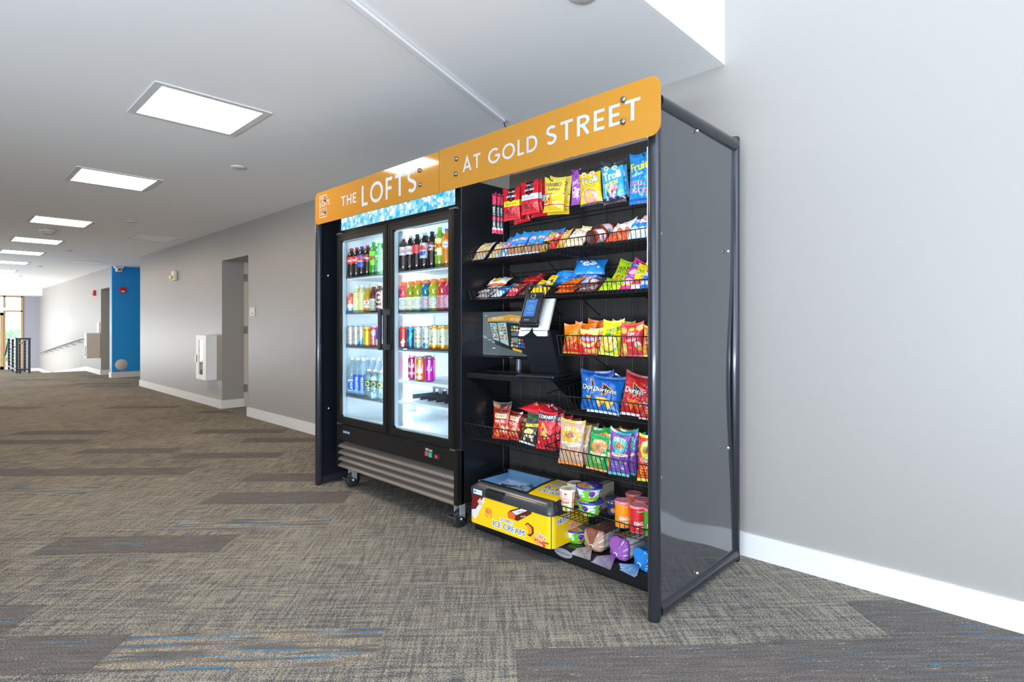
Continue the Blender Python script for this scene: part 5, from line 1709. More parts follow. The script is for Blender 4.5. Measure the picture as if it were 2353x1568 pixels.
G = 'packets hanging from the top hooks'
for i, (l, r_, Y) in enumerate(((1131, 1140, 2.262), (1140, 1148.5, 2.292), (1147.5, 1155.5, 2.322))):
    pk('jerky', 'jerky_stick', ('front', 'middle', 'rear')[i] + ' slim pink and black meat stick on the leftmost top hook', l, r_, 445 + i * 1.5, 536 + i, Y, 20, 0, 0, .012, group=G, wr=.4)
pk('jerky', 'jerky_yellow', 'front red jerky bag with a yellow band on a top hook', 1157, 1196, 433, 506, 2.262, 12, 2, -2, .022, group=G, wr=.5)
pk('jerky', 'jerky_yellow', 'rear red jerky bag with a yellow band, behind the front one', 1166, 1203, 432, 504, 2.300, 12, 2, -3, .02, group=G, wr=.5)
pk('jerky', 'jerky_yellow', 'lowest red jerky bag hanging crooked behind the yellow banded pair', 1181, 1219, 448, 512, 2.345, 14, 0, -8, .02, group=G, wr=.5)
pk('jerky', 'jerky_white', 'front red jerky bag with a silver band on a top hook', 1198, 1240, 417, 491, 2.258, 12, 2, -3, .022, group=G, wr=.5)
pk('jerky', 'jerky_white', 'second red jerky bag with a silver band, behind the front one', 1210, 1248, 415, 492, 2.296, 12, 2, -3, .02, group=G, wr=.5)
pk('jerky', 'jerky_white', 'third red jerky bag with a silver band, rearmost beside the gold gummy bags', 1220, 1256, 420, 498, 2.336, 12, 2, -3, .02, group=G, wr=.5)
pk('candy', 'gummy_gold', 'front gold gummy bear bag on a top hook', 1247, 1296, 409, 487, 2.258, 12, 3, 2, .035, group=G, wr=.8)
pk('candy', 'gummy_gold', 'rear gold gummy bear bag behind the front gold one', 1256, 1308, 406, 493, 2.315, 12, 3, 3, .035, group=G, wr=.8)
pk('candy', 'candy_purple', 'narrow purple candy bag on a top hook left of the yellow bag', 1312, 1331, 392, 471, 2.262, -8, 0, 3, .02, group=G)
pk('candy', 'gummy_yellow', 'yellow gummy ring bag with black top on a top hook', 1332, 1387, 387, 471, 2.254, 14, 0, -4, .035, group=G, seals=('2a2a30', '3a3448'))
pk('candy', 'gummy_blue', 'light blue gummy worm bag with black bottom on a top hook', 1385, 1441, 370, 467, 2.254, 14, 0, -5, .035, group=G, seals=('3a424a', '241e30'))
pk('candy', 'gummy_blue', 'rear blue gummy bag just behind the light blue worm bag', 1398, 1450, 372, 462, 2.310, 14, 0, -5, .03, group=G, seals=('3a424a', '241e30'))
pk('candy', 'gummy_rings', 'shiny blue candy ring bag hanging beside the right front post', 1444, 1502, 350, 468, 2.250, 10, 0, 1, .04, group=G, seals=('1a78b8', '0f5fa2'), wr=1.4)
# hooks
for px, py, lab in ((1131, 442, 'meat sticks'), (1168, 434, 'yellow banded jerky bags'), (1216, 418, 'silver banded jerky bags'), (1262, 408, 'gold gummy bags'), (1313, 393, 'purple candy bag'), (1354, 384, 'yellow gummy bag'), (1405, 372, 'light blue gummy bags'), (1478, 353, 'shiny blue candy bag')):
    x, z = X(px, 2.235), Zc(px, py, 2.235) - .012
    o = MB().tube([(x, YG, z), (x, 2.245, z), (x - .0, 2.232, z + .012)], .0025, 8).tube([(x, YG, z), (x, YG, z + .04)], .003, 6).build('peg_hook', M_WIRE)
    tag(o, 'black wire peg hook holding the ' + lab, 'hook', 'peg hooks on the wire grid')

# chip basket beside the reader
G = 'chip bags in the basket beside the card reader'
zb = 1.064
pk('chips', 'cheese_puff', 'front left orange cheese puff bag in the reader side basket', 1291, 1334, 744, 813, 2.239, 14, 6, 2, .045, zb, G, ('f07808', 'f0a020'))
pk('chips', 'cheese_puff', 'second orange cheese puff bag, taller, behind the red corn chip bag', 1318, 1370, 738, 808, 2.292, 14, 8, 0, .04, zb, G, ('e86c08', 'f0a020'))
pk('chips', 'cheese_puff', 'rearmost orange cheese puff bag with its corner sticking up', 1340, 1380, 730, 806, 2.348, 14, 8, 5, .035, zb, G, ('d85c08', 'f0a020'))
pk('chips', 'corn_chip', 'red and yellow corn chip bag at the front of the reader side basket', 1329, 1374, 757, 815, 2.209, 14, 3, 2, .04, zb, G, ('f4d888', 'd8242a'))
pk('chips', 'corn_chip', 'second corn chip bag squeezed behind the front one', 1352, 1387, 752, 812, 2.246, 14, 6, 0, .03, zb, G, ('f4d888', 'd8242a'))
pk('chips', 'onion_ring', 'bright yellow onion ring bag beside the corn chips', 1373, 1425, 733, 815, 2.219, 22, 6, 7, .045, zb, G, ('e6d80a', 'e6d80a'))
pk('chips', 'onion_ring', 'second yellow onion ring bag showing only its top corner', 1395, 1440, 731, 808, 2.292, 18, 10, 5, .035, zb, G, ('dccc0a', 'e6d80a'))
pk('chips', 'onion_ring', 'third yellow onion ring bag, rearmost top corner behind the red wavy bag', 1412, 1452, 727, 804, 2.345, 16, 10, 5, .035, zb, G, ('d4c40a', 'e6d80a'))
pk('chips', 'wavy_red', 'red wavy potato chip bag with golden chips on its front', 1424, 1480, 737, 814, 2.210, 14, 6, 0, .045, zb, G, ('d8343c', 'c02a30'))
pk('chips', 'wavy_orange', 'orange and yellow chip bag half hidden by the right front post', 1474, 1506, 745, 815, 2.229, 14, 4, 3, .035, zb, G, ('e0c818', 'e8d418'))
# tortilla basket
G = 'tortilla chip bags in the deep basket'
zb = .785
pk('chips', 'tortilla_blue', 'rear left blue tortilla chip bag standing upright with its logo cut off', 1332, 1414, 859, 948, 2.315, 14, 6, -3, .06, zb, G, ('134f9a', '1764b4'))
pk('chips', 'tortilla_blue', 'front blue tortilla chip bag slumped forward in the basket', 1345, 1425, 880, 962, 2.232, 20, 24, 5, .055, zb, G, ('1764b4', 'c8d4e4'))
pk('chips', 'tortilla_blue', 'rearmost blue tortilla chip bag seen behind the others', 1400, 1450, 866, 945, 2.372, 14, 6, 4, .045, zb, G, ('134f9a', '1764b4'))
pk('chips', 'tortilla_red', 'large red tortilla chip bag beside the blue ones', 1422, 1494, 862, 958, 2.262, 14, 12, 5, .055, zb, G, ('981820', 'd0c8c8'))
pk('chips', 'tortilla_red', 'small red tortilla chip bag leaning at the right front corner', 1466, 1506, 905, 962, 2.209, 14, 16, 6, .035, zb, G, ('b81c24', 'd0c8c8'))
# wide basket under the monitor
G = 'snack bags in the wide basket under the monitor'
zb = .564
pk('chips', 'chip_flame', 'grey and dark flame chip bag standing at the rear left', 1131, 1173, 933, 1003, 2.372, 12, 4, 0, .035, zb, G, ('56575c', '56575c'))
pk('pretzel', 'pretzel_red', 'front left red pretzel pieces bag', 1131, 1168, 948, 1017, 2.239, 14, 8, 0, .04, zb, G, ('8a2018', 'b8241e'))
pk('pretzel', 'pretzel_red', 'second red pretzel pieces bag, tilted right behind the first', 1155, 1192, 951, 1015, 2.272, 18, 8, 6, .035, zb, G, ('8a2018', 'b8241e'))
pk('pretzel', 'pretzel_red', 'third red pretzel pieces bag, dim and rearmost', 1176, 1206, 950, 1006, 2.332, 18, 10, 10, .03, zb, G, ('8a2018', 'b8241e'))
pk('chips', 'chip_black', 'black chip bag with a yellow band, leaning right', 1192, 1230, 962, 1030, 2.239, 16, 16, 12, .035, zb, G, ('35332f', 'd8d8d8'))
pk('chips', 'chip_green', 'green potato chip bag behind the black one', 1204, 1242, 948, 1010, 2.325, 14, 10, 4, .04, zb, G, ('137a3c', '137a3c'))
pk('chips', 'corners_red', 'front red corn triangle bag with the full word on its dark top', 1231, 1276, 950, 1036, 2.209, 12, 6, 2, .045, zb, G, ('d3232c', 'd3232c'))
pk('chips', 'corners_red', 'second red corn triangle bag right behind the front one', 1252, 1291, 951, 1030, 2.252, 12, 6, 2, .04, zb, G, ('d3232c', 'd3232c'))
pk('chips', 'corners_red', 'third red corn triangle bag in the row', 1277, 1311, 949, 1022, 2.302, 12, 6, 2, .035, zb, G, ('d3232c', 'd3232c'))
pk('chips', 'corners_red', 'fourth red corn triangle bag, rearmost and darkest', 1299, 1330, 951, 1016, 2.352, 12, 6, 2, .03, zb, G, ('d3232c', 'd3232c'))
SEED[0] += 1
cv = art('corners_red', 13, 19)
cv.rect(0, 0, 13, 19, 'cf202a').txt('POP', 7, 12, 3, 'f0c060', w=8).rect(5.2, 2, 5.9, 9, 'd8d8dc').rect(3, 5, 10, 5.5, 'd8d8dc').rect(10, 0, 13, 9, 'a8a4b0')
bag('chip_bag', 'plump red chip bag lying flat on top of the corn triangle bags', 'chip bag', cv, (-1.860, 2.320, .742), .125, .24, .065, 97, 86, 0, G, ('cf202a', 'cf202a'), SEED[0])
# big basket of deli chips
G = 'deli style chip bags in the big right basket'
zb = .512
pk('chips', 'deli_beige', 'front beige deli style chip bag with a gold oval', 1281, 1340, 985, 1086, 2.214, 14, 4, 2, .05, zb, G, ('e0b83c', 'd8842c'))
pk('chips', 'deli_beige', 'second beige chip bag tucked behind the front beige one', 1306, 1352, 984, 1072, 2.262, 14, 6, 3, .04, zb, G, ('e0b83c', 'd8842c'))
pk('chips', 'deli_beige', 'third beige chip bag peeking over the second', 1330, 1366, 984, 1064, 2.312, 14, 6, 3, .035, zb, G, ('e0b83c', 'd8842c'))
pk('chips', 'deli_beige', 'dim beige chip bag at the very rear left of the big basket', 1336, 1372, 974, 1054, 2.385, 14, 6, 2, .03, zb, G, ('8a6a54', 'd8842c'))
pk('chips', 'deli_green', 'front green deli style chip bag with an orange bottom seal', 1344, 1396, 1014, 1094, 2.212, 16, 8, 6, .045, zb, G, ('14994a', 'e07a20'))
pk('chips', 'deli_green', 'second green chip bag with orange oval behind the front green one', 1360, 1408, 988, 1078, 2.272, 14, 6, -2, .04, zb, G, ('14994a', 'e07a20'))
pk('chips', 'deli_green', 'third green chip bag with an orange top seal, farther back', 1384, 1428, 980, 1064, 2.342, 14, 6, -2, .035, zb, G, ('e07a20', 'e07a20'))
pk('chips', 'deli_lime', 'yellow and green chip bag between the green and purple bags', 1384, 1418, 1006, 1090, 2.245, 14, 4, 3, .03, zb, G, ('e0a820', 'e0a820'))
pk('chips', 'deli_lime', 'rear yellow and green chip bag under the deep basket', 1418, 1456, 987, 1070, 2.392, 14, 4, 2, .03, zb, G, ('e0a820', 'e0a820'))
pk('chips', 'deli_purple', 'front purple deli style chip bag with a teal oval', 1395, 1447, 1009, 1110, 2.210, 14, 4, 2, .045, zb, G, ('19a0a0', '19a0a0'))
pk('chips', 'deli_purple', 'second purple chip bag overlapping the front purple one', 1420, 1463, 1005, 1106, 2.252, 14, 4, 2, .035, zb, G, ('19a0a0', '19a0a0'))
pk('chips', 'deli_purple', 'third purple chip bag with only its teal top showing', 1434, 1480, 1000, 1090, 2.312, 14, 6, 2, .035, zb, G, ('19a0a0', '19a0a0'))
pk('chips', 'deli_red', 'front red and yellow deli chip bag by the right post', 1462, 1510, 1017, 1122, 2.206, 14, 4, 1, .04, zb, G, ('f0d818', 'f0d818'))
pk('chips', 'deli_red', 'second red and yellow chip bag behind the front one', 1478, 1520, 1008, 1104, 2.245, 14, 4, 1, .03, zb, G, ('f0d818', 'f0d818'))


# trays of small packets: base on the tray, leaning back
def tray(kind, sp, label, px, w, h, zb_, Y=2.215, lean=55, t=.034, yaw=6, roll=0, group=None, seals=None, dz=0.0, res=6):
    SEED[0] += 1
    nm, cat = SPACE[sp]
    return bag(nm, label, cat, art(kind, w * 100, h * 100, res), (X(px, Y), Y, zb_ + dz), w, h, t, yaw, lean, roll, group, seals, SEED[0], 1.2, parts=False)


G = 'packets in the top left tray'
zt = 1.592
for px, kind, sp, lab, w_, h_, ln in ((1099, 'cookie_clear', 'cookie', 'clear pack of round tan cookies at the left end of the top tray', .085, .15, 50), (1134, 'cookie_clear', 'cookie', 'second clear pack of tan cookies in the top tray', .085, .15, 52),
                                      (1156, 'donut_orange', 'cookie', 'blue donut pack with an orange stripe in the top left tray', .055, .16, 45), (1172, 'donut_blue', 'cookie', 'first blue snack cake pack in the top left tray', .055, .17, 42),
                                      (1189, 'donut_blue', 'cookie', 'second blue snack cake pack in the top left tray', .055, .17, 42), (1208, 'donut_blue', 'cookie', 'third blue snack cake pack showing brown cakes', .06, .17, 44),
                                      (1228, 'donut_blue', 'cookie', 'fourth blue snack cake pack beside the gold wrappers', .055, .17, 46), (1247, 'caramel_gold', 'bar', 'gold caramel bar wrapper at the right end of the top left tray', .045, .16, 48)):
    tray(kind, sp, lab, px, w_ * 1.05, h_, zt, 2.232, ln - 6, .042, 4 + (px * 7) % 11 - 5, group=G)
tray('donut_orange', 'cookie', 'blue and brown pack standing at the rear of the top left tray', 1272, .09, .12, 1.64, 2.40, 30, .03, 8, group=G)
G = 'packets in the top right tray'
for px, kind, sp, lab, w_, h_, ln in ((1268, 'red_brown', 'bar', 'red and orange wrapper at the left end of the top right tray', .042, .14, 52), (1285, 'caramel_gold', 'bar', 'gold and red bar wrapper next to the white ones in the top right tray', .045, .15, 52),
                                      (1305, 'white_bar', 'bar', 'first white and yellow wrapper in the top right tray', .055, .15, 52), (1326, 'white_bar', 'bar', 'second white and yellow wrapper before the tubes', .055, .15, 50),
                                      (1402, 'orange_white', 'bar', 'first orange and white wrapper right of the tubes', .05, .14, 52), (1419, 'orange_white', 'bar', 'second orange and white wrapper right of the tubes', .05, .14, 50), (1436, 'orange_white', 'bar', 'third orange and white wrapper, last before the blue ones', .045, .14, 48),
                                      (1453, 'blue_white', 'bar', 'first blue and white wrapper near the post', .045, .14, 48), (1470, 'blue_white', 'bar', 'second blue and white wrapper near the post', .045, .14, 46), (1487, 'blue_white', 'bar', 'third blue and white wrapper half behind the post', .045, .14, 44)):
    tray(kind, sp, lab, px, w_, h_, 1.597, 2.205, ln - 6, .040, 4 + (px * 7) % 11 - 5, group=G)
G = 'packets in the second tray, left half'
zt = 1.366
for px, kind, lab, w_, h_, ln, dz in ((1103, 'silver_bar', 'lower silver bar at the left end of the second tray', .075, .13, 74, 0), (1104, 'silver_bar', 'upper silver bar stacked on the lower one', .075, .13, 74, .026),
                                      (1138, 'blue_bar', 'bright blue bar with a white panel in the second tray', .085, .14, 66, 0), (1170, 'red_candy', 'pink and red candy packet in the second tray', .075, .14, 64, 0),
                                      (1200, 'dark_bar', 'dark brown wrapper in the second tray', .065, .14, 62, 0), (1224, 'button_yellow', 'left yellow candy packet in the second tray', .06, .14, 58, 0), (1244, 'button_yellow', 'right yellow candy packet at the end of the second tray', .055, .15, 50, 0)):
    tray(kind, 'bar', lab, px, w_, h_, zt, 2.205, ln - 5, .030, 4 + (px * 5) % 9 - 4, group=G, dz=dz)
for px, kind, lab, w_, h_, ln, Y, z, yw in ((1122, 'popper', 'white popping candy bag with orange ends, lower left', .13, .10, 62, 2.31, 1.40, -12), (1140, 'popper', 'white popping candy bag with orange ends resting on top', .13, .10, 60, 2.335, 1.445, 14),
                                            (1172, 'blue_bar', 'blue wrapper lying behind the pink candy packet', .10, .12, 64, 2.32, 1.395, 10), (1222, 'red_choco', 'upper dark red candy bag at the back of the second tray', .13, .11, 62, 2.375, 1.455, 18), (1208, 'red_choco', 'lower dark red candy bag at the back of the second tray', .13, .12, 66, 2.32, 1.41, 12)):
    tray(kind, 'candy', lab, px, w_, h_, z, Y, ln, .035, yw, group=G)
G = 'packets in the second tray, right half'
for px, kind, lab, w_, h_, ln, dz in ((1294, 'orange_cup', 'lower bright orange peanut cup packet in the second tray', .11, .13, 74, 0), (1296, 'orange_cup', 'upper bright orange peanut cup packet stacked on the lower one', .11, .13, 72, .027),
                                      (1345, 'brown_white_bar', 'lower brown and white bar packet beside the orange ones', .11, .13, 74, 0), (1347, 'brown_white_bar', 'upper brown and white bar packet stacked on the lower one', .11, .13, 72, .027),
                                      (1385, 'sour_lime', 'small lime green packet leaning in the front of the second tray', .06, .12, 60, 0), (1412, 'sour_lime', 'second small lime green packet beside the pink one', .05, .12, 54, 0),
                                      (1436, 'candy_pink', 'plump pink candy packet at the front of the second tray', .07, .13, 56, 0), (1461, 'yellow_red', 'yellow and red sour packet near the post', .055, .15, 44, 0), (1482, 'blue_candy', 'blue candy packet beside the right post in the second tray', .055, .15, 44, 0)):
    tray(kind, 'candy' if 'packet' in lab else 'bar', lab, px, w_, h_, 1.370, 2.195, ln - 4, .032, 4 + (px * 5) % 9 - 4, group=G, dz=dz)
for px, kind, lab, w_, h_, ln, Y, z, yw in ((1296, 'mini_blue', 'left lower blue mini cookie bag behind the orange packets', .17, .10, 66, 2.35, 1.425, 16), (1302, 'mini_blue', 'left upper blue mini cookie bag in the pile', .17, .10, 62, 2.375, 1.46, 14),
                                            (1350, 'mini_blue', 'right lower blue mini cookie bag in the pile', .17, .11, 66, 2.33, 1.42, 22), (1352, 'mini_blue', 'right upper blue mini cookie bag, the highest and largest in the pile', .17, .13, 50, 2.355, 1.465, 24)):
    tray(kind, 'candy', lab, px, w_, h_, z, Y, ln, .04, yw, group=G)
tray('sour_lime', 'candy', 'tall lime green sour candy bag leaning against the pink one', 1418, .085, .17, 1.39, 2.28, 36, .03, 20, 14, group=G)
tray('candy_pink', 'candy', 'tall pink and blue candy bag leaning right in the second tray', 1446, .085, .17, 1.39, 2.265, 40, .035, 18, 18, group=G)
tray('yellow_red', 'candy', 'tall yellow sour candy bag behind the blue packet near the post', 1474, .07, .16, 1.385, 2.285, 40, .03, 16, 16, group=G)


# cardboard tubes leaning in the top right tray
def can(name, label, cat, cv, loc, r, h, lid_col, rot=(0, 0, 0), group=None, lid_art=None, mtl=None, prof=None, rim='c8c8c8', lid_h=.006, open_=False):
    t = thing(name, label, cat, loc, rot, group)
    sleeve('body', cv, r, .002, h - lid_h, mtl or M_LABEL, t, prof=prof)
    r0 = prof[0][1] if prof else r
    r1 = prof[-1][1] if prof else r
    MB().lathe([(0, .001), (r0 - .002, .001), (r0 + .0006, 0), (r0 + .0006, .004)], n=32).build('bottom_rim', mat('rim_' + rim, rim, .3, .6), t)
    if lid_col:
        lo = MB().lathe([(r1 + .001, h - lid_h - .003), (r1 + .0015, h - lid_h), (r1 + .001, h), (r1 - .003, h + .0005), (r1 - .004, h - .002), (0, h - .002)], n=32).build('lid', mat('lid_' + lid_col, lid_col, .25, coat=.3), t)
        if lid_art:
            lid_print(lid_art, r1 - .004, h - .0016, lo)
    return t


def lid_print(cv, r, z, parent, m=None):
    img = cv.out()
    ny, nx, _ = img.shape
    k = np.linspace(0, 1, 14)[:, None]
    a = np.linspace(0, 2 * np.pi, 41)[None, :]
    x, y = k * np.cos(a), k * np.sin(a)
    P = np.stack([x * r, y * r, np.full(x.shape, z)], -1)
    return grid_mesh('lid_print', P, sample(img, np.clip((x + 1) / 2, 0, .999), np.clip((y + 1) / 2, 0, .999)), m or M_LABEL, parent)


G = 'cardboard tubes in the top right tray'
for i, (px, Y, z) in enumerate(((1357, 2.195, 1.628), (1374, 2.285, 1.668))):
    cv = Cv(22, 12, 'e8e4e2', 5).rect(0, 0, 22, 1, '6a2a1c').rect(0, 11, 22, 12, '6a2a1c').rect(0, 1, 22, 3, 'd8342c').rect(0, 9.5, 22, 11, 'd8342c')
    cv.txt('LAFFY TAFFY', 8, 6, 1.8, 'd8342c', w=7).txt('MINI', 14, 6, 2.0, 'c8502c', w=5)
    t = thing('snack_tube', ('front red and white cardboard tube lying with its open brown end forward' if i == 0 else 'rear red and white cardboard tube lying behind the open one'), 'tube', (X(px, Y), Y, z), (-R(78), 0, R(-8)), G)
    sleeve('body', cv, .033, -.0, .095, M_LABEL, t, turn=R(180))
    MB().lathe([(.0335, .004), (.0335, 0), (.031, 0), (.0305, .02), (0, .02)], n=32).build('open_end', mat('tube_brown', '5a2f22', .5), t)
    MB().lathe([(.0335, .091), (.0335, .096), (0, .096)], n=32).build('tube_cap', mat('tube_cap', '7a3a2a', .35, .3), t)

# noodle cups, bowls and chip cans in the lowest basket
G = 'food tubs and cans in the lowest basket'
zs = .2835


def noodle_cup(label, px, Y, yaw):
    cv = Cv(30, 10, 'ece6e2', 6)
    for k in (7, 15, 23):
        cv.ell(k, 8.6, .9, .5, 'c8342c').txt('CUP', k, 6.9, 1.1, 'f4f0ee', w=3, edge='c8442c', ew=.2).txt('NOODLES', k, 5.5, 1.2, 'f4f0ee', w=5.4, edge='c8442c', ew=.2).rect(k - 2.6, 3.8, k + 2.2, 4.6, 'e8823a').ell(k, 1.6, 2.2, 1.6, 'b8c82a').rect(k - 3.6, 0, k - 2.6, 10, 'e88a4a')
    la = Cv(10, 10, 'ece6e2', 5).ell(5, 5, 4.3, 4.3, 'f0ece8').ell(5, 5, 4.2, 4.2, 'e88a4a', ring=.86).ell(5, 3.6, 2.8, 1.6, 'b8c82a').ell(5, 6.2, 2.6, 1.2, 'e0a89a')
    return can('noodle_cup', label, 'noodle cup', cv, (X(px, Y), Y, zs), .040, .108, 'efe9e6', (0, 0, R(yaw)), G, la, prof=[(0, .030), (.9, .0395), (.93, .0415), (1, .0415)], rim='e8e2de')


noodle_cup('front white and orange noodle cup at the left of the lowest basket', 1305, 2.215, 20)
noodle_cup('rear white and orange noodle cup behind the front one', 1322, 2.32, 40)


def bowl(label, px, Y, z, yaw, group):
    cv = Cv(44, 7, 'e9ede6', 6)
    cv.stripes(0, 2.8, 1, '6cc22a')
    for k in (1.8, 13.8, 25, 36):
        cv.poly([(k - 1, 0), (k + 6, 0), (k + 7.5, 7), (k + 4, 7), (k + 1, 3.5), (k - 3, 2)], '6cc22a').ell(k + 8.2, 4.4, 2.0, 1.7, '2a3aa0').txt('BOWL', k + 8.2, 4.7, 1.0, 'e8384a', w=3.0).rect(k + 6.8, 1.0, k + 9.6, 2.6, 'e86a2a').rect(k + 1.2, 2.2, k + 3.4, 4.4, 'f2f6f8').rect(k + 1.4, 3.0, k + 3.2, 3.6, '5ab0d8')
    la = Cv(14, 14, '2b2f9a', 5)
    la.poly([(0, 0), (8.5, 0), (6.2, 14), (0, 14)], 'e8a050').blobs(46, ['e8602a', 'f2c04a', 'c83a1c', 'f4e0a0', '7ab03a'], .8, (1, 1, 6.5, 13), 4).poly([(6.4, 0), (9.4, 0), (8.4, 5), (6.8, 7)], 'eef0ea').txt('BOWL', 9.6, 8.6, 1.7, 'f04a9a', w=5.6, rot=-.25).txt('NOODLE', 9.6, 6.2, 1.3, 'f0709a', w=5.4, rot=-.25).poly([(6.0, 14), (7.0, 14), (9.4, 1), (8.6, 0)], '58b82a')
    return can('noodle_bowl', label, 'noodle bowl', cv, (X(px, Y), Y, z), .063, .070, '2b2f9a', (0, 0, R(yaw)), group, la, prof=[(0, .043), (.12, .047), (.85, .061), (.92, .064), (1, .064)], rim='6cc22a')


bowl('lower green and white noodle bowl in the stack of two', 1356, 2.24, zs, 10, G)
bowl('upper green and white noodle bowl with a blue lid, on top of the stack', 1354, 2.24, zs + .0712, 50, G)
cv = Cv(26, 7, '1f2f6c', 5)
for k in range(14):
    cv.ell(1 + k * 1.9, 6.1, .6, .5, 'e0a02a')
cv.txt('RICE BOWL', 9, 3.6, 1.0, 'c8c8d8', w=4).ell(15, 2.4, 1.6, 1.2, 'd8882a')
can('rice_cup', 'dark blue rice cup with an orange rim pattern behind the chip cans', 'food cup', cv, (X(1411, 2.325), 2.325, zs), .038, .078, '22306a', (0, 0, 0), G, Cv(8, 8, '22306a', 5).blobs(14, ['e0a02a'], .5, seed=4), prof=[(0, .030), (.9, .040), (1, .042)], rim='22306a')


def chip_can(label, px, Y, col, dark, yaw=0):
    cv = Cv(23.5, 12, col, 9)
    for k in (0.6, 12.3):
        cv.txt('PRINGLES', k, 4.6, 1.7, 'f6f2ee', w=5.6).rect(k - 1.9, 10.0, k + 2.1, 11.0, dark).txt('PACKED WITH FLAVOR', k + .1, 10.5, .5, 'f2e0a0', w=3.4).rect(k - 1.6, 2.2, k + 1.4, 2.9, 'f2ead8').ell(k + 4.2, 3.4, 1.4, .9, 'e8a83a', .4).ell(k + 4.4, 8.0, 1.2, 1.5, 'e8c050' if col != 'e8860c' else 'f4b83a')
    la = Cv(8, 8, 'e88a96', 5).ell(4, 4, 3.2, 3.2, 'e0808e').ell(4, 4, 2.0, 1.0, 'b8b4b4')
    return can('chip_can', label, 'chip can', cv, (X(px, Y), Y, zs), .0375, .118, 'e07c8c', (0, 0, R(yaw)), G, la, rim='d8d0cc', lid_h=.008)


chip_can('front orange chip can with a pink plastic lid', 1432, 2.215, 'e8860c', 'c83a1c', 40)
chip_can('front red chip can with a pink plastic lid beside the orange one', 1466, 2.205, 'cc1f26', '7a1418', 40)
chip_can('rear orange chip can behind the front pair', 1456, 2.345, 'e8860c', 'c83a1c', 10)
chip_can('rear red chip can behind the front red one', 1477, 2.29, 'cc1f26', '7a1418', 30)
chip_can('green chip can almost hidden behind the right post', 1499, 2.215, '4aa02c', '2a6a1c', 30)
o = MB().bbox(-.022, .022, -.06, .06, 0, .12, .002).build('carton', mat('carton_beige', 'b0a594', .6), loc=(X(1388, 2.385), 2.385, zs))
tag(o, 'plain beige carton standing behind the stacked noodle bowls', 'carton', G)

# bottom deck
ZD = .0845
bowl('single green and white noodle bowl on the bottom deck', 1326, 2.335, ZD, 60, None)


def loaf(name, label, cat, loc, yaw, L, w, h, fn, seed, twist_len=.085, gather='b08a70', tail='c8c4c4'):
    """bagged loaf: body along +Y local, gathered neck and flared tail towards -Y"""
    t = thing(name, label, cat, loc, (0, 0, R(yaw)))
    rn = random.Random(seed)
    nu, nv = 96, 90
    U, V = np.meshgrid(np.linspace(0, 2 * np.pi, nu), np.linspace(0, 1, nv))
    prof = np.clip(1 - np.clip((V - .93) / .07, 0, 1) ** 2 * .5, 0, 1)
    g0 = np.clip(V / .16, 0, 1)
    sc = .12 + .88 * np.sin(g0 * np.pi / 2) ** .8
    sc = sc * prof
    c, s = np.cos(U), np.sin(U)
    ex = .55
    px_ = np.sign(c) * np.abs(c) ** ex * w / 2 * sc
    pz_ = np.sign(s) * np.abs(s) ** ex * h / 2 * sc
    pl_ = np.sin(U * 17 + 2 * np.sin(U * 3)) * .0035 * np.exp(-V * 7) * 2.2 * np.clip(g0 * 2, .2, 1)
    nz = rnoise(rn, U * 2, V * 6, 5, 1.3) * .0025
    k = 1 + (pl_ + nz) / (w / 2)
    ctr = h / 2 * (1 - .45 * (1 - g0) ** 2)
    P = np.stack([px_ * k, V * L, ctr + pz_ * k], -1)
    P[..., 2] = np.maximum(P[..., 2], .0015)
    img = fn.out()
    K = sample(img, np.clip(U / (2 * np.pi), 0, .9999), np.clip(V, 0, .9999))
    grid_mesh('wrapped_loaf', P, K, M_FILM, t)
    MB().lathe([(.0085, -.004), (.011, -.004), (.012, 0), (.011, .004), (.0085, .004)], n=16, M=Matrix.Translation((0, .0, h / 2 * .55)) @ Matrix.Rotation(R(90), 4, 'X')).build('twist_tie', mat('tie_white', 'd8d8dc', .4), t)
    U, V = np.meshgrid(np.linspace(0, 2 * np.pi, 80), np.linspace(0, 1, 20))
    rr_ = .008 + .030 * V ** 1.1 * (1 + .35 * np.sin(U * 3 + seed) + .16 * np.sin(U * 11))
    z_ = h / 2 * .55 * (1 - .55 * V) + rr_ * np.sin(U) * .55
    P = np.stack([rr_ * np.cos(U) * 1.25 - .01 * V, -V * twist_len, np.maximum(z_, .002)], -1)
    c0, c1 = np.array(lin(gather)), np.array(lin(tail))
    K = c0 + (c1 - c0) * np.clip(V * 1.6 - .3, 0, 1)[..., None]
    grid_mesh('gathered_tail', P, K, attr_mat('clear_film', .15, coat=.6, trans=.55), t)
    return t


cv = Cv(36, 26, 'b79680', 5)
cv.rect(0, 4.5, 36, 6.0, 'b08a70').rect(6, 0, 14, 26, '8a4f3c').rect(3, 5, 6, 26, '6a3a2c').rect(7.5, 6, 12, 24, '9c6a54').txt('WHEAT BREAD', 9.8, 15, 1.6, 'd8b8a0', w=11, rot=1.57)
cv.rect(14, 5, 36, 24, 'c9ccd2').rect(0, 5, 3, 24, 'c9ccd2').stripes(6, 14, 9, '6a6e76', 30.5, 34).ell(33, 19.5, 2.4, 2.6, '5a2a24').ell(33, 19.5, 1.7, 1.9, 'd8d0cc').rect(0, 23, 36, 26, '4a2a24').rect(31, 5.2, 33, 7, 'd8a038')
loaf('bread_loaf', 'bagged loaf of bread in a brown and white wrapper on the bottom deck', 'bread', (-1.630, 2.262, ZD + .001), 3, .20, .118, .110, cv, 3, gather='c49a84', tail='cfcaca')
cv = Cv(36, 26, '9a58a8', 5)
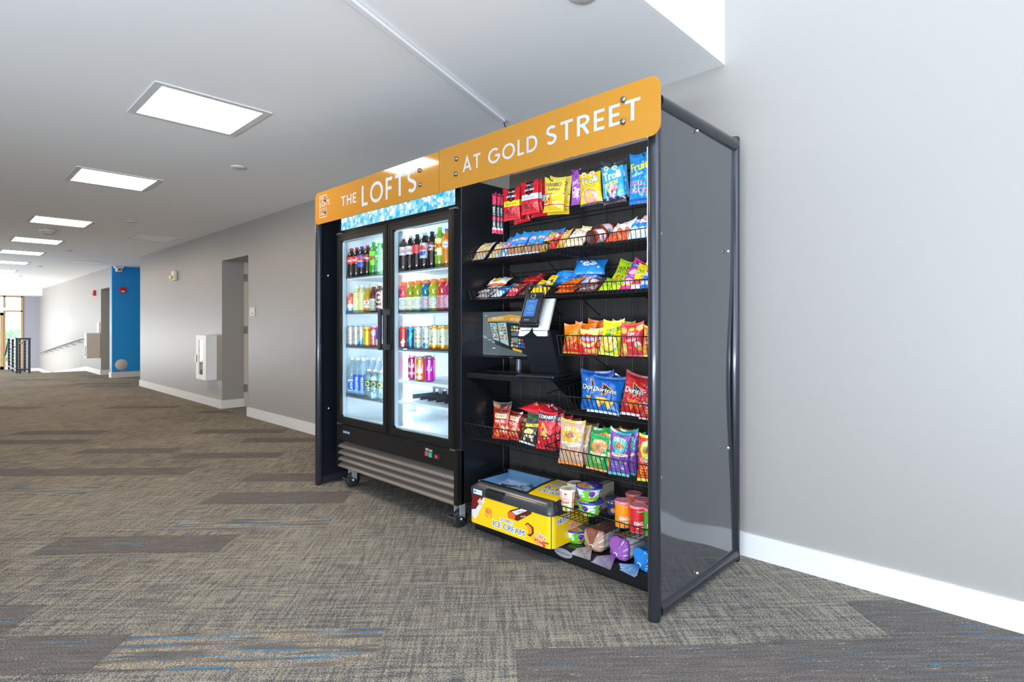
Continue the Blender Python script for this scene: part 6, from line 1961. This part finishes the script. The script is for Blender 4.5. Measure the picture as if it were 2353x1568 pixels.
cv.rect(0, 4, 36, 26, '8a4a9c').rect(2, 5, 8, 26, 'e0dcd8').rect(8, 6, 12, 26, 'cfae6a').blobs(20, ['e0c88a', 'c09a50'], .8, (8, 6, 12, 26), 3).rect(12, 5, 17, 26, '7a3a8c').rect(0, 5, 1.5, 26, 'e0dcd8').rect(25, 5, 36, 26, 'dedad6').blobs(10, ['4a3a34', 'e0a060', '7a8a94'], .9, (28, 6, 35, 24), 7)
loaf('bread_loaf', 'bagged loaf of bread in a purple wrapper by the right post', 'bread', (-1.490, 2.262, ZD + .001), -5, .20, .115, .105, cv, 9, .10, gather='a862b4', tail='c8bcd0')
cv = Cv(24, 16, '1a86d8', 5).blobs(12, ['3aa0e8', '1470c0', '5ab4f0'], 1.6, seed=3)
loaf('bread_bag', 'knotted bright blue bread bag at the right end of the bottom deck', 'bread bag', (-1.352, 2.245, ZD + .001), -12, .11, .09, .095, cv, 14, .07, gather='2a90e0', tail='a4cdea')
# ------------------------------------------------------------------ drinks in the cooler
def pl_mat(col, clear=False):
    n = ('clear_drink_' if clear else 'drink_') + col
    return mat(n, col, .12, coat=.6, trans=.75 if clear else .25, ior=1.25)


def bottle(label, px, Y, z, h, r, liquid, cap, cv, lz, yaw=30, kind='soda', clear=False, group=None, x=None):
    t = thing('drink_bottle', label, 'bottle', (X(px, Y) if x is None else x, Y, z + .0003), (0, 0, R(yaw)), group)
    if kind == 'soda':
        p = [(0, .004), (.6, .0), (.9, .01), (.98, .03), (.93, .07), (1, .10), (1, .30), (.9, .42), (.93, .46), (1, .52), (1, .70), (.86, .78), (.55, .86), (.38, .90), (.38, .94)]
    elif kind == 'sport':
        p = [(0, .004), (.8, 0), (.97, .02), (1, .06), (1, .50), (.86, .54), (.84, .57), (1, .66), (.98, .72), (.80, .80), (.56, .86), (.52, .90)]
    elif kind == 'square':
        p = [(0, .004), (.9, 0), (1, .02), (1, .74), (.85, .80), (.5, .86), (.46, .92)]
    elif kind == 'tea':
        p = [(0, .004), (.85, 0), (1, .03), (1, .52), (.9, .62), (.62, .76), (.48, .82), (.46, .90)]
    else:
        p = [(0, .004), (.85, 0), (.98, .02), (1, .06), (.97, .3), (1, .5), (1, .66), (.8, .78), (.45, .88), (.38, .93)]
    MB().lathe([(a * r, b * h) for a, b in p], n=20).build('bottle_body', pl_mat(liquid, clear), t)
    cr = {'soda': .42, 'sport': .60, 'square': .5, 'tea': .52}.get(kind, .42) * r
    c0 = p[-1][1] - .01
    MB().lathe([(cr, c0 * h), (cr, .99 * h), (cr * .9, h), (0, h)], n=18).build('cap', mat('cap_' + cap, cap, .35), t)
    if cv:
        sleeve('label', cv, r * 1.012, h * lz[0], h * lz[1], M_LABEL, t)
    return t


def lab(w, h, bg, items, res=6):
    c = Cv(w, h, bg, res)
    for it in items:
        getattr(c, it[0])(*it[1:-1], **it[-1]) if isinstance(it[-1], dict) else getattr(c, it[0])(*it[1:])
    return c


YF1 = 2.186
cokeL = lambda: lab(20, 5, 'd8222c', [('txt', 'Coca-Cola', 10, 2.7, 2.0, 'f8f4f2', {'w': 7.5, 'shear': .2}), ('rect', 0, 0, 20, .8, 'c01a24')])
pepsiL = lambda: lab(20, 9, '2748b8', [('ell', 10, 4.5, 3.2, 3.2, 'f4f4f6'), ('poly', [(7, 5), (8, 7), (10, 7.7), (12, 7), (13, 5)], 'd8302c'), ('poly', [(7, 4), (8, 2), (10, 1.3), (12, 2), (13, 4)], '2748b8'), ('txt', 'PEPSI', 10, 4.5, 1.3, '1a1a1c', {'w': 4.6})])
drL = lambda: lab(20, 5, '8c1c2a', [('txt', 'Dr Pepper', 10, 2.8, 1.6, 'f0e4e4', {'w': 6.5})])
dewL = lambda: lab(20, 9, '8cd41a', [('txt', 'Dew', 10, 5, 2.8, 'd8242a', {'w': 5.5, 'rot': .3, 'edge': '1a5a24', 'ew': .3}), ('poly', [(5, 0), (9, 0), (8, 2.5), (5, 2)], '1f7a30')])
spriteL = lambda: lab(20, 5, '23a84a', [('txt', 'Sprite', 10, 2.9, 2.0, 'f4f8f4', {'w': 6.2, 'shear': .2}), ('rect', 8, .3, 12, .8, 'f0d820')])
dietL = lambda: lab(20, 5, 'cfd0d2', [('txt', 'Coke', 10, 2.7, 2.4, 'd8242a', {'w': 5.5})])
zeroL = lambda: lab(20, 5, 'd83038', [('rect', 0, 2, 20, 2.4, 'c02830')])
dpepsiL = lambda: lab(20, 9, 'b8bcc4', [('ell', 9, 4.6, 3.2, 3.2, 'f0f0f2'), ('poly', [(6, 5), (7, 7), (9, 7.8), (11, 7), (12, 5)], 'd8302c'), ('poly', [(6, 4), (7, 2), (9, 1.4), (11, 2), (12, 4)], '2748b8'), ('txt', 'PEPSI', 9.2, 4.6, 1.2, '1a1a1c', {'w': 4.4})])
drzL = lambda: lab(20, 5, '6a1a26', [('txt', 'Dr Pepper', 10, 3.2, 1.5, 'f0dcdc', {'w': 6.3}), ('txt', 'ZERO', 10, 1.2, 1.0, 'e8e8e8', {'w': 3})])
mtnL = lambda: lab(20, 9, 'e6e2b0', [('poly', [(6, 2.5), (14, 4.5), (14, 8.4), (6, 6.6)], 'f0d020'), ('txt', 'Dew', 10, 5.5, 2.7, 'd8242a', {'w': 5.8, 'rot': .2, 'edge': '2a6a24', 'ew': .25}), ('rect', 5, .3, 9, 2.2, '2a7a3a')])
fanL = lambda: lab(20, 6, 'f28a10', [('ell', 10, 3, 2.6, 2.0, 'e8e0f0'), ('txt', 'Fanta', 10, 3, 1.5, '5a3a9c', {'w': 3.8})])

G = 'soda bottles on the top cooler shelf'
SC = ('left door', 'right door')
rowA = [(808, '2a1512', 'c8222c', cokeL, 'red-label cola bottle at the far left'), (820, '2a1512', 'c8222c', cokeL, 'red-label cola bottle second from the left'), (832, '241614', '2a48b8', pepsiL, 'cola bottle with a tall blue label'),
        (845, '2e1414', 'c8222c', drL, 'dark soda bottle with a maroon label'), (859, '3f9a2c', '22a03c', dewL, 'green soda bottle with a lime label'), (872, '7aa884', '2a9a4a', spriteL, 'pale green soda bottle with a green label')]
rowB = [(928, '2a1815', 'c4c4c6', dietL, 'silver-label cola bottle at the left'), (943, '2a1815', 'c4c4c6', dietL, 'second silver-label cola bottle'), (959, '261412', '2a2422', zeroL, 'dark cola bottle with a plain red label'),
        (976, '2a1a16', 'b8bcc4', dpepsiL, 'cola bottle with a tall silver label'), (993, '2a1614', '33211e', drzL, 'dark soda bottle with a small maroon label'), (1011, '8cb430', '8ad020', mtnL, 'yellow-green soda bottle with a lime cap'), (1027, 'f08a10', '6a5ac0', fanL, 'orange soda bottle with a purple cap')]
tall = {'2748b8'}
for side, row, h0 in (('left', rowA, .222), ('right', rowB, .232)):
    z = (LSH if side == 'left' else RSH)[0]
    for px, liq, cap, fn, lb in row:
        lz = (.30, .72) if fn in (pepsiL, dewL, dpepsiL, mtnL) else (.46, .70)
        hh = h0 * (1.07 if fn in (dewL, mtnL) else 1)
        bottle('%s (%s door, top shelf, front)' % (lb, side), px, YF1, z, hh, .0315, liq, cap, fn(), lz, 36, 'soda', group=G)
        bottle('%s (%s door, top shelf, second row)' % (lb, side), px, YF1, z, hh, .0315, liq, cap, fn(), lz, 36, 'soda', group=G, x=X(px, YF1)).location.y = YF1 + .075
G = 'juice, tea and sports bottles on the second cooler shelf'
armL = lambda: lab(20, 12, 'e8ecf0', [('rect', 0, 6.5, 20, 12, 'f2604a'), ('rect', 0, 0, 20, 3.4, '2aa0d8'), ('txt', 'BODY', 10, 5.6, 2.4, 'f8f8fa', {'w': 8, 'rot': 1.57})])
paleL = lambda: lab(22, 13, 'e2dca8', [('poly', [(11, 9), (13.5, 7), (11, 5), (8.5, 7)], 'f4f4e0'), ('ell', 11, 7, 1.1, 1.1, 'e8d010'), ('stripes', 9.5, 12.5, 3, 'c8c48a', 8, 14)])
pale2 = lambda: lab(22, 13, 'd9d08c', [('rect', 6, 3, 7, 12, 'e8e2b8')])
tea1 = lambda: lab(20, 9, 'e8762a', [('rect', 0, 2.4, 20, 7.6, 'f0e8de'), ('ell', 10, 6.2, .9, .9, 'c8443a'), ('txt', 'PURE LEAF', 10, 4.3, 1.1, '5a4a4a', {'w': 4.4})])
tea2 = lambda: lab(20, 9, 'c6c8b4', [('txt', 'GOLD', 10, 6.2, 1.8, '8a7a4a', {'w': 4.6}), ('txt', 'PEAK', 10, 3.8, 1.8, '8a7a4a', {'w': 4.6}), ('rect', 6, 1.6, 14, 2.2, '3a8a7a')])
cofL = lambda: lab(20, 11, '5a2c28', [('ell', 10, 7.4, 2.9, 2.9, 'e6dcd6'), ('ell', 10, 7.4, 2.3, 2.3, '5a2c28'), ('txt', 'CAFE', 10, 7.4, 1.4, 'e6dcd6', {'w': 3.6}), ('txt', 'MOCHA', 10, 2.5, 1.1, 'e6dcd6', {'w': 4})])
for px, liq, cap, fn, lb, kind, h_, lz in ((808, 'f0745a', 'f04a3a', armL, 'small coral, white and blue drink bottle', 'square', .150, (.05, .8)), (821, 'd8d298', 'e4e4e0', paleL, 'pale yellow lemonade bottle with a diamond mark', 'square', .200, (.02, .74)), (833, 'd8cc88', 'e4e4e0', pale2, 'plain pale yellow lemonade bottle', 'square', .203, (.02, .74)),
                                           (846, 'c8a030', 'c8c4b8', tea1, 'amber tea bottle with an orange and white label', 'tea', .200, (.08, .5)), (859, '6a3222', 'c8bcae', tea2, 'brown tea bottle with a beige label', 'tea', .205, (.06, .48)), (873, '3f2420', 'c8c8c8', cofL, 'dark brown coffee bottle with a round white logo', 'square', .205, (.04, .74))):
    bottle(lb + ' (left door, second shelf, front)', px, YF1, LSH[1], h_, .030, liq, cap, fn(), lz, 38, kind, group=G)
    bottle(lb + ' (left door, second shelf, rear)', px, YF1, LSH[1], h_, .030, liq, cap, fn(), lz, 38, kind, group=G, x=X(px, YF1)).location.y = YF1 + .075


def gat(bg, fg, txt):
    return lab(22, 8.5, bg, [('ell', 11, 5, 2.4, 2.4, fg), ('ell', 11, 5, 1.9, 1.9, bg), ('txt', 'G', 11, 5, 2.4, fg), ('txt', txt, 11, 1.5, 1.0, fg, {'w': 4.6})])


for px, liq, cap, a, b_, lb in ((929, '9c2f3c', 'f07a30', 'e4e4e4', '8a8a8e', 'dark red sports drink with a white label at the left'), (945, 'a8a414', 'f07a30', 'e6e8dc', 'a8a030', 'yellow sports drink with a white label, second from the left'), (962, 'b0aa12', 'f07a30', 'e8eae0', '9aa0a0', 'yellow sports drink with a white label, third from the left'),
                                (980, '1c7896', 'f07a30', '9db4c0', 'd8584a', 'teal blue sports drink with a grey label'), (998, 'b8b414', 'f07a30', 'a8a890', 'f2f2f0', 'yellow-green sports drink with a grey label'), (1018, 'd8343e', 'f07a30', 'b88a94', 'd8343e', 'bright red sports drink with a pink-grey label'), (1034, 'c8246a', 'f07a30', 'c87aa0', 'd8d0d8', 'magenta sports drink at the right edge')):
    bottle(lb + ' (right door, front)', px, YF1, RSH[1], .203, .0365, liq, cap, gat(a, b_, 'GATORADE'), (.07, .48), 34, 'sport', group=G)
    bottle(lb + ' (right door, rear)', px, YF1, RSH[1], .203, .0365, liq, cap, gat(a, b_, 'GATORADE'), (.07, .48), 34, 'sport', group=G, x=X(px, YF1)).location.y = YF1 + .082

M_CANTOP = mat('can_top', 'b8bcc0', .25, .9)


def drink_can(label, px, Y, z, h, r, cv, group, yaw=34, x=None):
    t = thing('drink_can', label, 'can', (X(px, Y) if x is None else x, Y, z + .0003), (0, 0, R(yaw)), group)
    sleeve('can_body', cv, r, h * .03, h * .94, M_CAN, t, prof=[(0, r * .84), (.04, r), (.94, r), (1, r * .86)])
    MB().lathe([(0, .004), (r * .7, .004), (r * .78, 0), (r * .84, h * .03)], n=24).lathe([(r * .86, h * .94), (r * .88, h), (r * .84, h), (r * .8, h * .975), (0, h * .975)], n=24).build('can_rims', M_CANTOP, t)
    return t


def cart(bg, items, w=18, h=15):
    return lab(w, h, bg, items, 5)


G = 'slim cans on the third cooler shelf'
arts = [
    ('left', 807, 'plain pale grey slim can at the far left', lambda: cart('d0ccc6', [('stripes', 3, 12, 3, 'bdb8b0', 6, 12)])), ('left', 819.5, 'second plain pale grey slim can', lambda: cart('cfccc8', [('stripes', 4, 11, 2, 'bcb8b2', 6, 12)])),
    ('left', 831.5, 'grey slim can with a blue triangle', lambda: cart('c6c6c6', [('poly', [(6, 1), (11, 7), (11, 1)], '3a8ac0'), ('rect', 6, 10, 8, 12, 'd87a4a')])), ('left', 845, 'bright yellow slim can', lambda: cart('e8c814', [('rect', 0, 1, 18, 2.5, 'f4dc60'), ('rect', 0, 12.5, 18, 13.3, 'c8302c')])),
    ('left', 860, 'pinkish red slim can', lambda: cart('e0405a', [('ell', 10, 11, 2.4, 2.2, 'e8e0e0'), ('txt', 'CELSIUS', 9, 5.5, 1.8, 'f0c8d0', {'w': 8, 'rot': 1.57})])), ('left', 873, 'purple and beige slim can', lambda: cart('8a5aa0', [('rect', 0, 0, 18, 6, 'd8c8b0'), ('ell', 9, 9, 3, 3, '5a4aa0')])),
    ('right', 928.5, 'red slim can with white spots', lambda: cart('e04038', [('poly', [(7, 4), (9.6, 7), (11, 4.6), (9, 3)], 'e8f0ec'), ('ell', 9, 2, 1, 1, 'f0f0f0'), ('rect', 0, 0, 18, .7, '5ab8a0')])), ('right', 944.5, 'blue-teal slim can with green script', lambda: cart('1c5f98', [('txt', 'Alani', 9, 8, 2.6, '2ad09a', {'w': 7, 'rot': 1.1}), ('rect', 0, 0, 18, .9, '40c8a8'), ('rect', 0, 13.5, 18, 15, '3aa0c8')])),
    ('right', 962, 'white slim can with orange and green print', lambda: cart('dddcd6', [('txt', 'ONE', 9, 10, 1.6, '7a7a80', {'w': 4}), ('rect', 7, 6.5, 11, 8, 'f0803a'), ('ell', 9, 3.6, 2, 1.6, '7ab88a'), ('rect', 6.4, 12.6, 8, 14, 'f08a2a')])), ('right', 980.5, 'white slim can with dark blue print', lambda: cart('d8dbe0', [('txt', 'one', 9, 7.6, 2.0, '1c3a7a', {'w': 4.4}), ('txt', 'ZOA', 9, 11, 1.2, '8a8a90', {'w': 3.4}), ('ell', 9, 3.2, 1.6, 1.4, '2a6ac8')])),
    ('right', 999, 'cream and orange can with black script', lambda: cart('e9e6cc', [('poly', [(0, 0), (18, 0), (18, 2.5), (9, 3.6), (0, 2)], 'f09a1c'), ('rect', 0, 13.2, 18, 15, 'f0a028'), ('txt', 'ALOHA', 9, 8, 1.9, '2a2a2a', {'w': 7.5, 'rot': 1.4})])), ('right', 1019, 'larger cream and orange can with black script by the frame', lambda: cart('eceacf', [('poly', [(0, 0), (18, 0), (18, 2.5), (9, 3.6), (0, 2)], 'f09a1c'), ('rect', 0, 13.2, 18, 15, 'f0a028'), ('txt', 'ALOHA', 9, 8, 1.9, '2a2a2a', {'w': 7.5, 'rot': 1.4})]))]
for side, px, lb, fn in arts:
    big = px > 990
    z = (LSH if side == 'left' else RSH)[2]
    r_ = .0345 if big else .0295
    drink_can('%s (%s door, front)' % (lb, side), px, YF1, z, .158 if big else .152, r_, fn(), G)
    drink_can('%s (%s door, rear)' % (lb, side), px, YF1, z, .158 if big else .152, r_, fn(), G, x=X(px, YF1)).location.y = YF1 + .072
G = 'energy drink cans on the fourth cooler shelf'
z = RSH[3]
drink_can('dark pink energy can left of the orange one', 948, 2.235, z, .155, .033, cart('b8286c', [('rect', 6, 3, 12, 5, 'e8a8c8'), ('poly', [(7, 8), (8, 12), (9, 8)], 'f4d8e4'), ('poly', [(9, 8), (11, 11.5), (11, 8)], 'f4d8e4')]), G)
drink_can('orange energy can in the middle of the three', 966, 2.19, z, .158, .033, cart('f0883a', [('poly', [(7, 5), (8, 12), (9.4, 5)], 'f8ece0'), ('poly', [(9.4, 5), (11.6, 12), (11.4, 5)], 'f8ece0'), ('ell', 9, 2.4, 2, 1.2, 'f8d8b8')]), G)
drink_can('bright magenta energy can right of the orange one', 988, 2.215, z, .158, .033, cart('d020a8', [('poly', [(8, 7), (8.4, 11), (9, 7)], 'f8d8f0'), ('poly', [(10, 7), (11.4, 10.5), (11, 6.6)], 'f8d8f0')]), G)
drink_can('pale lilac energy can behind the magenta one', 982, 2.30, z, .158, .033, cart('c88ac8', [('rect', 6, 5, 12, 7, 'f0d8f0')]), G)
G = 'water bottles on the fourth left shelf'
z = LSH[3]
watL = lambda tx: lab(24, 13, 'c4dcec', [('ell', 12, 6, 4.0, 5.0, '1d6ad8'), ('txt', tx, 12, 6, 2.6, 'f2f6fa', {'w': 7, 'rot': 1.57})])
blueL = lambda: lab(24, 13, '2a5ad0', [('txt', 'AQUAFINA', 12, 6.5, 2.2, 'd8e8fa', {'w': 10, 'rot': 1.57}), ('rect', 0, 0, 24, 2, '7ab0e8')])
for px, fn, lb in ((810.5, lambda: watL('sm'), 'tall clear water bottle with a round blue label at the far left'), (823, blueL, 'tall clear water bottle with blue lettering, second from the left'), (835.5, blueL, 'tall clear water bottle with a blue label, third from the left')):
    bottle(lb, px, 2.190, z, .285, .036, 'd4e8f4', 'e8eef2', fn(), (.10, .56) if px > 812 else (.12, .42), 38, 'water', True, G)
    bottle(lb + ', spare behind', px, 2.190, z, .285, .036, 'd4e8f4', 'e8eef2', None, None, 38, 'water', True, G, x=X(px, 2.190)).location.y = 2.272
for px, n_ in ((848, 'first'), (862, 'second'), (876, 'third')):
    bottle('%s small clear soda bottle with a dark green label, front row' % n_, px, 2.186, z, .205, .033, 'b4c8c4', 'd8dcd4', lab(20, 5, '4a6a2c', [('ell', 10, 2.5, 1.8, 2.0, 'd8dcc8'), ('ell', 10, 2.5, 1.2, 1.4, '4a6a2c')]), (.40, .62), 36, 'soda', True, G)
    bottle('%s tall clear water bottle standing behind the green-label bottles' % n_, px, 2.186, z, .285, .037, 'd4e8f4', 'e8eef2', None, None, 38, 'water', True, G, x=X(px, 2.186)).location.y = 2.272
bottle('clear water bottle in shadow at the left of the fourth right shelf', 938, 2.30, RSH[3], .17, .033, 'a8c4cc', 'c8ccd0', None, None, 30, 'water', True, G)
print('objects', len(bpy.data.objects), 'verts', sum(len(m.vertices) for m in bpy.data.meshes))
